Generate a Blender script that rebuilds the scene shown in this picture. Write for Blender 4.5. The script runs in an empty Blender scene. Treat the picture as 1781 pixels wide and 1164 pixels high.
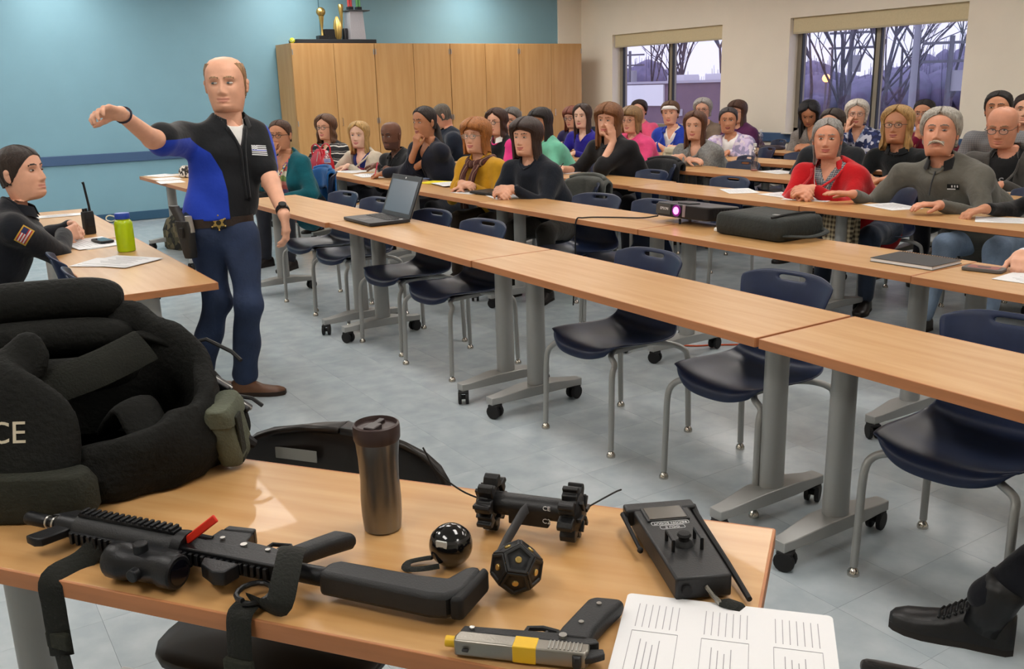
import bpy, bmesh, math, random
import numpy as np
from mathutils import Vector, Matrix
from mathutils.bvhtree import BVHTree
SC = bpy.context.scene
COL = SC.collection
rng = random.Random(7)
R = math.radians

# ---------------------------------------------------------------- camera, sky, exposure
cd = bpy.data.cameras.new('camera'); cam = bpy.data.objects.new('camera', cd); COL.objects.link(cam)
SC.camera = cam
cd.sensor_width = 36.0; cd.lens = 1598.7/1781*36; cd.clip_start = 0.05; cd.clip_end = 600
_y, _p, _r = R(32.7), R(15.1), R(1.566)
fw = Vector((math.sin(_y)*math.cos(_p), math.cos(_y)*math.cos(_p), -math.sin(_p)))
rt = Vector((math.cos(_y), -math.sin(_y), 0)); up = rt.cross(fw)
rt2 = rt*math.cos(_r)-up*math.sin(_r); up2 = up*math.cos(_r)+rt*math.sin(_r)
mw = Matrix((rt2, up2, -fw)).transposed().to_4x4(); mw.translation = (0, 0, 1.52)
cam.matrix_world = mw
w = bpy.data.worlds.new('overcast_sky'); SC.world = w; w.use_nodes = True
bg = w.node_tree.nodes['Background']; bg.inputs[0].default_value = (0.86, 0.85, 1.0, 1); bg.inputs[1].default_value = 1.4
SC.view_settings.view_transform = 'Standard'; SC.view_settings.look = 'None'
SC.view_settings.exposure = 0.0; SC.view_settings.gamma = 1.0; SC.view_settings.use_curve_mapping = False
LAMP = 14.2           # ceiling troffer emission strength

# ---------------------------------------------------------------- materials
def lin(h):
    if not isinstance(h, str): return tuple(h[:3])
    c = [int(h[i:i+2], 16)/255 for i in (0, 2, 4)]
    return tuple(v/12.92 if v <= .04045 else ((v+.055)/1.055)**2.4 for v in c)
MATS = {}
def mat(name, col, rough=.55, metal=0, var=0, vs=12, bump=0, bs=150, stretch=(1, 1, 1), spec=.5, sheen=0, coat=0, emit=None, es=0, vcol=None, detail=4, trans=0, rand=False, ior=1.45):
    if name in MATS: return MATS[name]
    m = bpy.data.materials.new(name); MATS[name] = m; m.use_nodes = True
    nt = m.node_tree; b = nt.nodes['Principled BSDF']; L = nt.links.new
    c = lin(col); m.diffuse_color = (*c, 1)
    b.inputs['Base Color'].default_value = (*c, 1); b.inputs['Roughness'].default_value = rough
    b.inputs['Metallic'].default_value = metal; b.inputs['Specular IOR Level'].default_value = spec
    b.inputs['Sheen Weight'].default_value = sheen; b.inputs['Coat Weight'].default_value = coat
    b.inputs['Transmission Weight'].default_value = trans; b.inputs['IOR'].default_value = ior
    if emit: b.inputs['Emission Color'].default_value = (*lin(emit), 1); b.inputs['Emission Strength'].default_value = es
    if var or bump:
        tc = nt.nodes.new('ShaderNodeTexCoord'); mp = nt.nodes.new('ShaderNodeMapping'); mp.inputs['Scale'].default_value = stretch
        L(tc.outputs['Object'], mp.inputs[0])
        if rand:
            oi = nt.nodes.new('ShaderNodeObjectInfo'); mu = nt.nodes.new('ShaderNodeMath'); mu.operation = 'MULTIPLY'; mu.inputs[1].default_value = 37
            L(oi.outputs['Random'], mu.inputs[0]); L(mu.outputs[0], mp.inputs['Location'])
    if var:
        n = nt.nodes.new('ShaderNodeTexNoise'); n.inputs['Scale'].default_value = vs; n.inputs['Detail'].default_value = detail
        L(mp.outputs[0], n.inputs['Vector'])
        r = nt.nodes.new('ShaderNodeValToRGB'); r.color_ramp.elements[0].position = .32; r.color_ramp.elements[1].position = .68
        c2 = lin(vcol) if vcol else tuple(v*(1-var) for v in c)
        r.color_ramp.elements[0].color = (*c2, 1)
        r.color_ramp.elements[1].color = (*(c if vcol else tuple(min(1, v*(1+var*.6)) for v in c)), 1)
        L(n.outputs['Fac'], r.inputs[0]); L(r.outputs[0], b.inputs['Base Color'])
    if bump:
        n = nt.nodes.new('ShaderNodeTexNoise'); n.inputs['Scale'].default_value = bs; n.inputs['Detail'].default_value = 3
        L(mp.outputs[0], n.inputs['Vector'])
        bu = nt.nodes.new('ShaderNodeBump'); bu.inputs['Strength'].default_value = bump; bu.inputs['Distance'].default_value = .01
        L(n.outputs['Fac'], bu.inputs['Height']); L(bu.outputs[0], b.inputs['Normal'])
    return m
def stripes(name, cols, axis=2, freq=30, rough=.8, distort=0, ramp=None, axis2=None, f2=0, noise=0):
    """horizontal / vertical stripes, plaid (axis2), woven cloth colour"""
    if name in MATS: return MATS[name]
    m = mat(name, cols[0], rough); nt = m.node_tree; b = nt.nodes['Principled BSDF']; L = nt.links.new
    tc = nt.nodes.new('ShaderNodeTexCoord'); sp = nt.nodes.new('ShaderNodeSeparateXYZ'); L(tc.outputs['Object'], sp.inputs[0])
    def ch(ax, fr):
        mu = nt.nodes.new('ShaderNodeMath'); mu.operation = 'MULTIPLY'; mu.inputs[1].default_value = fr; L(sp.outputs[ax], mu.inputs[0])
        if distort:
            no = nt.nodes.new('ShaderNodeTexNoise'); no.inputs['Scale'].default_value = 9; L(tc.outputs['Object'], no.inputs['Vector'])
            m2 = nt.nodes.new('ShaderNodeMath'); m2.operation = 'MULTIPLY_ADD'; m2.inputs[1].default_value = distort; L(no.outputs['Fac'], m2.inputs[0]); L(mu.outputs[0], m2.inputs[2]); mu = m2
        fr_ = nt.nodes.new('ShaderNodeMath'); fr_.operation = 'FRACT'; L(mu.outputs[0], fr_.inputs[0])
        r = nt.nodes.new('ShaderNodeValToRGB'); r.color_ramp.interpolation = 'CONSTANT'; e = r.color_ramp.elements
        ps = ramp or [i/len(cols) for i in range(len(cols))]
        e[0].position = 0; e[0].color = (*lin(cols[0]), 1); e[1].position = ps[1]; e[1].color = (*lin(cols[1 % len(cols)]), 1)
        for i in range(2, len(cols)): x = e.new(ps[i]); x.color = (*lin(cols[i]), 1)
        L(fr_.outputs[0], r.inputs[0]); return r.outputs[0]
    o = ch(axis, freq)
    if axis2 is not None:
        o2 = ch(axis2, f2); mx = nt.nodes.new('ShaderNodeMix'); mx.data_type = 'RGBA'; mx.inputs[0].default_value = .5
        L(o, mx.inputs[6]); L(o2, mx.inputs[7]); o = mx.outputs[2]
    L(o, b.inputs['Base Color']); return m
def blotch(name, cols, scale=40, rough=.8):
    """printed pattern: voronoi cells coloured from a list"""
    if name in MATS: return MATS[name]
    m = mat(name, cols[0], rough); nt = m.node_tree; b = nt.nodes['Principled BSDF']; L = nt.links.new
    tc = nt.nodes.new('ShaderNodeTexCoord'); v = nt.nodes.new('ShaderNodeTexVoronoi'); v.inputs['Scale'].default_value = scale
    L(tc.outputs['Object'], v.inputs['Vector']); r = nt.nodes.new('ShaderNodeValToRGB'); r.color_ramp.interpolation = 'CONSTANT'; e = r.color_ramp.elements
    e[0].color = (*lin(cols[0]), 1); e[1].position = 1/len(cols); e[1].color = (*lin(cols[1]), 1)
    for i in range(2, len(cols)): x = e.new(i/len(cols)); x.color = (*lin(cols[i]), 1)
    L(v.outputs['Color'], r.inputs[0]); L(r.outputs[0], b.inputs['Base Color']); return m
def cloth(h, name=None, rough=.85, bump=.35): return mat(name or 'cloth_'+h, h, rough, var=.22, vs=7, bump=bump, bs=26, sheen=.15, spec=.2)

# ---------------------------------------------------------------- mesh helpers
def mk(name, V, F, mats, parent=None, smooth=True, mi=None, sharp=40, bevel=0, loc=None):
    me = bpy.data.meshes.new(name)
    V = V.tolist() if hasattr(V, 'tolist') else V; F = F.tolist() if hasattr(F, 'tolist') else F
    me.from_pydata(V, [], F)
    if not isinstance(mats, (list, tuple)): mats = [mats]
    for m in mats: me.materials.append(m)
    if mi is not None: me.polygons.foreach_set('material_index', np.asarray(mi, dtype=np.int32))
    if smooth:
        me.polygons.foreach_set('use_smooth', np.ones(len(F), dtype=bool))
        if sharp < 180: me.set_sharp_from_angle(angle=R(sharp))
    me.update()
    o = bpy.data.objects.new(name, me); COL.objects.link(o)
    if parent: o.parent = parent
    if loc: o.location = loc
    if bevel:
        bv = o.modifiers.new('bevel', 'BEVEL'); bv.width = bevel; bv.segments = 2; bv.limit_method = 'ANGLE'; bv.angle_limit = R(50)
    return o
def tag(o, label=None, cat=None, group=None, kind=None):
    if label: o['label'] = label
    if cat: o['category'] = cat
    if group: o['group'] = group
    if kind: o['kind'] = kind
    return o
def thing(name, label, cat, loc=(0, 0, 0), rz=0, group=None):
    o = bpy.data.objects.new(name, None); o.empty_display_size = .1; COL.objects.link(o)
    o.location = loc; o.rotation_euler = (0, 0, R(rz)); return tag(o, label, cat, group)
KIDS = {}
def dup(root, loc, rz=0, label=None, cat=None, group=None):
    """copy of a thing with copies of its parts and sub-parts (shared mesh data)"""
    r = root.copy(); COL.objects.link(r); r.location = loc; r.rotation_euler = (0, 0, R(rz))
    if root.name not in KIDS: KIDS[root.name] = [(c, list(c.children)) for c in root.children]
    for ch, gs in KIDS[root.name]:
        c = ch.copy(); COL.objects.link(c); c.parent = r
        for g in gs: d = g.copy(); COL.objects.link(d); d.parent = c
    return tag(r, label, cat, group)
def V3(*a): return np.array(a, float)
def nrm(v): v = np.asarray(v, float); return v/(np.linalg.norm(v)+1e-12)
class B:
    """collects shapes for ONE mesh"""
    def __init__(s): s.V = []; s.F = []; s.M = []
    def add(s, V, F, mi=0, X=None):
        n = len(s.V)
        for v in V:
            v = Vector(v); s.V.append(tuple(X @ v) if X is not None else tuple(v))
        for f in F: s.F.append(tuple(i+n for i in f)); s.M.append(mi)
        return s
    def box(s, c, d, mi=0, rz=0, X=None, taper=1):
        x, y, z = [v/2 for v in d]; t = taper
        P = [(-x, -y, -z), (x, -y, -z), (x, y, -z), (-x, y, -z), (-x*t, -y*t, z), (x*t, -y*t, z), (x*t, y*t, z), (-x*t, y*t, z)]
        m = Matrix.Translation(c) @ Matrix.Rotation(R(rz), 4, 'Z')
        if X is not None: m = X @ m
        return s.add(P, [(3, 2, 1, 0), (4, 5, 6, 7), (0, 1, 5, 4), (1, 2, 6, 5), (2, 3, 7, 6), (3, 0, 4, 7)], mi, m)
    def rings(s, rs, mi=0, X=None, cap=True, closed=True):
        n = len(rs[0]); V = [p for r in rs for p in r]; F = []
        for i in range(len(rs)-1):
            for j in range(n if closed else n-1):
                k = (j+1) % n; F.append((i*n+j, i*n+k, (i+1)*n+k, (i+1)*n+j))
        if cap: F.append(tuple(range(n-1, -1, -1))); F.append(tuple((len(rs)-1)*n+j for j in range(n)))
        return s.add(V, F, mi, X)
    def cyl(s, p, q, r0, r1=None, n=14, mi=0, X=None, sq=1):
        return s.tube([p, q], [r0, r0 if r1 is None else r1], n, mi, X, sq=sq)
    def tube(s, pts, r, n=8, mi=0, X=None, cap=True, sq=1, upv=None):
        pts = [np.asarray(p, float) for p in pts]
        if not hasattr(r, '__len__'): r = [r]*len(pts)
        T = [nrm(pts[min(i+1, len(pts)-1)]-pts[max(i-1, 0)]) for i in range(len(pts))]
        a = np.asarray(upv if upv is not None else ((0, 0, 1) if abs(T[0][2]) < .9 else (1, 0, 0)), float)
        rs = []; u = nrm(np.cross(T[0], a))
        for p, t, rr in zip(pts, T, r):
            u = nrm(u-t*np.dot(u, t)); v = np.cross(t, u)
            rs.append([tuple(p+(u*math.cos(k*2*math.pi/n)+v*sq*math.sin(k*2*math.pi/n))*rr) for k in range(n)])
        return s.rings(rs, mi, X, cap)
    def lathe(s, prof, n=24, c=(0, 0, 0), mi=0, X=None, cap=True):
        return s.rings([[(c[0]+r*math.cos(k*2*math.pi/n), c[1]+r*math.sin(k*2*math.pi/n), c[2]+z) for k in range(n)] for r, z in prof], mi, X, cap)
    def prism(s, out, z0, z1, mi=0, X=None):
        return s.rings([[(x, y, z0) for x, y in out], [(x, y, z1) for x, y in out]], mi, X)
    def sph(s, c, r, n=12, m=8, mi=0, X=None):
        if not hasattr(r, '__len__'): r = (r, r, r)
        rs = []
        for i in range(m+1):
            a = math.pi*(i/m-.5); a = max(-1.5, min(1.5, a))
            rs.append([(c[0]+r[0]*math.cos(a)*math.cos(k*2*math.pi/n), c[1]+r[1]*math.cos(a)*math.sin(k*2*math.pi/n), c[2]+r[2]*math.sin(a)/math.sin(1.5)) for k in range(n)])
        return s.rings(rs, mi, X)
    def build(s, name, mats, parent=None, smooth=True, bevel=0, sharp=40, loc=None):
        return mk(name, s.V, s.F, mats, parent, smooth, s.M, sharp, bevel, loc)
def rrect(w, h, r, n=4):
    o = []
    for cx, cy, a0 in ((w/2-r, h/2-r, 0), (-w/2+r, h/2-r, 90), (-w/2+r, -h/2+r, 180), (w/2-r, -h/2+r, 270)):
        for i in range(n+1): a = R(a0+90*i/n); o.append((cx+r*math.cos(a), cy+r*math.sin(a)))
    return o
def frame(c, x, z):
    """4x4 matrix: origin c, local x along x, local z near z"""
    x = nrm(x); y = nrm(np.cross(z, x)); z = np.cross(x, y)
    m = Matrix.Identity(4)
    for i in range(3): m[i][0] = x[i]; m[i][1] = y[i]; m[i][2] = z[i]; m[i][3] = c[i]
    return m
def text(name, body, size, m, X, parent=None, ext=.0006, align='CENTER'):
    cu = bpy.data.curves.new(name, 'FONT'); cu.body = body; cu.size = size; cu.extrude = ext; cu.align_x = align; cu.align_y = 'CENTER'; cu.resolution_u = 2
    t = bpy.data.objects.new(name, cu); me = bpy.data.meshes.new_from_object(t); bpy.data.objects.remove(t)
    me.transform(X); me.materials.clear(); me.materials.append(m)
    o = bpy.data.objects.new(name, me); COL.objects.link(o)
    if parent: o.parent = parent
    return o
def spline(pts, n=6):
    pts = [np.asarray(p, float) for p in pts]; out = []
    P = [2*pts[0]-pts[1]]+pts+[2*pts[-1]-pts[-2]]
    for i in range(1, len(P)-2):
        for k in range(n):
            t = k/n; a, b, c, d = P[i-1:i+3]
            out.append(.5*((2*b)+(c-a)*t+(2*a-5*b+4*c-d)*t*t+(3*b-a-3*c+d)*t**3))
    return out+[pts[-1]]

# ---------------------------------------------------------------- shared materials
wood_top = mat('table_laminate', 'C49A67', .38, var=.16, vs=3.2, stretch=(9, .7, 9), vcol='B88952', rand=True, coat=.12, spec=.5)
wood_edge = mat('table_edge_band', 'B0744A', .45, var=.12, vs=4, stretch=(4, .7, 14))
cab_wood = mat('cabinet_maple', 'C79C66', .42, var=.13, vs=2.6, stretch=(7, 7, .5), vcol='BA8C55', rand=True)
grey_metal = mat('grey_powder_coat', '9C9D9B', .4, metal=.25)
chrome = mat('chrome', 'C8C4BC', .2, metal=1)
black_pl = mat('black_plastic', '15161A', .42)
black_rb = mat('black_rubber', '0E0E10', .7)
black_mt = mat('black_anodised_metal', '17181A', .38, metal=.3, bump=.1, bs=300)
navy_pl = mat('navy_chair_plastic', '1C2742', .36, var=.1, vs=30, spec=.35)
paper_m = mat('white_paper', 'DDDDDE', .8)
white_m = mat('white_plastic', 'E8E8E6', .4)
ink = mat('printed_ink', '3A3A3C', .8)
steel = mat('brushed_steel', 'A9A7A2', .32, metal=.9, bump=.05, bs=200)
gold = mat('gold_trophy', 'C2A562', .3, metal=.9)
# ---------------------------------------------------------------- the room
ROOMX0, ROOMX1, ROOMY0, ROOMY1, CEIL = -3.0, 9.45, -3.2, 12.44, 3.05
teal = mat('teal_wall_paint', '7AA3B3', .55, var=.03, vs=3, bump=.04, bs=220)
cream = mat('cream_wall_paint', 'E6DDCD', .6, var=.02, vs=3, bump=.04, bs=220)
rail_m = mat('blue_rail_vinyl', '3F5A7E', .5)
base_m = mat('blue_baseboard_vinyl', '2F5673', .5)
tile_m = mat('floor_tile_vinyl', 'B0B9BE', .2, var=.12, vs=9, vcol='9FAAB0', rand=True, bump=.025, bs=30, detail=8, spec=.5)
def struct(o): return tag(o, kind='structure')
# floor: slab with recessed joints under single vinyl tiles
fl = B().box(((ROOMX0+ROOMX1)/2, (ROOMY0+ROOMY1)/2, -.055), (ROOMX1-ROOMX0+.4, ROOMY1-ROOMY0+.4, .1)).build('floor', mat('floor_joint', '8E979B', .5), smooth=False); struct(fl)
T = .3048; hx = T/2-.00035
tb = B().prism([(-hx, -hx), (hx, -hx), (hx, hx), (-hx, hx)], -.005, 0).build('floor_tile', tile_m, fl, smooth=False)
spots = []
for i in range(-10, 31):
    for j in range(-11, 41):
        x, y = 2.1+(i-.5)*T-1.83, (j-.5)*T
        if ROOMX0-.1 < x < ROOMX1 and ROOMY0-.1 < y < ROOMY1:
            dx, dy = x*math.cos(_y)-y*math.sin(_y), x*math.sin(_y)+y*math.cos(_y)
            vis = dy > .9 and abs(dx) < dy*.62+.1
            spots.append((not vis, x*x+y*y, x, y))
spots.sort(); rest = []
for k, (nv, d, x, y) in enumerate(spots):
    if k < 290:
        o = tb if k == 0 else tb.copy()
        if k: COL.objects.link(o); o.parent = fl
        o.location = (x, y, 0); o.rotation_euler = (0, 0, R(90)*((int(x/T+50)+int(y/T+50)) % 2))
    else: rest.append((x, y))
rb = B()
for x, y in rest: rb.add([(x-hx, y-hx, 0), (x+hx, y-hx, 0), (x+hx, y+hx, 0), (x-hx, y+hx, 0)], [(0, 1, 2, 3)])
tag(rb.build('floor_tile_field', mat('floor_tile_field_vinyl', 'B0B9BE', .2, var=.12, vs=9, vcol='9FAAB0', bump=.025, bs=30, detail=8), fl, smooth=False), 'pale blue grey vinyl tiles of the rear floor', kind='stuff')
# walls
wb = struct(B().box(((ROOMX0+9.0)/2, ROOMY1+.1, CEIL/2), (9.0-ROOMX0, .2, CEIL)).build('wall_back', teal, smooth=False))
struct(B().box((9.3, ROOMY1+.08, CEIL/2), (.6, .22, CEIL)).build('wall_corner', cream, smooth=False))
struct(B().box(((ROOMX0+4.36)/2, ROOMY1-.012, .795), (4.36-ROOMX0, .024, .115)).build('trim_1', rail_m, bevel=.006))
struct(B().box(((ROOMX0+4.36)/2, ROOMY1-.006, .055), (4.36-ROOMX0, .012, .11)).build('baseboard_back', base_m, bevel=.003))
struct(B().box((5.02, ROOMY1-.0015, 2.5), (.012, .003, 1.1)).build('trim_2', mat('wall_joint', '3D6470', .7), smooth=False))
WX = ROOMX1
W1, W2 = (9.3, 11.62), (5.82, 8.15)     # window openings along Y
zs, zh = .86, 2.245
def wallseg(y0, y1, z0, z1, b): b.box((WX+.14, (y0+y1)/2, (z0+z1)/2), (.28, y1-y0, z1-z0))
b = B(); wallseg(ROOMY0, W2[0], 0, CEIL, b); wallseg(W2[1], W1[0], 0, CEIL, b); wallseg(W1[1], ROOMY1+.2, 0, CEIL, b)
for a, c in (W1, W2): wallseg(a, c, 0, zs, b); wallseg(a, c, zh, CEIL, b)
struct(b.build('wall_right', cream, smooth=False))
struct(B().box((WX-.012, (ROOMY0+ROOMY1)/2, .80), (.024, ROOMY1-ROOMY0, .115)).build('trim_3', rail_m, bevel=.006))
struct(B().box((WX-.006, (ROOMY0+ROOMY1)/2, .055), (.012, ROOMY1-ROOMY0, .11)).build('baseboard_right', base_m, bevel=.003))
struct(B().box((ROOMX0-.1, (ROOMY0+ROOMY1)/2, CEIL/2), (.2, ROOMY1-ROOMY0+.4, CEIL)).build('wall_left', cream, smooth=False))
struct(B().box(((ROOMX0+ROOMX1)/2, ROOMY0-.1, CEIL/2), (ROOMX1-ROOMX0+.4, .2, CEIL)).build('wall_front', cream, smooth=False))
ceil_m = mat('ceiling_tile', 'DAD8D2', .9, var=.05, vs=40)
ce = struct(B().box(((ROOMX0+ROOMX1)/2, (ROOMY0+ROOMY1)/2, CEIL+.05), (ROOMX1-ROOMX0+.4, ROOMY1-ROOMY0+.4, .1)).build('ceiling', ceil_m, smooth=False))
# windows: aluminium frames, panes, roller shades
alu = mat('bronze_aluminium', '8F8778', .45, metal=.3)
alu_d = mat('dark_gasket', '26282E', .5)
glass = bpy.data.materials.new('window_glass'); glass.use_nodes = True; nt = glass.node_tree; nt.nodes.clear()
ou = nt.nodes.new('ShaderNodeOutputMaterial'); mx = nt.nodes.new('ShaderNodeMixShader'); tr = nt.nodes.new('ShaderNodeBsdfTransparent'); gl = nt.nodes.new('ShaderNodeBsdfGlossy')
tr.inputs[0].default_value = (.93, .93, 1, 1); gl.inputs['Roughness'].default_value = .02; mx.inputs[0].default_value = .05
nt.links.new(tr.outputs[0], mx.inputs[1]); nt.links.new(gl.outputs[0], mx.inputs[2]); nt.links.new(mx.outputs[0], ou.inputs[0])
shade_m = mat('roller_shade_fabric', 'CDBF9B', .7, var=.04, vs=60)
for wi, (a, c) in enumerate((W1, W2)):
    x = WX+.2
    wn = thing('window_%d' % (wi+1), None, None, (x, (a+c)/2, zs)); wn['kind'] = 'structure'; W = c-a; H = zh-zs
    f = B()
    for y, wd in ((-W/2+.035, .07), (0, .06), (W/2-.035, .07)): f.box((0, y, H/2), (.09, wd, H))
    for z in (.03, H-.03): f.box((0, 0, z), (.09, W, .06))
    f.build('window_frame', alu, wn, smooth=False, bevel=.004)
    g = B()
    for y in (-W/2+.079, -.038, .038, W/2-.079): g.box((-.03, y, H/2), (.04, .016, H-.1))
    g.build('gasket', alu_d, wn, smooth=False)
    for s in (-1, 1): B().box((0, s*(W/4), H/2), (.008, W/2-.1, H-.1)).build('pane', glass, wn, smooth=False)
    B().box((-.12, 0, -.005), (.32, W-.005, .012)).build('sill', mat('window_sill', 'D6D0C4', .5), wn, smooth=False)
    sh = B().box((-.15, 0, H-.085), (.012, W-.03, .17)).build('shade', shade_m, wn, smooth=False)
    B().box((-.15, 0, H-.18), (.022, W-.03, .022)).build('hem_bar', mat('shade_hem', 'B4A98E', .5), sh, smooth=False, bevel=.004)
    B().cyl((-.12, -W/2+.03, H-.04), (-.12, W/2-.03, H-.04), .03, n=16).build('roller', shade_m, wn)
# ceiling lights (2x4 ft troffers), not in view but they light the room
lamp_m = mat('troffer_diffuser', 'FFFFFF', .6, emit='FFF9F2', es=LAMP)
tr_f = mat('troffer_frame', 'E0E0DE', .5)
first = None
for i, x in enumerate((-.9, 1.7, 4.5, 7.3)):
    for j, y in enumerate((-1.6, 1.1, 3.9, 6.7, 9.4, 11.5)):
        if j == 0 and i != 1: continue
        lb = 'white rectangular ceiling light panel overhead, out of the frame'
        if first is None:
            first = thing('ceiling_light', lb, 'light', (x, y, CEIL), 0, 'ceiling light panels')
            f = B()
            for s in (-1, 1): f.box((s*.315, 0, -.012), (.03, 1.25, .024)); f.box((0, s*.61, -.012), (.6, .03, .024))
            f.build('frame', tr_f, first, smooth=False)
            B().box((0, 0, -.008), (.6, 1.19, .008)).build('diffuser', lamp_m, first, smooth=False)
        else: dup(first, (x, y, CEIL), 0, lb)
# tall storage cabinets
CX0, CXW, CY = 4.36, 1.165, 11.84
ord_ = ('leftmost', 'second', 'third', 'rightmost')
for i in range(4):
    c = thing('storage_cabinet', 'tall maple storage cabinet with two doors, %s of the four along the teal wall' % ord_[i], 'cabinet', (CX0+CXW*(i+.5), CY, 0), 0, 'tall storage cabinets')
    B().box((0, .295, 1.065), (CXW-.004, .55, 2.13)).build('body', cab_wood, c, smooth=False)
    for s in (-1, 1):
        d = B().box((0, 0, 0), (CXW/2-.008, .022, 2.01)).build('door', cab_wood, c, smooth=False, bevel=.002, loc=(s*(CXW/4-.001), .008, 1.12))
        hd = B(); hd.tube([(0, 0, .05), (0, -.03, .05), (0, -.03, -.05), (0, 0, -.05)], .005, 6)
        hd.build('handle', chrome, d, loc=(-s*(CXW/4-.05), -.011, 0)); 
        for z in (.90, -.9, -.0): B().cyl((0, 0, -.035), (0, 0, .035), .008, n=8).build('hinge', steel, d, loc=(s*(CXW/4-.014), -.016, z))
# lectern / wooden side cabinet cut by the left edge of the frame
lc = thing('lectern', 'orange wood lectern cut off at the left edge behind the officer', 'lectern', (-.22, 7.6, 0), 0)
lw = mat('lectern_wood', 'B0703A', .45, var=.15, vs=3, stretch=(8, 8, .6))
B().box((0, 0, .42), (.62, .5, .84)).build('base', lw, lc, smooth=False, bevel=.004)
B().box((0, 0, .955), (.60, .48, .03)).build('gap_strip', black_pl, lc, smooth=False)
B().box((0, 0, .9), (.64, .52, .08)).build('middle_section', lw, lc, smooth=False, bevel=.004)
B().box((0, 0, 1.15), (.62, .5, .36), taper=.96).build('top', lw, lc, smooth=False, bevel=.004)

# ---------------------------------------------------------------- tables
def make_table(L=1.70, D=.46, label='', group='', base=True):
    t = thing('training_table', label, 'table', (0, 0, 0), 0, group)
    B().box((0, 0, .724), (D, L-.006, .030)).build('tabletop', wood_top, t, smooth=False, bevel=.0025)
    e = B()
    for s in (-1, 1): e.box((s*(D/2), 0, .7235), (.006, L-.004, .031)); e.box((0, s*(L/2-.003), .7235), (D, .006, .031))
    e.build('edge_band', wood_edge, t, smooth=False, bevel=.0015)
    B().box((0, 0, .69), (.05, L-.3, .04)).build('beam', black_mt, t, smooth=False)
    for s in (-1, 1):
        y = s*(L/2-.13)
        B().box((.03, y, .698), (.30, .07, .022)).build('bracket', black_mt, t, smooth=False, bevel=.004)
        B().tube([(.03, y, .69), (.03, y, .38), (.03, y, .11)], [.046, .047, .049], 20, sq=.80, upv=(0, 1, 0)).build('column', grey_metal, t)
        f = B()
        f.rings([[(x, y+ww*k[0], z+hh*k[1]) for k in ((-1, -1), (1, -1), (1, 1), (-1, 1))] for x, ww, z, hh in ((-.245, .026, .086, .018), (-.2, .03, .088, .017), (-.05, .046, .100, .024), (.11, .046, .100, .024), (.24, .03, .088, .017), (.285, .026, .086, .018))])
        for x in (-.225, .265): f.cyl((x, y, .055), (x, y, .1), .02, n=12)
        f.build('foot', grey_metal, t, bevel=.003)
        for x in (-.225, .265):
            a = rng.uniform(0, math.pi); ca = B()
            for k in (-1, 1): ca.cyl((-.018*math.sin(0)+0, k*.010, 0), (0, k*.026, 0), .034, n=16)
            ca.cyl((0, -.012, 0), (0, .012, 0), .012, n=8); ca.box((.0, 0, .028), (.05, .05, .012))
            c = ca.build('caster', black_rb, t, bevel=.003, loc=(x-.012*math.cos(a), y-.012*math.sin(a), .0345)); c.rotation_euler = (0, 0, a)
    return t
ROWX = {1: 2.14, 2: 3.33, 3: 4.70, 4: 5.89, 5: 6.95, 6: 8.06}
tproto = None
names = {1: 'front', 2: 'second', 3: 'third', 4: 'fourth', 5: 'fifth', 6: 'rearmost'}
nth = ('rightmost', 'second', 'third', 'fourth', 'fifth', 'sixth')
def table(row, k, y0, y1, dx=0, rz=0):
    global tproto
    lb = '%s training table from the right edge in the %s row' % (nth[k], names[row]) if k else 'rightmost training table in the %s row, cut by the frame' % names[row]
    loc = (ROWX[row]+.23+dx, (y0+y1)/2, 0); g = 'training tables of the six audience rows'
    if tproto is None: tproto = make_table(label=lb, group=g); tproto.location = loc; tproto.rotation_euler = (0, 0, R(rz)); return tproto
    o = dup(tproto, loc, rz, lb, None, g); o.scale = (1, (y1-y0)/1.70, 1); return o
for k, (a, c, dx, rz) in enumerate(((.20, 1.915, 0, 0), (1.92, 3.66, 0, 0), (3.665, 5.365, -.01, .3), (5.37, 7.07, -.05, .8), (8.27, 9.97, -.16, 1.2))): table(1, k, a, c, dx, rz)
for k, (a, c, dx, rz) in enumerate(((.48, 2.18, -.01, 0), (2.185, 3.865, 0, 0), (3.87, 5.58, 0, 0), (5.585, 7.285, .03, -.5), (7.3, 9.0, .08, -1.5), (9.01, 10.71, .14, -2))): table(2, k, a, c, dx, rz)
for k, (a, c, dx, rz) in enumerate(((.50, 2.2, 0, 0), (2.205, 3.905, 0, 0), (3.91, 5.58, 0, 0), (5.585, 7.285, .06, -1), (7.29, 8.99, .12, -1.5))): table(3, k, a, c, dx, rz)
for k, (a, c, dx, rz) in enumerate(((1.2, 2.9, .05, 0), (2.905, 4.6, 0, 0), (4.605, 6.3, 0, 0), (6.305, 8.0, .08, -2), (8.02, 9.72, .14, -2))): table(4, k, a, c, dx, rz)
for k, (a, c, dx, rz) in enumerate(((2.9, 4.6, 0, 0), (4.605, 6.3, 0, 0), (6.305, 8.0, 0, 0), (8.005, 9.7, 0, 0))): table(5, k, a, c, dx, rz)
for k, (a, c, dx, rz) in enumerate(((4.4, 6.1, 0, 0), (6.105, 7.8, 0, 0), (7.805, 9.5, 0, 0), (9.505, 11.2, 0, 0))): table(6, k, a, c, dx, rz)
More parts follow.
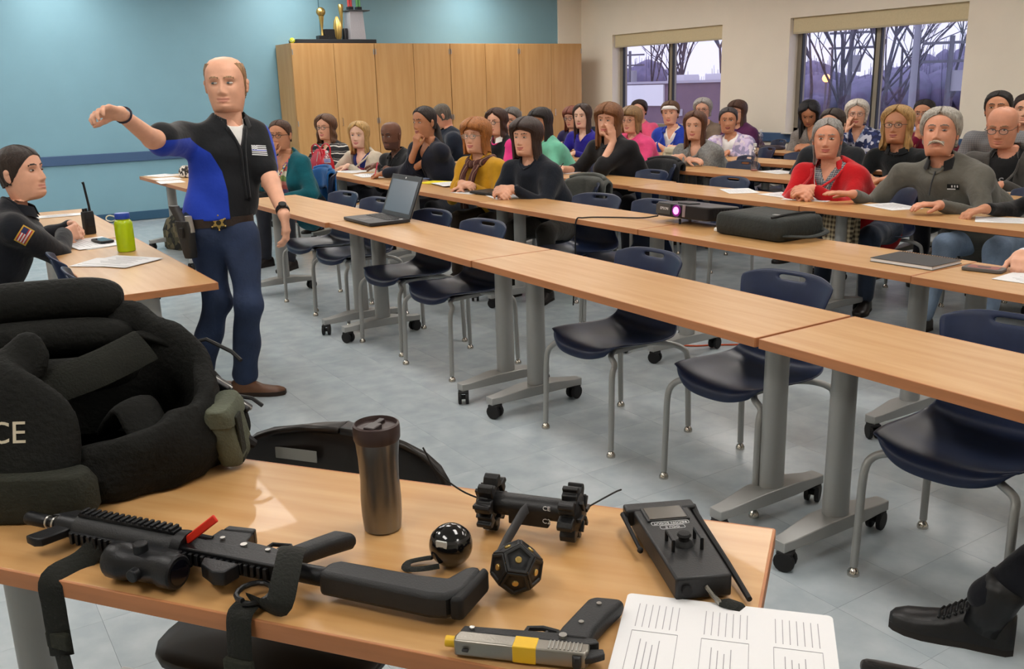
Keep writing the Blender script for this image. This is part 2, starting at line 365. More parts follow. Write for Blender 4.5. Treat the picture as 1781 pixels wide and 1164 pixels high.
# the officer's table on the left (legs mirrored) and the display table in front
o = dup(tproto, (.80, 4.80, 0), 180.3, 'training table at the left where the seated officer rests his hands', 'table'); o.scale = (1.02, 1, 1)
o = dup(tproto, (.80, 6.52, 0), 180.3, 'training table beyond the officer, continuing his table to the back', 'table'); o.scale = (1.02, 1, 1)
FU, FN, FB = V3(.60, -.80, 0), V3(.80, .60, 0), V3(1.202, 1.012, 0)      # display table: length and depth directions, far right corner
fc = FB-FU*.85-FN*.2675
ft = make_table(1.70, .535, 'wood laminate display table in the foreground carrying the police gear', '')
ft['group'] = 'training tables'; del ft['group']
ft.location = tuple(fc); ft.rotation_euler = (0, 0, math.atan2(FN[1], FN[0]))
def onft(a, d, z=.74):
    """point on the display table: a metres from its right end, d metres from its far edge"""
    return FB-FU*a-FN*d+V3(0, 0, z)

# ---------------------------------------------------------------- chairs
def make_chair(label, group):
    t = thing('school_chair', label, 'chair', (0, 0, 0), 0, group)       # faces local -x
    prof = [(-.235, .405), (-.232, .43), (-.215, .447), (-.17, .455), (-.08, .45), (.02, .442), (.10, .440), (.155, .448), (.185, .475), (.195, .52), (.195, .58), (.20, .64), (.215, .71), (.232, .77), (.24, .795), (.250, .80)]
    hw = [.160, .185, .205, .220, .23, .23, .225, .215, .195, .178, .172, .18, .2, .212, .207, .19]
    pp = spline([V3(a, c, 0) for a, c in prof], 2); hh = np.interp(np.linspace(0, 15, len(pp)), range(16), hw)
    n = 15; Vv = []; F = []
    for i, (p, h_) in enumerate(zip(pp, hh)):
        for j in range(n):
            s = j/(n-1)*2-1; back = min(1, max(0, (p[1]-.48)/.12)); seat = 1-back
            edge = abs(s)**3
            x = p[0]-back*.045*edge*1.0; z = p[1]+seat*.018*edge-seat*.012*(1-s*s)
            if i > len(pp)-7: z -= .030*abs(s)**4*((i-len(pp)+7)/6)
            if i < 5: x += .035*abs(s)**4
            Vv.append((x, s*h_, z))
    for i in range(len(pp)-1):
        for j in range(n-1):
            zc = pp[i][1]
            if i == 26 and 5 <= j <= 8: continue                      # handle slot
            F.append((i*n+j, i*n+j+1, (i+1)*n+j+1, (i+1)*n+j))
    sh = mk('shell', Vv, F, navy_pl, t, sharp=180)
    so = sh.modifiers.new('thickness', 'SOLIDIFY'); so.thickness = .010; so.offset = 0
    sd = sh.modifiers.new('smooth', 'SUBSURF'); sd.levels = 1; sd.render_levels = 1
    for sx, xf, xa in ((-1, -.22, -.10), (1, .235, .08)):
        for s in (-1, 1):
            P = [(xa, s*.10, .418), (xa+sx*.07, s*.16, .416), (xf-sx*.03, s*.205, .395), (xf-sx*.005, s*.217, .35), (xf, s*.22, .2), (xf+sx*.005, s*.222, .03)]
            lg = B().tube(spline(P, 4), .0125, 10).build('leg', grey_metal, t)
            B().lathe([(.006, .028), (.014, .02), (.019, .010), (.019, 0)], 10, (xf+sx*.005, s*.222, 0)).build('glide', chrome, lg)
    B().box((-.01, 0, .412), (.22, .22, .022)).build('seat_bracket', grey_metal, t, smooth=False, bevel=.004)
    return t
cproto = None
def chair(x, y, rz=0, label='', group='navy school chairs'):
    global cproto
    if cproto is None: cproto = make_chair(label, group); cproto.location = (x, y, 0); cproto.rotation_euler = (0, 0, R(rz)); return cproto
    return dup(cproto, (x, y, 0), rz, label, None, group)
# ---------------------------------------------------------------- organic surfaces: distance fields meshed with surface nets
def snet(D, o, h):
    I = D < 0; c = [(i, j, k) for i in (0, 1) for j in (0, 1) for k in (0, 1)]
    n = [s-1 for s in D.shape]
    sub = lambda A, q: A[q[0]:q[0]+n[0], q[1]:q[1]+n[1], q[2]:q[2]+n[2]]
    S = sum(sub(I, q).astype(np.int8) for q in c); act = (S > 0) & (S < 8)
    idx = -np.ones(act.shape, np.int64); ii = np.argwhere(act); idx[act] = np.arange(len(ii))
    val = np.stack([sub(D, q)[act] for q in c], 1); acc = np.zeros((len(ii), 3)); cnt = np.zeros(len(ii))
    for a in range(8):
        for b_ in range(a+1, 8):
            if sum(abs(c[a][t]-c[b_][t]) for t in range(3)) != 1: continue
            va, vb = val[:, a], val[:, b_]; x = (va < 0) != (vb < 0); d = np.where(x, va-vb, 1); t = va/d
            p = np.array(c[a])[None]+(np.array(c[b_])-np.array(c[a]))[None]*t[:, None]
            acc += p*x[:, None]; cnt += x
    V = o+h*(ii+acc/cnt[:, None]); Fs = []
    for ax in range(3):
        e = [(1, 0, 0), (0, 1, 0), (0, 0, 1)]; u, v = (ax+1) % 3, (ax+2) % 3
        A = np.moveaxis(I, (ax, u, v), (0, 1, 2)); J = np.moveaxis(idx, (ax, u, v), (0, 1, 2))
        A0, A1 = A[:-1, 1:-1, 1:-1], A[1:, 1:-1, 1:-1]; ch = A0 != A1
        q = np.stack([J[:, :-1, :-1][ch], J[:, 1:, :-1][ch], J[:, 1:, 1:][ch], J[:, :-1, 1:][ch]], 1)
        fl_ = ~A0[ch]; q[fl_] = q[fl_][:, ::-1]; Fs.append(q)
    return V, np.concatenate(Fs)
def relax(V, F, it=1, lam=.5):
    for _ in range(it):
        A = np.zeros_like(V); n = np.zeros(len(V))
        for a in range(4):
            i, j = F[:, a], F[:, (a+1) % 4]
            np.add.at(A, i, V[j]); np.add.at(n, i, 1); np.add.at(A, j, V[i]); np.add.at(n, j, 1)
        V = V+(A/np.maximum(n, 1)[:, None]-V)*lam
    return V
def sdf(prims, h, k=.03, cut=None, noise=0, it=1, seed=0, relaxl=.5):
    lo = np.full(3, 1e9); hi = -lo
    for p in prims:
        r = max(p[3], p[4])
        for q in p[1:3]: lo = np.minimum(lo, q-r); hi = np.maximum(hi, q+r)
    pad = 3*h+k; lo -= pad; hi += pad
    n = np.ceil((hi-lo)/h).astype(int)+1; D = np.full(n, 9.0, np.float32)
    ax = [lo[i]+h*np.arange(n[i]) for i in range(3)]
    for p in prims:
        _, a, b_, ra, rb_ = p[:5]; fl_ = p[5] if len(p) > 5 else None; kk = p[6] if len(p) > 6 else k
        r = max(ra, rb_)+2*h+kk
        l = np.minimum(a, b_)-r; u = np.maximum(a, b_)+r
        s = [slice(max(0, int((l[i]-lo[i])/h)), min(n[i], int((u[i]-lo[i])/h)+2)) for i in range(3)]
        X, Y, Z = np.meshgrid(ax[0][s[0]], ax[1][s[1]], ax[2][s[2]], indexing='ij', sparse=True)
        P = [X-a[0], Y-a[1], Z-a[2]]; d = b_-a; dd = max(float(d@d), 1e-9)
        t = np.clip((P[0]*d[0]+P[1]*d[1]+P[2]*d[2])/dd, 0, 1)
        Q = [P[i]-t*d[i] for i in range(3)]; sc = 1
        if fl_ is not None:
            dv, sc = fl_; dt = Q[0]*dv[0]+Q[1]*dv[1]+Q[2]*dv[2]; Q = [Q[i]+dt*dv[i]*(1/sc-1) for i in range(3)]
        dist = (np.sqrt(Q[0]**2+Q[1]**2+Q[2]**2)-(ra+(rb_-ra)*t))*min(1, sc+.15)
        o = D[s[0], s[1], s[2]]; hh = np.maximum(kk-np.abs(o-dist), 0)
        D[s[0], s[1], s[2]] = np.minimum(o, dist)-hh*hh/(4*kk)
    if noise or cut:
        X, Y, Z = np.meshgrid(*ax, indexing='ij', sparse=True)
        if noise:
            r = random.Random(seed); N = 0
            for _ in range(5):
                w_ = [r.uniform(-1, 1)*f for f in (34, 34, 26)]; N = N+np.sin(X*w_[0]+Y*w_[1]+Z*w_[2]+r.uniform(0, 6)+1.3*np.sin(X*11+Z*9+r.uniform(0, 6)))
            D += (noise*.42*N).astype(np.float32)
        if cut: D = np.maximum(D, cut(X, Y, Z)).astype(np.float32)
    V, F = snet(D, lo, h)
    return relax(V, F, it, relaxl), F
def cap(a, b_, ra, rb_=None, flat=None, k=None):
    t = ['c', np.asarray(a, float), np.asarray(b_, float), ra, ra if rb_ is None else rb_, flat]
    return tuple(t+([k] if k else []))
def ik(S, W, l1, l2, pole):
    d = W-S; L = np.linalg.norm(d); f = L/(l1+l2)
    if f > .985: l1, l2 = l1*f/.985, l2*f/.985
    a = (l1*l1-l2*l2+L*L)/(2*L); hgt = math.sqrt(max(l1*l1-a*a, 0)); u = d/L
    p = np.asarray(pole, float); p = nrm(p-u*(p@u)); return S+u*a+p*hgt
def hand(W, d, n, side, curl=.35, sz=1.0, spread=.12, thumb=.6):
    """palm, four fingers and a thumb; d = finger direction, n = direction the palm faces, side = +1 left hand"""
    d = nrm(d); n = nrm(n-d*np.dot(n, d)); lat = np.cross(d, n)*side; pr = []     # lat points to the thumb side
    k = .007
    for i, (o, l) in enumerate(((.030, .92), (.011, 1.03), (-.009, .96), (-.028, .76))):
        K = W+(d*.083+lat*o)*sz; pr.append(cap(W+(d*.012+lat*o*.55)*sz, K, .0145*sz, .0115*sz, None, .012))
        a = curl*.55; p = K; dirv = nrm(d+lat*o*spread*20*.1)
        for L, r0, r1 in ((.042, .0098, .009), (.027, .009, .0082), (.021, .0082, .007)):
            q = p+(dirv*math.cos(a)+n*math.sin(a))*L*l*sz; pr.append(cap(p, q, r0*sz, r1*sz, None, k)); p = q; a += curl*1.25
    p = W+(d*.022+lat*.022)*sz; dv = nrm(d*.75+lat*thumb+n*.35)
    for L, r0, r1 in ((.042, .015, .0115), (.030, .0105, .0095), (.024, .0095, .0078)):
        q = p+dv*L*sz; pr.append(cap(p, q, r0*sz, r1*sz, None, k)); p = q; dv = nrm(dv+d*.35+n*.15-lat*.15)
    return pr
# ---------------------------------------------------------------- heads
HZ = [-.30, -.22, -.165, -.135, -.122, -.113, -.098, -.075, -.045, -.012, .015, .035, .062, .087, .106, .1175, .1225]
HWD = [.060, .060, .058, .0565, .0575, .0595, .0625, .0675, .0730, .0775, .080, .081, .0800, .0725, .0565, .033, .002]
HFR = [.018, .024, .028, .036, .060, .078, .0865, .0865, .087, .0865, .086, .089, .084, .070, .047, .020, -.012]
HBK = [-.074, -.076, -.076, -.078, -.079, -.080, -.083, -.087, -.093, -.101, -.105, -.106, -.102, -.090, -.070, -.046, -.014]
TH = np.concatenate([np.linspace(-1.15, 1.15, 41)[:-1], np.linspace(1.15, 2*math.pi-1.15, 24)[:-1]])
ZR = np.concatenate([[-.30, -.26, -.22, -.185, -.155, -.14, -.13], np.linspace(-.122, .048, 44), [.055, .063, .072, .082, .091, .099, .106, .112, .117, .1205, .1225]])
def hring(z, t, jaw=1, fat=0):
    w_ = np.interp(z, HZ, HWD); f = np.interp(z, HZ, HFR); bk = np.interp(z, HZ, HBK)
    w_ = w_*np.where((z < -.03) & (z > -.125), 1+(jaw-1)*np.clip((-.03-z)/.05, 0, 1), 1)+fat*np.exp(-((z+.07)/.05)**2)
    c, s = np.cos(t), np.sin(t); e = np.interp(z, [-.135, -.118, -.10, -.075, -.04, .0], [1.0, 1.22, 1.28, 1.15, 1.0, .93])
    x = w_*np.sign(s)*np.abs(s)**np.where(c > 0, e, np.minimum(e, 1)); y = np.where(c > 0, f, -bk)*np.sign(c)*np.abs(c)**np.minimum(e, 1.0)
    return x, y
def facefx(x, y, z, c, nose=1.0, male=0, smile=0):
    m = np.clip((c-.15)/.35, 0, 1); g = lambda x0, z0, sx, sz: np.exp(-((np.abs(x)-x0)/sx)**2-((z-z0)/sz)**2)
    d = -.010*g(.031, .002, .019, .0125)+.0045*g(.03, .024, .022, .008)*(1+.5*male)+.004*g(.043, -.035, .02, .02)
    hn = np.interp(z, [-.056, -.048, -.040, -.028, -.008, .012, .026], [0, .010, .0215, .0205, .0135, .0065, 0])*nose
    wn = np.interp(z, [-.05, -.038, -.015, .02], [.0125, .0125, .0085, .0075])
    d = d+hn*np.exp(-(x/wn)**2)+.005*nose*g(.0135, -.044, .006, .0065)
    mz = -.0715+smile*(np.abs(x)/.025)**2*.004
    lm = np.exp(-(x/.023)**4); d = d+.0055*lm*np.exp(-((z-mz-.0055)/.0055)**2)+.006*lm*np.exp(-((z-mz+.0075)/.006)**2)-.0045*np.exp(-(x/.025)**4)*np.exp(-((z-mz)/.0022)**2)
    d = d-.003*np.exp(-(x/.022)**2-((z+.0875)/.005)**2)+.006*np.exp(-(x/.02)**2-((z+.102)/.012)**2)-.0025*np.exp(-(x/.006)**2-((z+.060)/.006)**2)
    return y+d*m
def rot3(yaw, pitch, tilt):
    """head axes: local +y = face direction"""
    a = R(yaw); f = V3(math.cos(a), math.sin(a), 0); l = V3(math.sin(a), -math.cos(a), 0)   # local +x = person's right when facing +y
    p = R(pitch); f2 = f*math.cos(p)+V3(0, 0, 1)*math.sin(p); u = V3(0, 0, 1)*math.cos(p)-f*math.sin(p)
    t = R(tilt); l2 = l*math.cos(t)+u*math.sin(t); u2 = u*math.cos(t)-l*math.sin(t)
    return np.stack([l2, f2, u2], 1)
SKIN = {'fair': ('D9A489', 'B86A60'), 'pale': ('DDB39C', 'B9706A'), 'ruddy': ('CF9276', 'A85A4E'), 'tan': ('BD8566', '96544A'), 'olive': ('B0795A', '8E4E44'), 'dark': ('6A4534', '6A3D36')}
def skinmat(s): return mat('skin_'+s, SKIN[s][0], .5, var=.10, vs=16, bump=.05, bs=220, spec=.35), mat('lips_'+s, SKIN[s][1], .45)
def make_head(C, Rm, N, s, skin, hairc, o):
    """head and neck as one lofted skin surface: returns verts, faces, material ids"""
    Z, T_ = np.meshgrid(ZR, TH, indexing='ij'); x, y = hring(Z, T_, o.get('jaw', 1), o.get('fat', 0)); c = np.cos(T_)
    y = facefx(x, y, Z, c, o.get('nose', 1), o.get('male', 0), o.get('smile', 0))
    P = np.stack([x, y, Z], -1)*s; Wd = P@Rm.T+C
    yaw = o['look']; a = R(yaw); R0 = rot3(yaw, 0, 0); nb = N-V3(0, 0, -.02)
    P0 = (P-V3(0, -.02*s, -.26*s))@R0.T+nb      # neck foot stays upright on the trunk
    wgt = np.clip((Z+.115)/-.11, 0, 1)[..., None]; wgt = wgt*wgt*(3-2*wgt); Wd = Wd*(1-wgt)+P0*wgt
    n, m = Z.shape; V = Wd.reshape(-1, 3); F = []; MI = []
    i, j = np.meshgrid(np.arange(n-1), np.arange(m), indexing='ij'); k = (j+1) % m
    F = np.stack([i*m+j, (i+1)*m+j, (i+1)*m+k, i*m+k], -1).reshape(-1, 4)
    cx = x[:-1, :].ravel()*.5+np.roll(x, -1, 1)[1:, :].ravel()*.5; cz = Z[:-1].ravel()*.5+Z[1:].ravel()*.5; cc = c[:-1].ravel(); ax = np.abs(cx)
    mi = np.zeros(len(F), int); lw = .024
    mi[(cc > .3) & (ax < lw) & (cz < -.0605-.0035*(ax/lw)) & (cz > -.085+.012*(ax/lw)**2)] = 1
    bz = .024+.004*np.sin(np.clip((ax-.012)/.04, 0, 1)*math.pi)
    if o.get('brow', 1): mi[(cc > .3) & (ax > .013) & (ax < .05) & (np.abs(cz-bz) < (.0034 if o.get('male') else .0024))] = 2
    if o.get('stash'): mi[(cc > .3) & (ax < .036) & (cz > -.068-.3*np.maximum(ax-.02, 0)) & (cz < -.050-.2*ax)] = 3
    if o.get('stubble'): mi[(mi == 0) & (cc > -.1) & (cz < -.05) & (cz > -.125) & ((ax > .03) | (cz < -.083) | (cz > -.06))] = 3
    if o.get('buzz'): mi[(mi == 0) & (cz > .05+.03*np.maximum(cc, 0))] = 3
    # ears
    eb = B()
    for sd in (-1, 1):
        for dx_, dy_, dz_, rx, ry, rz_ in ((0, 0, 0, .009, .0165, .029), (.003, .003, .014, .009, .0145, .015), (.0, .004, -.022, .006, .009, .011)):
            eb.sph((sd*(.0825+dx_), -.010+dy_-.006, -.006+dz_), (rx, ry, rz_), 8, 6)
    ev = np.array(eb.V)*s@Rm.T+C; nV = len(V)
    V = np.concatenate([V, ev]); F = F.tolist()+[tuple(q+nV for q in f) for f in eb.F]; mi = np.concatenate([mi, np.zeros(len(eb.F), int)])
    F.append(tuple(range((n-1)*m, n*m))); mi = np.append(mi, 3 if o.get('buzz') else 0)
    return V, F, mi
def make_eyes(C, Rm, s, par, o, iris='4A3A2C'):
    sc = mat('eye_white', 'BDB4AC', .3); im = mat('iris_'+iris, iris, .2); lid = mat('eyelash', '2A1D19', .6)
    gz = o.get('gaze', 0)
    for sd in (-1, 1):
        b = B(); b.sph((0, 0, 0), (.0135, .0085, .0052*o.get('eyeopen', 1)), 16, 10); V = np.array(b.V)
        mi = []
        for f in b.F:
            q = V[list(f)].mean(0)
            mi.append(2 if q[2] > .0030*o.get('eyeopen', 1) else 1 if (q[0]-gz)**2+q[2]**2 < .0062**2 and q[1] > 0 else 0)
        P = (V+V3(sd*.031, .0755, .0025))*s
        mk('eye', P@Rm.T+C, b.F, [sc, im, lid], par, mi=mi, sharp=180)
def make_hair(C, Rm, s, col, o, par, yaw):
    """hair shell wrapped round the skull; ztop/zh hairline, zl lower end, thickness, opening angle at temples"""
    st = dict(zl=-.05, th=.010, zh=.080, a1=75, a2=100, flare=0, ztop=.1225, bang=0, wave=.0015, part=0, low=None, zr=.03, vol=0); st.update(o)
    nz, nt_ = 34, 60; vv = np.linspace(0, 1, nz)
    z = st['ztop']+(st['zl']-st['ztop'])*vv; z[:6] = st['ztop']-(st['ztop']-z[6])*np.array([0, .012, .05, .12, .3, .6]) if st['ztop'] > .11 else z[:6]
    def opening(zz):
        zh, zr = st['zh'], st['zr']
        a = np.where(zz > zh, 0, np.where(zz > zr, st['a1']*np.sqrt(np.clip((zh-zz)/max(zh-zr, 1e-3), 0, 1)), st['a1']+(st['a2']-st['a1'])*np.clip((zr-zz)/.06, 0, 1)))
        if st['low'] is not None: a = np.where(zz < -.06, a+(st['low']-st['a2'])*np.clip((-.06-zz)/.06, 0, 1), a)
        return np.radians(a)
    rag = st.get('rag', .012 if st['zl'] < -.09 else .004)
    op = opening(z); u = np.linspace(0, 1, nt_)
    T_ = op[:, None]+(2*math.pi-2*op[:, None])*u[None]; Z = np.repeat(z[:, None], nt_, 1)
    Z = Z+rag*(vv[:, None]**3)*(np.sin(T_*7+1)+.6*np.sin(T_*17+2)+.5*np.sin(T_*31))
    zz = np.maximum(Z, -.03); x, y = hring(zz, T_)
    dn = np.clip((-.03-Z)/.10, 0, 1)
    y = y*(1-.10*dn)-.006*dn; fl_ = 1+st['flare']*dn-.12*np.clip((-.16-Z)/.2, 0, 1)*(st['flare'] < .3)
    base = np.stack([x*fl_, y*fl_, Z], -1)
    if st['ztop'] < .11: base = np.stack([x, y, Z], -1)
    ctr = V3(0, -.012, .0); dirn = base-ctr; dirn[..., 2] *= np.clip((Z+.02)/.06, 0, 1)+.0; dirn /= np.linalg.norm(dirn, axis=-1, keepdims=True)+1e-9
    edge = np.minimum(u, 1-u)[None]; fade = np.where(op[:, None] > 0, np.clip(edge/.035, .25, 1), 1)
    r2 = random.Random(int(abs(C[1])*1000)); ph = [r2.uniform(0, 6) for _ in range(4)]
    groove = st['wave']*(np.sin(T_*23+ph[0]+Z*30)+.7*np.sin(T_*41+ph[1]-Z*22))+st['vol']*np.sin(Z*62+ph[2]+2*np.sin(T_*2))*np.clip((.06-Z)/.08, 0, 1)
    th = st['th']*fade*(1+.6*np.exp(-((Z-.05)/.06)**2)*(st['th'] > .012))
    if st['bang']: th = th+st['bang']*np.clip(np.cos(T_), 0, 1)*np.exp(-((Z-.06)/.03)**2)
    out = base+dirn*(th+groove*fade)[..., None]; inn = base-dirn*.004
    low = np.clip((-.05-Z)/.05, 0, 1)[..., None]; inn = inn*(1-low)+(base*V3(.72, .72, 1)+V3(0, -.012, 0))*low
    def world(Q):
        Wr = Q*s@Rm.T+C; R0 = rot3(yaw, 0, 0); hang = Q*V3(1, 1, 1)
        a0 = V3(0, 0, -.03)*s@Rm.T+C; W0 = ((Q-V3(0, 0, -.03))*s)@R0.T+a0
        w_ = np.clip((-.03-Q[..., 2])/.08, 0, 1)[..., None]; return Wr*(1-w_)+W0*w_
    A = world(out).reshape(-1, 3); I2 = world(inn).reshape(-1, 3); n0 = nz*nt_
    F = []
    for i in range(nz-1):
        for j in range(nt_-1):
            q = (i*nt_+j, i*nt_+j+1, (i+1)*nt_+j+1, (i+1)*nt_+j)
            F.append(q[::-1]); F.append(tuple(n0+v for v in q))
        if op[i] == 0 and op[i+1] == 0: q = (i*nt_+nt_-1, i*nt_, (i+1)*nt_, (i+1)*nt_+nt_-1); F.append(q[::-1])
        else:
            for j in (0, nt_-1): F.append((i*nt_+j, (i+1)*nt_+j, n0+(i+1)*nt_+j, n0+i*nt_+j))
    for j in range(nt_-1): F.append(((nz-1)*nt_+j, (nz-1)*nt_+j+1, n0+(nz-1)*nt_+j+1, n0+(nz-1)*nt_+j))
    hm = hairmat(col); mk('hair', np.concatenate([A, I2]), F, hm, par, sharp=180)
def hairmat(col): return mat('hair_'+col, col, .48, var=.42, vs=9, stretch=(12, 12, 1.6), bump=.5, bs=30, spec=.45)
STY = {  # hair shapes
 'short': dict(zl=-.055, th=.011, zh=.082, a1=62, a2=98, low=135), 'crew': dict(zl=-.05, th=.007, zh=.078, a1=66, a2=82, low=125),
 'recede': dict(zl=-.055, th=.0035, zh=.118, zr=.03, a1=76, a2=88, ztop=.088, low=125), 'fringe': dict(zl=-.06, th=.010, zh=.115, a1=88, a2=100, ztop=.108, low=130),
 'bob': dict(zl=-.125, th=.018, zh=.072, a1=60, a2=66, flare=.10, low=70), 'bobbang': dict(zl=-.13, th=.019, zh=.045, a1=52, a2=62, flare=.12, bang=.012, low=68),
 'longbang': dict(zl=-.27, th=.018, zh=.05, a1=56, a2=62, flare=.12, bang=.01, low=55), 'long': dict(zl=-.27, th=.018, zh=.085, a1=58, a2=64, flare=.08, low=58),
 'shoulder': dict(zl=-.19, th=.019, zh=.082, a1=58, a2=64, flare=.10, low=60), 'wavy': dict(zl=-.17, th=.020, zh=.078, a1=60, a2=64, flare=.16, low=60, vol=.005),
 'tight': dict(zl=-.05, th=.008, zh=.084, a1=66, a2=105, low=140), 'mid': dict(zl=-.075, th=.016, zh=.078, a1=62, a2=86, low=110), 'longback': dict(zl=-.24, th=.013, zh=.086, a1=62, a2=96, flare=.05, low=105)}
def make_glasses(C, Rm, s, par, col='1E1A1A', w_=.024, h_=.017, t=.0022):
    fm = mat('glasses_'+col, col, .3); gm = bpy.data.materials.get('lens_glass')
    if gm is None:
        gm = bpy.data.materials.new('lens_glass'); gm.use_nodes = True; nt = gm.node_tree; nt.nodes.clear()
        ou = nt.nodes.new('ShaderNodeOutputMaterial'); mx = nt.nodes.new('ShaderNodeMixShader'); tr = nt.nodes.new('ShaderNodeBsdfTransparent'); g2 = nt.nodes.new('ShaderNodeBsdfGlossy')
        g2.inputs['Roughness'].default_value = .05; mx.inputs[0].default_value = .07; nt.links.new(tr.outputs[0], mx.inputs[1]); nt.links.new(g2.outputs[0], mx.inputs[2]); nt.links.new(mx.outputs[0], ou.inputs[0])
    f = B(); l = B()
    for sd in (-1, 1):
        P = [V3(sd*.032+w_*math.cos(a)*(1 if abs(math.cos(a)) < .8 else .98), .103-.004*abs(math.cos(a)), -.001+h_*np.sign(math.sin(a))*abs(math.sin(a))**.8) for a in np.linspace(0, 2*math.pi, 17)]
        f.tube(P, t, 5); l.rings([[tuple(p) for p in P[:-1]], [tuple(p+V3(0, .001, 0)) for p in P[:-1]]])
        f.tube([(sd*(.032+w_), .100, .004), (sd*.075, .085, .006), (sd*.083, -.005, .005)], t, 5)
    f.tube([(-.011, .104, .004), (0, .107, .006), (.011, .104, .004)], t, 5)
    g = mk('glasses', np.array(f.V)*s@Rm.T+C, f.F, fm, par); mk('lenses', np.array(l.V)*s@Rm.T+C, l.F, gm, g)
def make_shoe(par, heel, toe, col, hgt=.09, wd=.048, name='shoe', sole='1A1512'):
    d = nrm(np.asarray(toe)-heel); L = np.linalg.norm(np.asarray(toe)-heel); X = frame(heel, d, (0, 0, 1)); b = B(); so = B()
    for bb, z0, top in ((b, .018, 1), (so, 0, 0)):
        rs = []
        for t, ww, h_ in ((0, .55, .85), (.06, .78, 1), (.22, .82, 1), (.38, .82, .95), (.55, .95, .62), (.72, 1.02, .50), (.86, .90, .46), (.96, .62, .38), (1, .36, .27)):
            w2 = wd*ww; hh = hgt*h_ if top else .022
            rs.append([(t*L, w2*math.cos(a)*(1.06 if not top else 1), z0+(max(math.sin(a), 0)**.7*(hh-z0) if math.sin(a) > 0 else 0) if top else (.024 if math.sin(a) > 0 else 0)) for a in np.linspace(0, 2*math.pi, 15)[:-1]])
        bb.rings(rs, 0, X)
    o = b.build(name, mat('leather_'+col, col, .4, var=.25, vs=14, bump=.1, bs=60), par, sharp=70); so.build('sole', mat('sole_'+sole, sole, .7), o); return o
def decal(bvh, c, d, upv, w_, h_, nx, ny, fn, mats, name, par, off=.003):
    """flat emblem laid on a curved surface: a small grid projected along d"""
    d = nrm(d); r_ = nrm(np.cross(d, upv)); u_ = np.cross(r_, d); V = []; F = []; MI = []
    for j in range(ny+1):
        for i in range(nx+1):
            q = c+r_*((i/nx-.5)*w_)+u_*((.5-j/ny)*h_)
            hit = bvh.ray_cast(Vector(q-d*.3), Vector(d)); p = np.array(hit[0])-d*off if hit[0] is not None else q
            V.append(tuple(p))
    for j in range(ny):
        for i in range(nx): F.append((j*(nx+1)+i, (j+1)*(nx+1)+i, (j+1)*(nx+1)+i+1, j*(nx+1)+i+1)); MI.append(fn(i, j))
    return mk(name, V, F, mats, par, mi=MI, sharp=180)
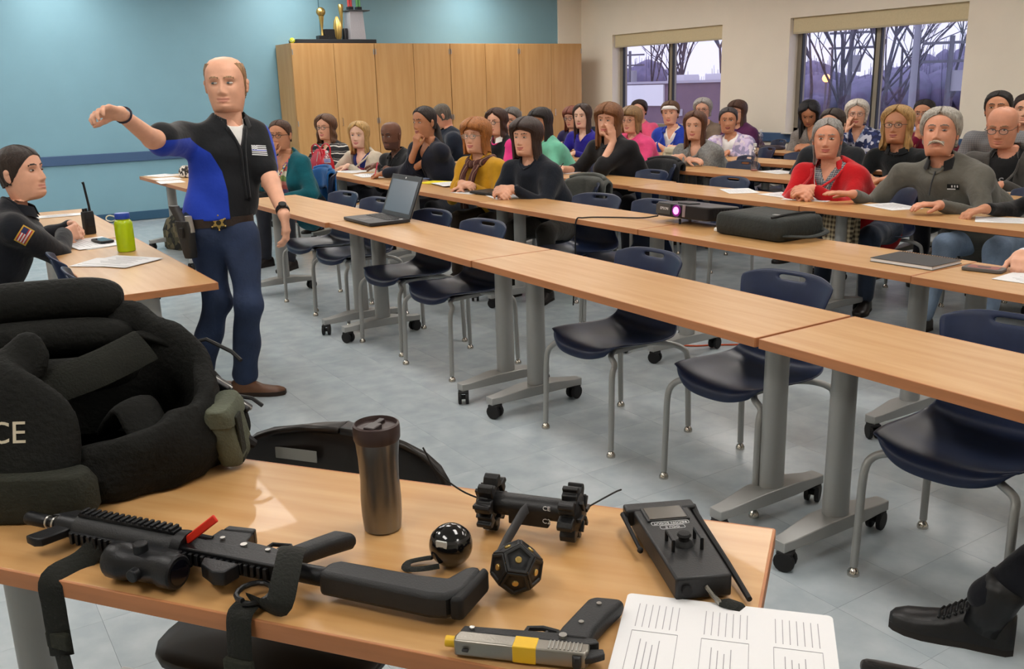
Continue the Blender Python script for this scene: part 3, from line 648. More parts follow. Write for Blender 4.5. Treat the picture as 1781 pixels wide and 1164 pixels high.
# ---------------------------------------------------------------- people
def person(label, head, look=200, hip=None, ba=None, skin='fair', hair=None, top=None, RH=None, LH=None, g=1.0, sw=.185, s=1.06, pitch=0, tilt=0,
           male=False, legs='20222A', gl=None, h=.014, hh=.0062, hipz=.50, legpts=None, shoes='1C1614', fo=None, belly=0, watch=None, arm=1.0, feet=(0, 0), headless=False, sws=None, shoedim=(.275, .09, .048), poles=(None, None), drop=0, neckback=.035, legx=.40):
    fo = dict(fo or {}); fo.setdefault('look', look); fo['male'] = 1 if male else 0
    top = dict(top or {}); hd = V3(*head); ba = ba if ba is not None else 180+(look-180)*.45
    bf = V3(math.cos(R(ba)), math.sin(R(ba)), 0); bl = V3(-bf[1], bf[0], 0)
    Rm = rot3(look, pitch, tilt)*V3(fo.get('wide', 1.04), 1, 1); C = hd-Rm@V3(0, 0, .1225*s)
    if hip is None: hip = (C-bf*.20)[:2]
    rp = V3(hip[0], hip[1], 0); root = thing('person', label, 'person', tuple(rp)); C = C-rp
    Hc = V3(0, 0, hipz); back = Hc-C; back[2] = 0
    N = C+V3(0, 0, -.176*s)+nrm(back)*neckback*(np.linalg.norm(back) > .02); N[2] += drop
    Sc = N+V3(0, 0, -.045); sp = Sc-Hc
    sl_, sr_ = sws or (sw, sw); S = {1: Sc+bl*sl_+V3(0, 0, -.018), -1: Sc-bl*sr_+V3(0, 0, -.018)}
    # hands
    def target(spec, sd):
        br = -bl
        if spec is None: spec = ('rest', .30, .09)
        if spec[0] == 'rest':      # forward, outward, turn-in angle
            a = math.atan2(bf[1], bf[0])+(-sd)*R(spec[3] if len(spec) > 3 else 48)
            p = Sc+bf*spec[1]+bl*sd*spec[2]; p[2] = .785 if len(spec) < 5 else spec[4]
            return p, V3(math.cos(a), math.sin(a), -.12), V3(0, 0, -1), .5
        if spec[0] == 'cross':
            p = Sc+bf*spec[1]-bl*sd*spec[2]; p[2] = .80+(.025 if sd > 0 else 0); return p, -bl*sd+bf*.15, V3(0, 0, -1)-bf*.3, .3
        if spec[0] == 'clasp':
            p = Sc+bf*spec[1]+bl*sd*.055; p[2] = spec[2] if len(spec) > 2 else .80
            return p, -bl*sd*.75+bf*.7, -bl*sd*.6-V3(0, 0, .5), .55
        if spec[0] == 'chin': return C+Rm@V3(-sd*.012, .090, -.205)*s, Rm@V3(sd*.25, .1, 1.), -Rm@V3(0, 1, 0), 1.1
        if spec[0] == 'mouth': return C+Rm@V3(-sd*.030, .130, -.175)*s, Rm@V3(sd*.15, -.05, 1.), -Rm@V3(0, 1, 0), .75
        if spec[0] == 'cheek': return C+Rm@V3(-sd*.085, .070, -.165)*s, Rm@V3(sd*.18, .12, 1.), Rm@V3(sd*1., -.5, 0), .28
        if spec[0] == 'lap': return V3(*(Hc+bf*.30+bl*sd*.09))+V3(0, 0, .11), bf-bl*sd*.5, V3(0, 0, -1), .4
        return V3(*spec[0])-rp, V3(*spec[1]), V3(*spec[2]), spec[3]
    A = {}
    for sd, sp_, po in ((1, LH, poles[0]), (-1, RH, poles[1])):
        W_, d, n_, cu = target(sp_, sd)
        E_ = ik(S[sd], W_, .275*s, .245*s, po if po is not None else (bf*.55+V3(0, 0, -1)+bl*sd*.1 if sp_ and sp_[0] in ('chin', 'cheek', 'mouth') else bl*sd*.75+V3(0, 0, -.8)-bf*.25))
        A[sd] = (E_, W_, d, n_, cu)
    gd = .72+belly*.5
    def torso(dr, full=True):
        wst = Hc+sp*.34+bf*.01; ch = Hc+sp*.70+bf*.008; q = []
        if full:
            q += [cap(Hc+V3(0, 0, -.02), wst, .178*g+dr, .158*g+dr, (bf, .74+belly)), ]
            if belly: q.append(cap(Hc+sp*.22+bf*(.07+belly*.1), Hc+sp*.42+bf*(.06+belly*.1), .115*g+dr, .10*g+dr, None, .06))
        q += [cap(wst, ch, .158*g+dr, .168*g+dr, (bf, .70)), cap(ch, Sc-sp*.10, .168*g+dr, .135*g+dr, (bf, .64))]
        q += [cap(S[1], S[-1], .060+dr, .060+dr, None, .05), cap(Sc+V3(0, 0, -.03), N+V3(0, 0, .014), .108+dr, .062+dr, None, .05)]
        if not male:
            for k in (-1, 1): q.append(cap(Hc+sp*.66+bf*.075*g+bl*k*.072, Hc+sp*.60+bf*.085*g+bl*k*.076, .066*g+dr, .070*g+dr, None, .045))
        return q
    sl = top.get('sleeve', 'long'); kind = top.get('kind', 'crew'); m0 = top.get('m', cloth('303848'))
    def sleeves(dr, frac=None):
        q = []
        for sd in (1, -1):
            E_, W_ = A[sd][:2]; a = arm
            if sl == 'none': continue
            if sl == 'short': q.append(cap(S[sd], S[sd]+(E_-S[sd])*.68, .064*a+dr, .066*a+dr)); continue
            q.append(cap(S[sd], E_, .060*a+dr, .051*a+dr, None, .07))
            f = .25 if sl == 'elbow' else .93
            q.append(cap(E_, E_+(W_-E_)*f, .051*a+dr, (.050 if sl == 'elbow' else .037)*a+dr, None, .025))
        return q
    vd = top.get('v', .0); vs_ = top.get('vs', .45); nr = top.get('nr', .070)
    def cutfn(vd=vd, vs_=vs_, gap=0, nr=nr):
        def f(X, Y, Z):
            c0 = N+V3(0, 0, .045)+bf*.022; d0 = nr-np.sqrt((X-c0[0])**2+(Y-c0[1])**2+((Z-c0[2])*.8)**2)
            if 'hem' in top: d0 = np.maximum(d0, top['hem']-Z)
            if not vd and not gap: return d0
            l_ = np.abs((X-N[0])*bl[0]+(Y-N[1])*bl[1]); f_ = (X-N[0])*bf[0]+(Y-N[1])*bf[1]+.02-(sp[0]*bf[0]+sp[1]*bf[1])*(Z-N[2])/max(sp[2], .2)
            return np.maximum(d0, np.minimum((gap+np.maximum(Z-(N[2]-vd), 0)*vs_-l_)*.8, f_))
        return f
    sm, lm = skinmat(skin); lm = mat('lips_male_'+skin, tuple(.45*a+.55*b_ for a, b_ in zip(lin(SKIN[skin][0]), lin(SKIN[skin][1]))), .5) if male else lm; hc = hair[1] if hair else '3A2A20'
    # body: head, neck, arms and hands in one skin mesh
    Vs, Fs, Ms = [], [], []; n0 = 0
    def addm(V, F, mi):
        nonlocal n0
        F = F.tolist() if hasattr(F, 'tolist') else F
        Vs.append(np.asarray(V)); Fs.extend([tuple(i+n0 for i in f) for f in F]); Ms.extend(list(mi)); n0 += len(V)
    if not headless: addm(*make_head(C, Rm, N, s, skin, hc, fo))
    hp = []
    for sd in (1, -1):
        E_, W_, d, n_, cu = A[sd]; hp += hand(W_, d, n_, sd, cu, s*.98)
        st = E_ if sl != 'long' else W_+(E_-W_)*.45
        hp.append(cap(st, W_+nrm(d)*.01, .041*arm if sl != 'long' else .032, .0275, None, .02))
        if sl in ('short', 'none'): hp.append(cap(S[sd], E_, .046*arm, .041*arm, None, .02))
    V, F = sdf(hp, hh, .008, it=1, relaxl=.35); addm(V, F, np.zeros(len(F), int))
    if kind in ('v', 'open') or top.get('chest'):
        V, F = sdf([p for p in torso(-.028, False)], .016, .04, cut=None); addm(V, F, np.zeros(len(F), int))
    core = B(); core.tube([tuple(N+V3(0, 0, .03)), tuple(Sc), tuple(Hc+sp*.5), tuple(Hc)], [.045, .075, .075, .075], 10)      # trunk and arms under the clothes
    for sd in (1, -1): core.tube([tuple(Sc+V3(0, 0, -.02)), tuple(S[sd]), tuple(S[sd]+(A[sd][0]-S[sd])*.5), tuple(A[sd][0]), tuple(A[sd][1])], [.04, .04, .036, .032, .022], 8)
    addm(core.V, core.F, np.zeros(len(core.F), int))
    h3 = mat('stubble_'+(fo.get('scol') or hc), fo.get('scol') or hc, .8)  # hair colour of stubble, mustache area and buzz cut
    body = mk('body', np.concatenate(Vs), Fs, [sm, lm, hairmat(fo.get('bcol', hc)), h3], root, mi=Ms, sharp=180)
    if not headless:
        make_eyes(C, Rm, s, root, fo, fo.get('iris', '3B2A20'))
        if hair:
            st = dict(STY[hair[0]]) if hair[0] in STY else None
            if st is not None:
                if len(hair) > 2: st.update(hair[2])
                make_hair(C, Rm, s, hair[1], st, root, look)
        if fo.get('bun'): b = B(); b.sph(tuple(C+Rm@V3(*fo['bun'][:3])*s), fo['bun'][3]*s, 14, 10); b.build('hair_bun', hairmat(hc), root, sharp=180)
        if gl: make_glasses(C, Rm, s, root, gl)
        if fo.get('stash'):
            b = B(); b.tube([tuple(C+Rm@V3(x, y, z)*s) for x, y, z in ((-.038, .082, -.078), (-.025, .096, -.066), (-.008, .104, -.058), (.008, .104, -.058), (.025, .096, -.066), (.038, .082, -.078))], [.004, .008, .0095, .0095, .008, .004], 8, sq=.7); b.build('mustache', hairmat(fo['stash']), root)
    # clothes
    info = dict(root=root, rp=rp, C=C, N=N, Sc=Sc, Hc=Hc, A=A, S=S, bf=bf, bl=bl, sp=sp, Rm=Rm, s=s)
    if kind == 'open':
        im = top['inner']; V, F = sdf(torso(-.014), h, .05, cut=cutfn(top.get('iv', .0), .5, 0, .068), seed=hash(label) % 99)
        mk(top.get('iname', 'shirt'), V, F, im, root, sharp=180)
        V, F = sdf(torso(.010)+sleeves(.004), h, .04, cut=cutfn(top.get('v', .40), top.get('vs', .22), top.get('gap', .03), .082), noise=top.get('wr', .006), seed=len(label))
    else:
        V, F = sdf(torso(.004)+sleeves(0), h, .04, cut=cutfn(), noise=top.get('wr', .006), seed=len(label))
    mats = m0 if isinstance(m0, (list, tuple)) else [m0]; mi = None
    if top.get('fn'):
        cen = V[F].mean(1); q = cen-N; mi = [top['fn'](float(a@bl), float(a@bf), float(a[2]), c_) for a, c_ in zip(q, cen)]
    sh = mk(top.get('name', 'top'), V, F, mats, root, mi=mi, sharp=180); info['shirt'] = sh
    if top.get('sfn'):
        at_ = sh.data.attributes.new('panel', 'FLOAT', 'POINT'); q = V-N
        at_.data.foreach_set('value', np.array([top['sfn'](float(a@bl), float(a@bf), float(a[2]), c_) for a, c_ in zip(q, V)], dtype=np.float32))
    info['bvh'] = BVHTree.FromPolygons(V.tolist(), F.tolist())
    m00 = top.get('trim', mats[0])
    def drop_on(p, d_, off=.004):
        hit = info['bvh'].ray_cast(Vector(p), Vector(d_)); return np.array(hit[0])-np.asarray(d_)*off if hit[0] is not None else None
    if not top.get('collar') or kind != 'open':
        ring = []; a0 = 0 if not vd and kind != 'open' else R(38)
        rr_ = nr+.004 if kind != 'open' else .084
        for t in np.linspace(a0, 2*math.pi-a0, 40):
            q = drop_on(N+V3(0, 0, .25)+bf*.022+(bf*math.cos(t)+bl*math.sin(t))*rr_, V3(0, 0, -1), .0)
            if q is not None and abs(q[2]-N[2]) < .09: ring.append(q)
        if len(ring) > 20:
            Q = np.array(ring); k3 = np.array([.25, .5, .25])
            for _ in range(4): Q[1:-1] = Q[:-2]*.25+Q[1:-1]*.5+Q[2:]*.25
            B().tube([tuple(q) for q in Q], .0085, 7).build('neckband', m00, root, sharp=180)
    if kind == 'open' or vd:
        vd_, vs2, gp = (top.get('v', .40), top.get('vs', .22), top.get('gap', .03)) if kind == 'open' else (vd, vs_, 0)
        for sd in (1, -1):
            pts = []
            for z_ in np.linspace(N[2]-.015, N[2]-(vd_ if kind != 'open' else max(vd_, .36)), 16):
                q = drop_on(V3(N[0], N[1], z_)+bf*.5+bl*sd*(gp+max(z_-(N[2]-vd_), 0)*vs2+.009), -bf, .0)
                if q is not None: pts.append(q)
            if len(pts) > 6:
                Q = np.array(pts)
                for _ in range(3): Q[1:-1] = Q[:-2]*.25+Q[1:-1]*.5+Q[2:]*.25
                B().tube([tuple(q) for q in Q], .009, 7).build('front_edge', m00, root, sharp=180)
    if top.get('collar'):
        cm = top['collar']; hgt = top.get('ch', .05); b = B(); rs = []
        for z, rr, dr in ((0, .080, 0), (hgt*.6, .070, 0), (hgt, .071, 0), (hgt, .078, 0), (hgt*.3, .089, .0), (-.004, .097, 0)):
            ring = []
            for t in np.linspace(R(top.get('copen', 24)), 2*math.pi-R(top.get('copen', 24)), 26):
                dip = -.030*max(0, math.cos(t))**2
                ring.append(tuple(N+V3(0, 0, .0+z+dip)+(bf*math.cos(t)*1.03+bl*math.sin(t))*(rr+.008*max(0, math.cos(t)))+bf*.012))
            rs.append(ring)
        b.rings(rs, 0, None, False, False); b.build('collar', cm, root, sharp=70)
    if top.get('hood'):
        b = B(); P = [N+V3(0, 0, .01-.05*max(0, math.cos(t)))+(bf*math.cos(t)*1.1+bl*math.sin(t))*.105-bf*.012 for t in np.linspace(R(40), 2*math.pi-R(40), 22)]
        b.tube([tuple(p) for p in P], [.012+.028*math.sin(i/21*math.pi)**.6 for i in range(22)], 8, sq=.8); b.build('hood', m0 if not isinstance(m0, (list, tuple)) else m0[0], root, sharp=180)
    if watch:
        sd = watch[0]; E_, W_ = A[sd][:2]; d = nrm(W_-E_); p = W_-d*.02; b = B(); b.cyl(tuple(p-d*.011), tuple(p+d*.011), .033, n=16)
        wn = b.build('watch', mat('watch_'+watch[1], watch[1], .35), root, bevel=.003)
        if len(watch) > 2: b = B(); n2 = nrm(V3(0, 0, 1)*.8-bf*.2); n2 = nrm(n2-d*np.dot(n2, d)); b.cyl(tuple(p+n2*.024), tuple(p+n2*.040), .019, n=18); b.build('watch_face', black_pl, wn, bevel=.002)
    # trousers and shoes
    tr = []; lgm = legs if not isinstance(legs, str) else cloth(legs)
    for sd in (1, -1):
        if legpts: hj, kn, an, toe = [V3(*q)-rp for q in legpts[sd]]
        else:
            f2 = feet[0] if sd > 0 else feet[1]
            hj = Hc+bl*sd*.095+V3(0, 0, -.01); kn = hj+bf*legx+bl*sd*.05; kn[2] = .50; an = kn+bf*(.02+f2)+bl*sd*.01; an[2] = .10; toe = an+bf*.17+bl*sd*.03; toe[2] = 0
        th = .092*math.sqrt(g)
        tr += [cap(hj, kn, th, .066*math.sqrt(g), None, .03), cap(kn, an, .066*math.sqrt(g), .052 if not legpts else .068 if hipz > .6 else .056, None, .03)]
        heel = an.copy(); d2 = nrm((toe-an)*V3(1, 1, 0)); heel = heel-d2*.07; heel[2] = 0; toe2 = heel+d2*shoedim[0]
        make_shoe(root, heel, toe2, shoes if isinstance(shoes, str) else shoes[0], hgt=shoedim[1], wd=shoedim[2], sole='1A1512' if isinstance(shoes, str) else shoes[1])
    tr.append(cap(Hc+bl*.07, Hc-bl*.07, (.105 if legpts else .125)*g, (.105 if legpts else .125)*g, (bf, .85 if not legpts else 1.0), .05))
    if legpts: tr.append(cap(Hc, Hc+V3(0, 0, .05), .150*g, .145*g, (bf, .76), .05))
    V, F = sdf(tr, .018 if not legpts else .011, .03, noise=.004 if not legpts else .007, seed=len(label)+3)
    info['trousers'] = mk('trousers', V, F, lgm, root, sharp=180)
    info['tbvh'] = BVHTree.FromPolygons(V.tolist(), F.tolist())
    return info
P = {}
wht = cloth('E4E2DE')
# seated audience -----------------------------------------------------------------------------
P['teal'] = person('woman in a teal cardigan and lanyard holding a pen to her lips', (2.86, 8.22, 1.281), 222, (3.04, 8.17), 205, 'tan', ('tight', '4A3020'), dict(kind='open', m=cloth('0E5560', bump=.5), inner=stripes('pink_green_top', ['C9685F', 'D88A80', '7F9A58', 'E0D9C4', 'C9685F', '6A5A80'], 2, 4.2, distort=.3), v=.6, vs=.06, gap=.075, iv=.16), RH=('mouth',), LH=((2.75, 7.98, .62), (-.3, -.3, -1), (1, 0, 0), .5), gl='1B1512', g=1.12, legs='22242C', fo=dict(bun=(0, -.11, .0, .04)))
P['stripe'] = person('woman with glasses in a black and white striped top beside the red handbag', (3.95, 9.85, 1.265), 215, (4.2, 9.82), 200, 'fair', ('wavy', '5E3F2A', dict(zl=-.15)), dict(kind='v', m=stripes('black_white_stripes', ['15151A', 'CFCBC6', '15151A', '8F8B88', '15151A'], 2, 13, distort=.5, ramp=[0, .38, .52, .7, .78]), v=.13), gl='2A2422', g=1.15)
P['cream'] = person('blonde woman in a cream cardigan over a navy top', (3.98, 9.03, 1.205), 222, (4.2, 9.0), 200, 'pale', ('shoulder', 'B8935A', dict(zl=-.17, th=.014)), dict(kind='open', m=cloth('B9AE9C'), inner=cloth('1B2A66'), v=.5, vs=.14, gap=.05, iv=.15), g=1.0, fo=dict(iris='4A5A66'), RH=('rest', .36, .16, 10))
P['hoodie'] = person('shaven-headed man in a charcoal hoodie leaning on folded arms', (3.92, 8.16, 1.225), 205, (4.28, 8.1), 190, 'dark', None, dict(kind='v', m=cloth('17181B'), v=.10, vs=.35, hood=1, chest=1), RH=('cross', .2, .06), LH=('cross', .2, .06), male=True, pitch=-4, g=1.12, sw=.2, fo=dict(brow=1, bcol='1A1210', stubble=1, scol='52352A', nose=1.1, iris='1A100C'), neckback=.06)
P['blazer'] = person('woman in a navy blazer with a long dark ponytail, hand at her chin', (3.90, 7.42, 1.367), 192, (4.17, 7.35), 188, 'olive', ('tight', '1F1511'), dict(kind='open', m=cloth('161A28'), inner=cloth('15161C'), v=.34, vs=.26, gap=.0, iv=.17), RH=('chin',), LH=((3.62, 7.72, .785), (-.3, .9, -.1), (0, 0, -1), .7), g=1.05, s=1.08)
P['jacket'] = person('man seen from behind in a dark navy jacket bending forward', (5.30, 9.72, 1.333), 150, (5.62, 9.3), 165, 'ruddy', ('crew', '5A5248'), dict(m=cloth('1D2431', bump=.6), collar=cloth('1D2431')), male=True, pitch=-18, g=1.2, sw=.21, neckback=.07)
P['vest'] = person('woman with glasses in a black vest over a hot pink blouse', (5.32, 8.48, 1.287), 203, (5.58, 8.4), 190, 'fair', ('wavy', '3E2519', dict(zl=-.14)), dict(m=[cloth('D8347F'), cloth('15161A')], fn=lambda l, f, z, c: 1 if abs(l) < .155 and z > -.6 else 0, collar=wht), gl='2A2020', g=1.15)
P['grey'] = person('woman with short grey hair and glasses behind the black vest', (6.3, 9.7, 1.258), 212, None, 195, 'fair', ('mid', '5F5A56', dict(th=.018)), dict(m=cloth('2A2238')), gl='201C1C', g=1.1, pitch=-8)
P['yellow'] = person('woman in a mustard yellow sweater and brown striped scarf', (3.83, 6.41, 1.275), 207, (4.05, 6.36), 195, 'fair', ('bobbang', 'A4662F', dict(zl=-.12, th=.021)), dict(m=cloth('C08F1E', bump=.5), nr=.066), gl='8A7A6A', g=1.12, s=1.06, h=.011, hh=.0055, fo=dict(iris='5A6A72'), RH=('cross', .27, .03), LH=('rest', .26, .12, 60), legs='2A2018', pitch=3)
P['sweat'] = person('woman in a dark navy sweatshirt with brown fringe, hands folded on the table', (3.86, 5.74, 1.283), 205, (4.1, 5.66), 200, 'fair', ('bobbang', '33211A', dict(zl=-.135, th=.021, zh=.05)), dict(m=cloth('171C26', bump=.5), nr=.072), RH=('clasp', .30, .79), LH=('clasp', .30, .81), g=1.12, s=1.06, h=.011, hh=.0055, watch=(1, '14161A', 1), fo=dict(smile=1), legs='25231F', pitch=3, arm=1.1)
P['mint'] = person('dark-haired woman in a mint green sweater turned to the left', (5.30, 7.65, 1.297), 195, (5.62, 7.5), 185, 'tan', ('longbang', '1B1312', dict(zl=-.2)), dict(m=cloth('6DB79B', bump=.5)), g=1.18, tilt=-8)
P['auburn'] = person('auburn-haired woman with glasses at the cabinet end', (7.40, 9.95, 1.236), 200, None, None, 'fair', ('longbang', '6E3320', dict(zl=-.16)), dict(m=cloth('26224A')), gl='5A4A44', pitch=-8)
P['royal'] = person('woman with long straight brown hair in a royal purple top', (6.50, 8.53, 1.302), 207, (6.72, 8.45), 195, 'pale', ('long', '3B2820', dict(th=.013, a1=48, a2=62)), dict(kind='v', m=cloth('2A2490'), v=.10, vs=.8))
P['black'] = person('woman in a black top resting her cheek on one hand', (5.30, 6.56, 1.342), 207, (5.6, 6.45), 192, 'fair', ('longbang', '7A4E2E', dict(zl=-.22, th=.021)), dict(m=cloth('17171A'), sleeve='elbow', nr=.078), LH=('cheek',), RH=((4.98, 6.85, .79), (-.75, -.6, -.1), (0, 0, -1), .6), g=1.25, s=1.1, tilt=4, arm=1.25, h=.012)
P['pink'] = person('woman with a short light brown bob in a bright pink sweater', (6.45, 7.62, 1.275), 200, (6.7, 7.5), 188, 'fair', ('bobbang', '8A6A45', dict(zl=-.11)), dict(m=cloth('D9487C', bump=.5)), gl='8A5A50', g=1.15)
P['salmon'] = person('short-haired woman in a salmon pink shirt by the window', (8.6, 9.99, 1.286), 212, (8.8, 9.9), 200, 'fair', ('short', '2C1C18', dict(th=.016)), dict(m=cloth('D8557A'), sleeve='long'), gl='2A2222')
P['band'] = person('woman in a royal blue hoodie with a white headband and folded arms', (7.55, 8.22, 1.301), 215, (7.8, 8.1), 200, 'fair', ('tight', '5A3E28', dict(th=.013)), dict(kind='open', m=cloth('2440A8', bump=.5), inner=wht, v=.3, vs=.3, gap=.012, iv=.12, hood=1), RH=('cross', .23, .07), LH=('cross', .23, .07), g=1.15, fo=dict(bun=(0, -.08, .085, .045)))
P['sweater'] = person('brown-haired woman in a heather grey V-neck sweater, arms crossed on the table', (6.45, 6.67, 1.234), 210, (6.72, 6.55), 197, 'fair', ('shoulder', '5B3722', dict(zl=-.2, th=.016)), dict(kind='v', m=mat('heather_grey_knit', '80807E', .9, var=.3, vs=60, bump=.5, bs=40), v=.15, vs=.5), RH=('cross', .22, .02), LH=('cross', .2, .05), g=1.08, fo=dict(smile=.5))
P['silver'] = person('silver-haired woman with glasses in a taupe jacket at the window', (8.55, 8.71, 1.303), 215, (8.8, 8.6), 200, 'fair', ('mid', 'A8A4A0', dict(th=.02)), dict(kind='open', m=cloth('7A6A5C'), inner=cloth('5A4A44'), v=.3, gap=.01), gl='8A6A60')
P['lilac'] = person('woman in a lilac patterned jacket with swept-back dark grey hair', (7.55, 7.30, 1.233), 222, (7.75, 7.2), 205, 'tan', ('tight', '3A3436', dict(th=.012)), dict(kind='open', m=blotch('lilac_print', ['A79AC0', 'C3B4D0', '8F8AA8', 'CFC4CE', 'B09AB8'], 28), inner=wht, v=.3, vs=.25, gap=.01, iv=.05), fo=dict(smile=1), g=1.05)
P['plum'] = person('woman with long brown hair in a plum sweater at the window', (8.6, 8.17, 1.275), 197, (8.85, 8.0), 185, 'fair', ('longbang', '4A2E20', dict(zl=-.2)), dict(m=cloth('4E2048')), gl='3A2A2A', g=1.15)
P['down'] = person('woman with long black hair in a grey sweater looking down', (8.45, 6.97, 1.252), 212, (8.8, 6.85), 197, 'olive', ('long', '141012', dict(zl=-.26, th=.02)), dict(kind='v', m=mat('mid_grey_knit', '77716C', .9, var=.25, vs=60, bump=.5, bs=40), v=.12), RH=('clasp', .24, .79), LH=('clasp', .24, .80), pitch=-30, g=1.2, fo=dict(eyeopen=.35), neckback=.06)
P['peek'] = person('dark-haired man in a charcoal jacket half hidden behind the red fleece', (6.45, 5.07, 1.27), 195, (6.7, 5.2), 190, 'fair', ('short', '2A1C14'), dict(m=cloth('23262B', bump=.6), collar=cloth('23262B')), male=True, g=1.2, sw=.21)
P['floral'] = person('white-haired woman in a blue and white floral blouse, hand to her cheek', (8.42, 6.32, 1.277), 215, (8.8, 6.2), 200, 'fair', ('mid', 'CFC8BE', dict(th=.022, zl=-.1)), dict(kind='v', m=blotch('navy_floral', ['1E2A55', '2A3766', 'B9BED0', '1A2348', '8A94B4'], 30), v=.12, sleeve='long'), RH=('cheek',), gl='7A6A66', g=1.2)
P['red'] = person('older woman in a red fleece over a plaid shirt with folded hands', (5.30, 4.20, 1.247), 214, (5.6, 4.02), 195, 'ruddy', ('longback', '8C8884', dict(zl=-.19, th=.012)), dict(kind='open', m=cloth('B4121A', bump=.5), inner=stripes('grey_plaid', ['20242E', '8A9098', '3A4252', 'A9ADA8'], 1, 45, axis2=2, f2=38), v=.24, vs=.42, gap=.006, iv=.10, collar=cloth('B4121A'), copen=55), RH=('clasp', .36, .795), LH=('clasp', .36, .815), g=1.12, h=.011, hh=.0052, s=1.06, fo=dict(smile=1.2), legs='2C3646', pitch=3)
P['blonde'] = person('blonde wavy-haired woman with glasses in a black zip jacket', (6.40, 4.43, 1.287), 200, (6.68, 4.3), 190, 'tan', ('wavy', 'A98552', dict(zl=-.16, zh=.086)), dict(m=cloth('101417', bump=.5), collar=cloth('101417'), ch=.04), gl='4A3A34', s=1.08, h=.011, pitch=4)
P['maroon'] = person('woman with a dark bun and glasses in a maroon shirt, hand at her chin', (8.35, 5.50, 1.289), 197, (8.75, 5.3), 190, 'tan', ('tight', '1A1416'), dict(m=[cloth('6E1030'), cloth('17171C')], fn=lambda l, f, z, c: 1 if f < -.06 and abs(l) < .16 else 0, collar=cloth('6E1030')), RH=('chin',), gl='8A8080', g=1.15, fo=dict(bun=(0, -.115, .05, .042)), s=1.08)
P['fleece'] = person('grey-haired man with a mustache in a grey fleece, palms on the table', (5.32, 3.38, 1.318), 203, (5.78, 3.22), 192, 'ruddy', ('short', 'A8A298', dict(th=.014, zl=-.075)), dict(m=cloth('5E5C55', bump=.55), collar=cloth('1A1A1C'), ch=.055, copen=30), RH=((5.02, 3.74, .80), (-.75, .62, .12), (0, 0, -1), .15), LH=((4.98, 3.12, .79), (-.85, .45, .1), (0, 0, -1), .3), male=True, g=1.28, sw=.225, s=1.13, pitch=10, h=.010, hh=.005, watch=(1, '2A2A2C', 1), fo=dict(stash='C4B8A8', nose=1.25, fat=.003, bcol='6A6058', iris='4A5560', eyeopen=.75), legs=mat('faded_denim', '7F93AC', .9, var=.25, vs=8, bump=.3, bs=60), belly=.12, feet=(.05, .22), legx=.44, arm=1.1)
P['checked'] = person('dark-haired man in a grey checked shirt behind the bald man', (7.55, 4.31, 1.372), 200, (7.8, 4.2), 190, 'tan', ('short', '1A1413', dict(th=.012)), dict(m=stripes('grey_check', ['6A6A6C', '858586', '77777A'], 1, 60, axis2=2, f2=60), collar=stripes('grey_check', [])) if False else dict(m=stripes('grey_check', ['5E5E60', '7A7A7C', '6C6C70'], 1, 60, axis2=2, f2=60), collar=mat('grey_check_collar', '6C6C70', .85)), male=True, g=1.2, sw=.21, pitch=8, s=1.1)
P['bald'] = person('bald man with glasses in a dark grey jacket over a printed black tee', (6.42, 3.63, 1.291), 195, (6.78, 3.5), 190, 'ruddy', None, dict(kind='open', m=cloth('44423F', bump=.6), inner=cloth('1B1C1E'), v=.30, vs=.16, gap=.055, collar=cloth('44423F'), ch=.035, copen=60), male=True, g=1.3, sw=.225, s=1.13, pitch=-12, gl='4A4038', h=.011, fo=dict(nose=1.2, fat=.004, buzz=0, bcol='8A6A50', eyeopen=.6), neckback=.07)
P['edge'] = person('dark-haired person cut by the right edge behind the bald man', (8.4, 4.55, 1.33), 205, (8.7, 4.5), None, 'fair', ('short', '2A1E1A'), dict(m=cloth('3A3438')), male=True)
P['sleeve'] = person('person in a black sweater at the right edge with paper in front', (5.45, 2.52, 1.28), 200, (5.7, 2.4), None, 'tan', ('shoulder', '2A1E1A'), dict(m=cloth('111113')), RH=((5.02, 2.87, .79), (-.7, .3, -.1), (0, 0, -1), .5), g=1.1)
P['writer'] = person('person in a pale striped shirt writing at the right edge', (4.08, 1.62, 1.30), 205, (4.3, 1.5), None, 'fair', ('short', '5A4A3A'), dict(m=stripes('blue_white_shirting', ['B4BCCB', 'D6DAE0'], 0, 150, axis2=1, f2=150)), RH=((3.80, 2.005, .79), (-.75, -.45, -.15), (0, 0, -1), .75), male=True, g=1.2, sw=.21, h=.011, hh=.005, legs='5F5338')
P['hidden'] = person('person in dark trousers seated behind the standing instructor', (2.78, 9.15, 1.27), 215, (2.95, 9.1), None, 'fair', ('short', '3A2A20'), dict(m=cloth('5A5550')), legs='17181A', shoes=('6A3418', '2A1A10'), male=True)
P['boots'] = person('person in a black uniform and laced boots at the bottom right corner', (2.72, .62, 1.30), 190, (2.98, .6), None, 'fair', ('crew', '3A2A20'), dict(m=cloth('14161C')), legs='11131A', male=True, g=1.15, legpts={1: ((2.95, .50, .49), (2.55, .40, .51), (2.42, .45, .12), (2.3, .6, 0)), -1: ((2.95, .72, .49), (2.50, .86, .52), (2.275, 1.175, .15), (2.15, 1.395, 0))}, shoes='101012', shoedim=(.315, .125, .054))
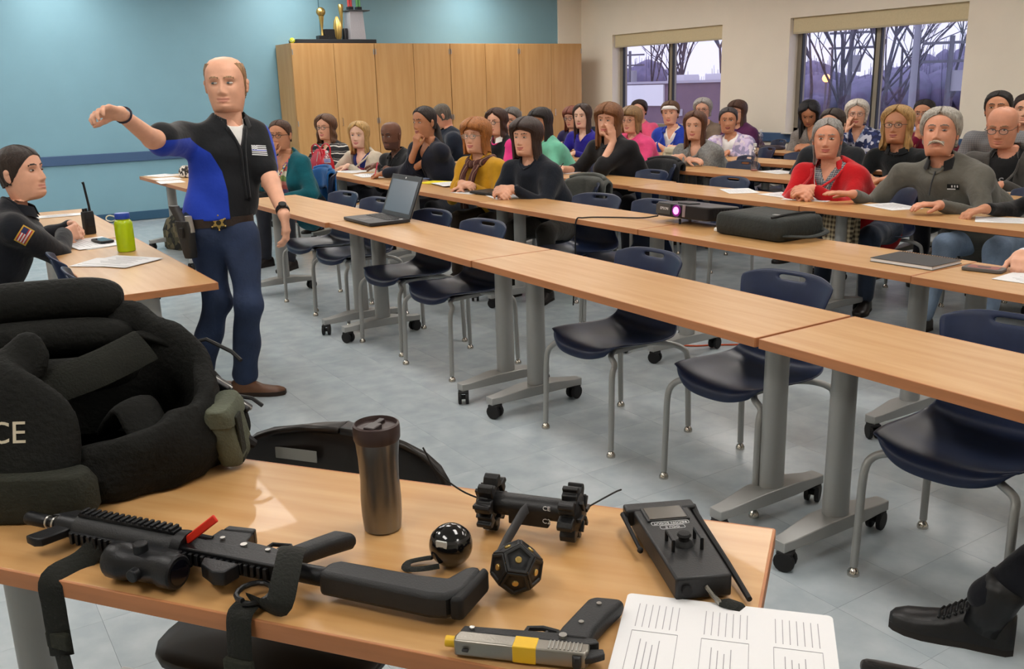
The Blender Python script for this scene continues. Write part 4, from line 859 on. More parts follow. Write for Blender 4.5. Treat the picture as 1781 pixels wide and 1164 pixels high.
# occupied chairs
occ = {'teal': 0, 'stripe': 1, 'cream': 2}
for k, inf in P.items():
    rp = inf['rp']; lb = inf['root']['label']; 
    a = math.degrees(math.atan2(inf['bf'][1], inf['bf'][0]))-180
    short = lb.split(' in ')[0] if False else lb
    inf['chair'] = (rp[0]+.05, rp[1], max(-25, min(25, a)))
CH = {'teal': 'woman in the teal cardigan', 'stripe': 'woman in the striped top', 'cream': 'woman in the cream cardigan', 'hoodie': 'man in the charcoal hoodie', 'blazer': 'woman in the navy blazer', 'jacket': 'man in the navy jacket seen from behind', 'vest': 'woman in the hot pink blouse', 'grey': 'woman with short grey hair by the cabinets', 'yellow': 'woman in the yellow sweater', 'sweat': 'woman in the navy sweatshirt', 'mint': 'woman in the mint sweater', 'auburn': 'auburn-haired woman', 'royal': 'woman in the royal purple top', 'black': 'woman in the black top', 'pink': 'woman in the bright pink sweater', 'salmon': 'woman in the salmon shirt', 'band': 'woman with the white headband', 'sweater': 'woman in the grey V-neck sweater', 'silver': 'silver-haired woman at the window', 'lilac': 'woman in the lilac jacket', 'plum': 'woman in the plum sweater', 'down': 'woman looking down', 'peek': 'man half hidden behind the red fleece', 'floral': 'woman in the floral blouse', 'red': 'woman in the red fleece', 'blonde': 'blonde woman in the black jacket', 'maroon': 'woman in the maroon shirt', 'fleece': 'man with the mustache', 'checked': 'man in the checked shirt', 'bald': 'bald man with glasses', 'edge': 'person cut by the right edge', 'sleeve': 'person in the black sweater', 'writer': 'person writing in the striped shirt', 'hidden': 'person behind the instructor', 'boots': 'person in laced boots'}
for k, t in CH.items(): chair(*P[k]['chair'], 'navy plastic school chair under the '+t, 'occupied navy school chairs')
for x, y, rz, lb in ((2.48, 6.40, 8, 'empty navy chair farthest left behind the laptop table, next to the instructor'), (2.49, 5.84, 8, 'empty navy chair second from the instructor, just left of the laptop'), (2.46, 4.98, 7, 'empty navy chair behind the laptop in the front row'), (2.46, 4.38, 7, 'empty navy chair just right of the laptop in the front row'), (2.50, 3.05, 3, 'empty navy chair in the middle of the front row'), (2.56, 2.32, 4, 'empty navy chair second from the right in the front row'), (2.55, 1.43, 8, 'empty navy chair at the right edge of the front row'),
                     (3.70, 4.90, 14, 'empty navy chair in the second row beside the navy sweatshirt'), (3.74, 4.42, 0, 'empty navy chair in the second row behind the projector'), (5.12, 6.0, 0, 'empty navy chair in the third row beside the black top'), (5.12, 5.1, 0, 'empty navy chair in the third row beside the red fleece'), (6.28, 6.05, 0, 'empty navy chair in the fourth row beside the grey V-neck sweater'), (7.36, 6.3, 0, 'empty navy chair in the fifth row beside the lilac jacket')):
    chair(x, y, rz, lb, 'empty navy school chairs')
# ---------------------------------------------------------------- the standing instructor
polo_k = cloth('14161A', 'polo_black', .75, .3); polo_b = cloth('1B3AA8', 'polo_blue', .7, .3)
def polofn(l, f, z, c):
    """signed distance to the blue side panels, sewn along a curve from armpit to waist"""
    if l < -.235: rv = (polofn.sz-.012)-c[2]
    else: rv = float(np.interp(z, [-.46, -.32, -.22, -.13, -.06, -.03], [-.105, -.10, -.110, -.150, -.235, -.32]))-l
    lv = min(f+.035, .235-l, l-.165) if z > -.24 else l-.13
    return max(rv, lv)
pm_ = polo_k.copy(); pm_.name = 'polo_panels'; nt = pm_.node_tree; bs_ = nt.nodes['Principled BSDF']
pa = nt.nodes.new('ShaderNodeAttribute'); pa.attribute_name = 'panel'; pg = nt.nodes.new('ShaderNodeMath'); pg.operation = 'GREATER_THAN'; pg.inputs[1].default_value = 0
pmx = nt.nodes.new('ShaderNodeMix'); pmx.data_type = 'RGBA'; pmx.inputs[7].default_value = (*lin('1B3AA8'), 1)
src = bs_.inputs['Base Color'].links[0].from_socket; nt.links.new(pa.outputs['Fac'], pg.inputs[0]); nt.links.new(pg.outputs[0], pmx.inputs[0]); nt.links.new(src, pmx.inputs[6]); nt.links.new(pmx.outputs[2], bs_.inputs['Base Color'])
polofn.sz = 1.337
I1 = person('standing instructor in a black and blue polo and jeans, arm stretched out', (1.390, 4.72, 1.700), 241, (1.258, 4.67), 272, 'fair', ('recede', '94714F'),
            dict(kind='open', m=pm_, trim=polo_k, inner=wht, v=.11, vs=.40, gap=0, iv=0, sleeve='short', sfn=polofn, collar=polo_k, ch=.045, copen=32, wr=.007, hem=.925, name='polo_shirt', iname='undershirt'),
            RH=((.791, 4.209, 1.453), (-.80, -.50, .16), (-.05, -.60, -.8), .5), LH=((1.478, 4.30, .965), (.03, -.10, -1), (-.75, .5, 0), .42),
            male=True, g=1.0, sws=(.115, .235), s=1.08, h=.0068, hh=.0042, hipz=.885, pitch=2, fo=dict(nose=1.05, gaze=.004, bcol='9A7858', iris='4A5A60', fat=.002, jaw=1.0, wide=1.10), arm=1.04,
            legs=mat('dark_denim', '22304C', .85, var=.3, vs=6, bump=.35, bs=45), shoes=('5A3820', '2A1C12'), watch=(1, '121316', 1), poles=(V3(.3, .9, -.2), V3(.1, .3, -1)), neckback=.0,
            legpts={1: ((1.355, 4.60, .84), (1.325, 4.50, .50), (1.295, 4.60, .12), (1.466, 4.488, 0)), -1: ((1.205, 4.70, .84), (1.215, 4.67, .49), (1.125, 4.80, .12), (1.29, 4.72, 0))})
rp, bf, bl = I1['rp'], I1['bf'], I1['bl']; r1 = I1['root']
E_, W_ = I1['A'][-1][:2]; d = nrm(W_-E_); B().tube([tuple(W_-d*.015+(nrm(np.cross(d, (0, 0, 1)))*math.cos(t)+nrm(np.cross(d, np.cross(d, (0, 0, 1))))*math.sin(t))*.034) for t in np.linspace(0, 2*math.pi, 17)], .0045, 6).build('wristband', mat('dark_band', '1E1A2C', .5), r1)
belt_m = mat('brown_belt', '2A1C14', .5, bump=.15, bs=80); ring_o, ring_i = [], []
B2 = B(); rs = []
for dz, dr in ((-.022, .004), (-.022, .010), (.022, .010), (.022, .004)):
    ring = []
    for t in np.linspace(0, 2*math.pi, 49)[:-1]:
        dv = bf*math.cos(t)+bl*math.sin(t); hit = I1['tbvh'].ray_cast(Vector(V3(0, 0, .915)+dv*.5), Vector(-dv)); rr = .5-hit[3] if hit[0] else .15
        ring.append(tuple(V3(0, 0, .915+dz)+dv*(max(rr, .12)+dr)))
    rs.append(ring)
B2.rings(rs+[rs[0]], 0, None, False); belt = B2.build('belt', belt_m, r1)
def onbelt(l_ang, z, out):
    dv = bf*math.cos(R(l_ang))+bl*math.sin(R(l_ang)); hit = I1['tbvh'].ray_cast(Vector(V3(0, 0, .915)+dv*.5), Vector(-dv)); rr = .5-hit[3] if hit[0] else .15
    return V3(0, 0, z)+dv*(rr+out), dv
p, dv = onbelt(-14, .915, .012); X = frame(p, nrm(np.cross((0, 0, 1), dv)), dv)
B().box((0, 0, -.002), (.075, .062, .008), X=X).build('badge_holder', black_pl, r1, bevel=.004)
st = [(.034*math.cos(R(90+60*k/1)) if k % 1 == 0 else 0, 0) for k in range(6)]
st = [((.036 if k % 2 == 0 else .019)*math.cos(R(90+30*k)), (.036 if k % 2 == 0 else .019)*math.sin(R(90+30*k))) for k in range(12)]
bd = B().prism(st, .003, .008, X=X); 
for k in range(0, 12, 2): bd.sph((.036*math.cos(R(90+30*k)), .036*math.sin(R(90+30*k)), .006), .005, 8, 6, X=X)
bd.build('star_badge', gold, r1, bevel=.001); B().cyl((0, 0, .007), (0, 0, .010), .012, n=16, X=X).build('badge_seal', mat('seal_dark', '3A3426', .4, metal=.6), r1)
# holster with sidearm on the right hip
p, dv = onbelt(-64, .86, .03); fwd = nrm(np.cross((0, 0, 1), dv)); X = frame(p, fwd, (0, 0, 1))
hm_ = mat('holster_leather', '1B1A19', .5, bump=.15, bs=60)
B().rings([[(x*sx+ox, y*1.0, z) for x, y in rrect(.085, .05, .018)] for z, sx, ox in ((-.105, .55, .012), (-.08, .72, .008), (-.02, .95, 0), (.04, 1.15, -.004), (.075, 1.1, -.01))], X=X).build('holster', hm_, r1, bevel=.003)
B().rings([[(x*sx+ox, y, z) for x, y in rrect(.05, .036, .012)] for z, sx, ox in ((.03, 1, .0), (.08, .9, -.03), (.135, 1.0, -.062), (.145, .95, -.066))], X=X).build('pistol_grip', mat('grip_panel', '2C2A2A', .55), r1)
B().rings([[(x+ox, y, z) for x, y in rrect(.03, .026, .006)] for z, ox in ((.02, .035), (.10, .022))], X=X).build('slide_end', steel, r1, bevel=.002)
B().box((.0, -.006, .02), (.022, .062, .05), X=X).build('holster_strap', hm_, r1, bevel=.003)
# flag emblem on the left chest
FLG = [mat('patch_white', 'D8D8DA', .8), mat('patch_black', '101114', .8), mat('patch_blue', '2238A8', .8), mat('patch_grey', '8A8C90', .8)]
c_ = I1['N']+bl*.085+V3(0, 0, -.13)
decal(I1['bvh'], c_, -bf, V3(.10, 0, 1), .074, .048, 12, 11, lambda i, j: 2 if j == 5 else (3 if (i+j) % 2 else 0) if i < 5 and j < 5 else (0 if j % 2 == 0 else 1), FLG, 'flag_emblem', r1)
for k in range(3): B().cyl((0, 0, 0), (0, 0, .003), .005, n=10, X=frame(I1['N']+bf*(.097-.004*k)+V3(0, 0, -.06-.035*k), bl, bf)).build('button', black_pl, r1)
# ---------------------------------------------------------------- the seated officer at the left table
uni = cloth('15181F', 'uniform_navy', .8, .45)
O = person('police officer in a dark navy uniform with a flag patch, hands clasped', (.475, 5.37, 1.295), 319, (.14, 5.33), 350, 'fair', ('crew', '2B1E17', dict(th=.0055, zh=.070, zr=.02, a1=58, a2=97, low=125)),
           dict(m=uni, collar=uni, ch=.05, copen=26, wr=.008, name='uniform_shirt'), RH=((.66, 5.55, .80), (.75, .62, .05), (-.3, .9, -.2), .75), LH=((.735, 5.80, .815), (.25, -.95, .0), (-.6, -.3, -.5), .75), male=True, g=1.12, sw=.21, s=1.12, h=.010, hh=.0048, pitch=8,
           fo=dict(nose=1.15, bcol='2B1E17', gaze=.002), legs='14161C', shoes='101012', poles=(V3(.2, .8, -.5), V3(.1, -.9, -.6)), arm=1.12, neckback=.06)
FL2 = [mat('patch_red', 'B03038', .8), FLG[0], mat('patch_navy', '28305C', .8), mat('patch_gold', 'C8A03C', .7)]
sr = O['S'][-1]; er = O['A'][-1][0]; cpt = sr+(er-sr)*.22
dcl = nrm(V3(.10, .95, -.15)); upd = nrm(sr-er)
decal(O['bvh'], cpt, dcl, upd, .088, .056, 14, 9, lambda i, j: 3 if i in (0, 13) or j in (0, 8) else (2 if j < 5 and i > 7 else (0 if j % 2 else 1)), FL2, 'flag_patch', O['root'])
b2 = B(); rs = []
for dz, dr in ((-.03, .004), (-.03, .016), (.03, .016), (.03, .004)):
    ring = []
    for t in np.linspace(0, 2*math.pi, 41)[:-1]:
        dv = O['bf']*math.cos(t)+O['bl']*math.sin(t); hit = O['bvh'].ray_cast(Vector(V3(0, 0, .58)+dv*.5), Vector(-dv)); rr = .5-hit[3] if hit[0] else .15
        ring.append(tuple(V3(0, 0, .58+dz)+dv*(rr+dr)))
    rs.append(ring)
b2.rings(rs+[rs[0]], 0, None, False); b2.build('duty_belt', black_pl, O['root'])
for t in (-60, -85, -110):
    dv = O['bf']*math.cos(R(t))+O['bl']*math.sin(R(t)); hit = O['bvh'].ray_cast(Vector(V3(0, 0, .58)+dv*.5), Vector(-dv)); rr = .5-hit[3] if hit[0] else .15
    B().box((0, 0, 0), (.06, .045, .09), X=frame(V3(0, 0, .57)+dv*(rr+.03), nrm(np.cross((0, 0, 1), dv)), (0, 0, 1))).build('belt_pouch', black_pl, O['root'], bevel=.006)
chair(.14, 5.30, 170, 'navy plastic school chair the police officer sits on', 'occupied navy school chairs')
chair(.74, 4.86, 180, 'empty navy chair next to the police officer at the left table', 'empty navy school chairs')
chair(.74, 4.36, 180, 'empty navy chair at the near end of the left table', 'empty navy school chairs')
# small things on the audience
def extra(k): return P[k]['root'], P[k]
rt_, f = extra('yellow'); sc_m = stripes('brown_striped_scarf', ['3E1E18', '5A2A20', '3E1E18', '8A6A5C', '4A2018'], 1, 26, distort=.8)
b = B(); pts = []
for t in np.linspace(0, 2*math.pi, 24): pts.append(f['N']+(f['bf']*math.cos(t)*1.12+f['bl']*math.sin(t)*1.05)*.092+V3(0, 0, .012-.040*max(0, math.cos(t))))
b.tube([tuple(q) for q in pts], .030, 10, sq=1.1)
for sd, ln in ((1, .30), (-1, .34)):
    P0 = f['N']+f['bf']*.105+f['bl']*sd*.055+V3(0, 0, -.03); q = [P0, P0+f['bf']*.055+V3(0, 0, -.09), P0+f['bf']*.075-f['bl']*sd*.02+V3(0, 0, -.19), P0+f['bf']*.075-f['bl']*sd*.03+V3(0, 0, -ln)]
    b.tube([tuple(v) for v in spline(q, 4)], [.030+.012*k/12 for k in range(13)], 10, sq=.42, upv=tuple(f['bf']))
b.build('scarf', sc_m, rt_, sharp=180)
rt_, f = extra('band')
def crown(f, mt, name, z0=.052, z1=.088, t=.013):
    rs = []
    for z, dr in ((z0, .004), (z0, t), (z1, t), (z1, .004)):
        th_ = np.linspace(0, 2*math.pi, 33)[:-1]; x, y = hring(np.full(32, z), th_); Q = np.stack([x*(1+dr/.08), y*(1+dr/.09), np.full(32, z)-.018*(1-np.cos(th_))], -1)
        rs.append([tuple(v) for v in (Q*f['s'])@f['Rm'].T+f['C']])
    B().rings(rs+[rs[0]], 0, None, False).build(name, mt, f['root'], sharp=180)
crown(f, wht, 'headband', .045, .082, .017)
rt_, f = extra('teal'); lan = blotch('lanyard_dots', ['1C1F2A', 'C8C04A', '3A7AB0', 'C85A78', 'E0E0D8', '1C1F2A'], 95)
for sd in (1, -1):
    q = [f['N']+f['bl']*sd*.07+V3(0, 0, .01), f['N']+f['bl']*sd*.065+f['bf']*.115+V3(0, 0, -.10), f['N']+f['bl']*sd*.03+f['bf']*.165+V3(0, 0, -.22), f['N']+f['bf']*.165+V3(0, 0, -.36)]
    B().tube([tuple(v) for v in spline(q, 4)], .013, 6, sq=.3, upv=tuple(f['bf'])).build('lanyard', lan, rt_)
Wm = f['A'][-1][1]; tip = f['C']+f['Rm']@V3(0, .11, -.07)
B().cyl(tuple(tip+V3(-.01, .01, .015)), tuple(tip+V3(-.05, -.11, -.02)), .005, n=8).build('pen', mat('pen_grey', 'C9C9CE', .3), rt_)
rt_, f = extra('cream'); decal(f['bvh'], f['N']+V3(0, 0, -.19), -f['bf'], V3(0, 0, 1), .10, .035, 8, 3, lambda i, j: (i+j) % 2, [mat('sequin_cyan', '3A9AD0', .3, metal=.4), mat('sequin_blue', '2468B8', .3, metal=.4)], 'sequin_band', rt_, off=-.004)
rt_, f = extra('blazer'); q = [f['C']+f['Rm']@V3(0, -.10, .0), f['C']+f['Rm']@V3(0, -.14, -.06), f['N']-f['bf']*.10+f['bl']*.03+V3(0, 0, -.02), f['N']-f['bf']*.145+f['bl']*.05+V3(0, 0, -.2), f['N']-f['bf']*.13+f['bl']*.06+V3(0, 0, -.38)]
B().tube([tuple(v) for v in spline(q, 4)], [.03, .034, .036, .036, .038, .04, .04, .042, .044, .044, .042, .04, .036, .03, .022, .012, .004], 12, sq=.7).build('ponytail', hairmat('1F1511'), rt_, sharp=180)
Wm = P['blazer']['A'][1][1]; B().cyl(tuple(Wm+V3(-.07, .055, -.03)), tuple(Wm+V3(-.02, .075, .10)), .0045, n=8).build('pen', mat('pen_pink', 'C8305A', .4), rt_)
rt_, f = extra('fleece'); bfF, blF = f['bf'], f['bl']
B().tube([tuple(f['N']+bfF*a+V3(0, 0, z)) for a, z in ((.10, -.03), (.145, -.10), (.165, -.17))], .005, 6).build('zip', black_pl, rt_)
decal(f['bvh'], f['N']+blF*.105+V3(0, 0, -.12), -bfF, V3(0, 0, 1), .065, .034, 9, 5, lambda i, j: 1 if j in (1, 2) and i % 2 and 1 < i < 8 or j == 4 and i < 6 else 0, [FLG[1], FLG[0]], 'logo_patch', rt_)
rt_, f = extra('blonde'); decal(f['bvh'], f['N']+f['bl']*.09+V3(0, 0, -.13), -f['bf'], V3(0, 0, 1), .06, .024, 10, 4, lambda i, j: 1 if (i*3+j*5) % 4 < 2 else 0, [cloth('101417'), mat('embroidery', '8A8A86', .8)], 'embroidered_logo', rt_)
rt_, f = extra('sweat'); decal(f['bvh'], f['N']+f['bl']*.02+V3(0, 0, -.22), -f['bf'], V3(0, 0, 1), .035, .035, 7, 6, lambda i, j: 1 if i+1 >= 6-j and (i+j) % 3 else 0, [cloth('171C26'), mat('print_grey', '9AA0A8', .8)], 'chest_print', rt_)
rt_, f = extra('bald'); X = frame(f['N']+f['bf']*.165+V3(0, 0, -.17), f['bl'], f['bf'])
text('letter_print', 'AS', .085, mat('shirt_print', '8A8D90', .8), X, rt_); text('letter_print', 'G', .10, mat('shirt_print', '8A8D90', .8), X @ Matrix.Translation((.0, -.085, -.003)), rt_)
rt_, f = extra('red')
for sd in (1, -1): B().tube([tuple(f['N']+f['bl']*sd*a+f['bf']*b_+V3(0, 0, z)) for a, b_, z in ((.075, .075, .0), (.055, .125, -.09), (.018, .155, -.19))], .003, 5).build('zip_edge', steel, rt_)
# laced boot details for the person at the bottom right
rt_, f = extra('boots'); rp = f['rp']
an, toe = V3(2.275, 1.175, .15)-rp, V3(2.15, 1.395, 0)-rp; d2 = nrm((toe-an)*V3(1, 1, 0)); lat = V3(-d2[1], d2[0], 0); heel = (an-d2*.07)*V3(1, 1, 0)
B().tube([tuple(heel+d2*(.085-.02*k)+V3(0, 0, z)) for k, z in enumerate((.06, .11, .16, .20))], [.060, .056, .056, .058], 18).build('boot_shaft', mat('leather_101012', '101012', .4), rt_, sharp=180)
bh = lambda t: float(np.interp(t, [.22, .38, .55, .72, .88], [.125, .119, .078, .058, .047]))
for k in range(6):
    t = .34+.045*k; q = heel+d2*(t*.315)+V3(0, 0, bh(t)+.002); w2 = .030
    B().tube([tuple(q-lat*w2-V3(0, 0, .008)), tuple(q-lat*w2*.4+V3(0, 0, .004)), tuple(q+lat*w2*.4+d2*.01+V3(0, 0, .004)), tuple(q+lat*w2+d2*.012-V3(0, 0, .010))], .0034, 6).build('lace', black_rb, rt_)
    for sd in (-1, 1): B().sph(tuple(q+lat*sd*w2-V3(0, 0, .008)), .005, 8, 6).build('eyelet', black_mt, rt_)
B().tube([tuple(heel+d2*.10-lat*.050+V3(0, 0, .15)), tuple(heel+d2*.12-lat*.050+V3(0, 0, .09)), tuple(heel+d2*.155-lat*.046+V3(0, 0, .045))], .0035, 6).build('boot_zip', mat('zip_brass', '6A5530', .4, metal=.7), rt_)
# ---------------------------------------------------------------- police gear on the display table
TZ = .74
nylon = mat('black_nylon', '0D0E0B', .8, var=.35, vs=9, bump=.5, bs=90, spec=.3)
nylon2 = mat('worn_black_nylon', '1C1D18', .85, var=.3, vs=12, bump=.4, bs=200, spec=.25)
olive = mat('olive_canvas', '55594A', .85, var=.25, vs=14, bump=.35, bs=160)
olive_d = mat('dark_olive_canvas', '24261D', .9, var=.25, vs=12, bump=.4, bs=140)
# tactical vest --------------------------------------------------
e1, e2 = V3(.84, -.54, 0), V3(.54, .84, 0); VO = V3(.215, 2.065, TZ)
vt = thing('tactical_vest', 'black police tactical vest standing open on the left of the display table', 'vest', tuple(VO))
nA = 84; TT = np.linspace(0, 2*math.pi, nA+1)[:-1]
ha, hz = [-180, -150, -125, -105, -85, -60, -35, -10, 12, 35, 60, 90, 120, 150, 180], [.29, .27, .235, .16, .115, .125, .150, .165, .20, .27, .325, .34, .34, .32, .29]
def vtop(t): return float(np.interp((math.degrees(t)+180) % 360-180, ha, hz))
rs = []
for k, (u, dr) in enumerate([(0, -.02), (.04, 0), (.25, .012), (.5, .014), (.75, .008), (.96, .0), (1.0, -.012), (.96, -.035), (.6, -.04), (.1, -.045)]):
    ring = []
    for i, t in enumerate(TT):
        wv = .006*math.sin(t*5+u*7)+.005*math.sin(t*9-u*4)+.004*math.sin(t*17+u*13)
        tp = .05*u*max(0, math.cos(t-2.2)); r_ = 1-tp
        p = e1*math.cos(t)*(.295*r_+dr+wv)+e2*math.sin(t)*(.185*r_+dr+wv)+V3(0, 0, u*vtop(t)*(1+.02*math.sin(t*11)))
        ring.append(tuple(p))
    rs.append(ring)
b = B().rings(rs, 0, None, False); sh = b.build('carrier', nylon, vt, sharp=180)
b = B(); b.rings([[tuple(V3(*p)*V3(.93, .93, 1)+V3(0, 0, .012)) for p in rs[0]]]*1+[[tuple(V3(*p)*V3(.2, .2, 1)+V3(0, 0, .012)) for p in rs[0]]], 0, None, True); b.build('lining', nylon, vt)
def vp(x, y, z): return V3(x, y, z)-VO
def roll(name, pts, r, m, sq=1, n=14):
    q = spline(pts, 8); k = len(q); rr = [r*max(.12, (1-abs(2*i/(k-1)-1)**5)**.5) for i in range(k)]
    return B().tube([tuple(v) for v in q], rr, n, sq=sq).build(name, m, vt, sharp=180)
roll('collar_roll', [vp(.02, 2.30, 1.055), vp(.10, 2.255, 1.085), vp(.22, 2.225, 1.088), vp(.31, 2.20, 1.085), vp(.36, 2.185, 1.065)], .048, nylon)
roll('collar_padding', [vp(.0, 2.24, 1.0), vp(.10, 2.19, 1.02), vp(.24, 2.15, 1.02), vp(.37, 2.13, 1.01)], .040, nylon)
roll('chest_pad', [vp(-.02, 2.16, .95), vp(.10, 2.10, .96), vp(.22, 2.06, .955), vp(.36, 2.06, .95)], .036, nylon, 1.1)
# wide band across the shoulder, straps with buckles
q = spline([vp(.115, 2.02, .945), vp(.19, 1.99, .965), vp(.27, 1.985, .985), vp(.365, 2.01, 1.01)], 5)
B().tube([tuple(v) for v in q], .042, 10, sq=.2, upv=(-.4, -.6, .55)).build('shoulder_band', nylon2, vt)
roll('shoulder_strap', [vp(.36, 2.10, 1.02), vp(.43, 2.08, .985), vp(.49, 2.03, .92), vp(.53, 1.99, .85)], .026, nylon, .45)
roll('side_strap', [vp(.50, 2.02, .90), vp(.525, 1.97, .85), vp(.53, 1.93, .79)], .024, nylon, .5)
roll('inner_flap', [vp(.26, 2.03, .82), vp(.31, 1.96, .90), vp(.33, 1.92, .86), vp(.36, 1.90, .80)], .05, nylon, .3)
for (x, y, z), rz in (((.46, 2.055, .965), -30), ((.505, 2.0, .90), -35), ((.535, 1.965, .855), -40), ((.112, 1.985, .945), 20)):
    X = Matrix.Translation(vp(x, y, z)) @ Matrix.Rotation(R(rz), 4, 'Z') @ Matrix.Rotation(R(35), 4, 'Y')
    bk = B().box((0, 0, 0), (.055, .030, .014), X=X).build('buckle', black_pl, vt, bevel=.004)
    B().cyl((-.03, 0, .004), (.03, 0, .004), .004, n=8, X=X).build('buckle_pin', steel, bk)
for P0 in ([(.46, 2.06, .985), (.50, 2.05, .99), (.54, 2.0, .965), (.55, 1.97, .95)], [(.115, 1.985, .93), (.118, 1.975, .90), (.116, 1.965, .87)], [(.53, 1.98, .87), (.56, 1.95, .865), (.575, 1.93, .85)]):
    B().tube([tuple(vp(*p)) for p in P0], .0045, 6).build('pull_cord', black_rb, vt)
# pouches
X = frame(vp(.485, 1.905, TZ+.085), nrm(V3(.55, .83, 0)), (0, 0, 1)) @ Matrix.Rotation(R(-8), 4, 'Y')
pc = B().rings([[(x*sx, y*sx-.012*(z < 0), z) for x, y in rrect(.105, .055, .02)] for z, sx in ((-.07, .88), (-.05, 1.0), (.03, 1.03), (.055, .95))], X=X).build('side_pouch', olive, vt, bevel=.004)
B().rings([[(x, y, z) for x, y in rrect(.112, w_, .02)] for z, w_ in ((.025, .068), (.05, .066), (.066, .045))], X=X).build('pouch_flap', olive, pc, bevel=.003)
B().box((-.02, -.036, -.01), (.03, .006, .11), X=X).build('pouch_strap', olive_d, pc, bevel=.002)
X = frame(vp(.10, 1.875, TZ+.05), e1, (0, 0, 1))
B().rings([[(x*sx, y*sx, z) for x, y in rrect(.24, .075, .035)] for z, sx in ((-.05, .92), (-.03, 1.03), (.02, 1.03), (.045, .9))], X=X).build('front_pouch', olive_d, vt, bevel=.006)
B().tube([tuple(vp(.49, 1.93, .80)), tuple(vp(.52, 1.92, .79)), tuple(vp(.545, 1.915, .77))], [.016, .018, .010], 8).build('strap_end', black_rb, vt)
pc_ = vp(.055, 1.955, .875); fn_ = nrm(V3(-.50, -.80, .28)); X = frame(pc_, nrm(np.cross((0, 0, 1), fn_)), fn_)
tgp = nrm(np.cross((0, 0, 1), fn_)); upp = np.cross(fn_, tgp)
Vp, Fp = sdf([cap(pc_-tgp*.12+upp*.03, pc_+tgp*.035+upp*.03, .125, .115, (fn_, .26)), cap(pc_-tgp*.12-upp*.08, pc_+tgp*.06-upp*.08, .09, .085, (fn_, .40)), cap(pc_-tgp*.05+upp*.10, pc_+tgp*.03+upp*.16-fn_*.06, .06, .05, (fn_, .4))], .009, .05, noise=.004, seed=5)
mk('front_panel', Vp, Fp, nylon, vt, sharp=180)
text('lettering', 'POLICE', .060, mat('vest_lettering', 'C9BFA8', .8), X @ Matrix.Translation((-.020, .022, .0335)), vt)
# carbine --------------------------------------------------------
RM = V3(.082, 1.80, TZ+.034); RD = nrm(V3(.515, -.733, 0)); RX = frame((0, 0, 0), RD, (0, 0, 1))
rf = thing('carbine_rifle', 'black carbine rifle with a red chamber flag lying across the display table', 'rifle', tuple(RM))
gun = mat('gun_black', '16171A', .42, metal=.35, bump=.08, bs=260); gpl = mat('gun_polymer', '1B1C1E', .55, bump=.12, bs=320)
def ext(pts, z0, z1, name, m, par=rf, X=RX, bev=.003):
    a = sum(pts[i][0]*pts[(i+1) % len(pts)][1]-pts[(i+1) % len(pts)][0]*pts[i][1] for i in range(len(pts)))
    return B().prism(pts if a > 0 else pts[::-1], z0, z1, X=X).build(name, m, par, bevel=bev)
def tb(pts, r, name, m, par=rf, X=RX, n=14, **k): return B().tube(pts, r, n, X=X, **k).build(name, m, par)
tb([(0, 0, 0), (.006, 0, 0), (.012, 0, 0), (.045, 0, 0), (.05, 0, 0)], [.011, .0135, .0125, .0125, .009], 'flash_hider', gun)
b = B()
for k in range(3): b.tube([(.052+.016*k, 0, 0), (.056+.016*k, 0, 0)], .0125, 14, X=RX)
b.build('muzzle_rings', steel, rf); tb([(.05, 0, 0), (.15, 0, 0)], .0095, 'barrel', gun)
tb([(.085, 0, 0), (.13, 0, 0)], .020, 'gas_block', gun)
ext([(.09, -.015), (.125, -.015), (.108, -.066), (.095, -.072), (.070, -.066), (.072, -.058)], -.008, .008, 'front_sight', gun)
ext([(.055, .004), (.13, .018), (.12, .04), (.085, .034)], -.006, .014, 'sling_mount', gun)
hg = tb([(.13, 0, 0), (.135, 0, 0), (.355, 0, 0), (.36, 0, 0)], [.022, .030, .030, .026], 'handguard', gpl)
for ang in (0, 90, 180, 270):
    b = B(); Rx = RX @ Matrix.Rotation(R(ang), 4, 'X'); b.box((.245, 0, .0315), (.215, .021, .006), X=Rx)
    for k in range(16): b.box((.145+.0133*k, 0, .036), (.0065, .021, .006), X=Rx)
    b.build('rail', gun, hg, bevel=.001)
tb([(.355, 0, 0), (.375, 0, 0)], .032, 'delta_ring', gun)
ext([(.37, -.022), (.56, -.022), (.575, -.01), (.575, .012), (.37, .016)], -.016, .016, 'upper_receiver', gun)
ext([(.392, .012), (.392, .062), (.455, .070), (.462, .04), (.52, .036), (.545, .03), (.585, .022), (.585, .008), (.392, .008)], -.0125, .0125, 'lower_receiver', gun)
ext([(.398, .058), (.398, .074), (.452, .080), (.457, .066)], -.0145, .0145, 'magazine_well', gun)
b = B()
for k in range(14): b.box((.385+.0125*k, -.0255, 0), (.0065, .007, .02), X=RX)
b.build('top_rail', gun, rf, bevel=.001)
b = B()
for x, y, z, rr in ((.47, .022, .0135, .006), (.52, .02, .0135, .0045), (.56, .015, .0135, .005), (.42, .03, .0135, .0045)): b.cyl((x, y, z-.004), (x, y, z+.003), rr, n=10, X=RX)
b.build('receiver_pins', steel, rf)
B().tube([(.495, .036, 0), (.498, .062, 0), (.53, .068, 0), (.548, .05, 0)], .004, 8, X=RX).build('trigger_guard', gun, rf); B().tube([(.522, .036, 0), (.518, .050, 0), (.521, .058, 0)], .0035, 6, X=RX).build('trigger', gun, rf)
B().rings([[tuple(V3(x0+px*1.0, y0, pz)) for px, pz in rrect(wx, wz, .011)] for x0, y0, wx, wz in ((.553, .022, .040, .026), (.565, .050, .038, .030), (.585, .085, .040, .031), (.604, .115, .045, .031), (.608, .122, .038, .024))], X=RX).build('pistol_grip', gpl, rf, bevel=.002)
tb([(.575, -.002, 0), (.70, -.002, 0)], .0155, 'buffer_tube', gun)
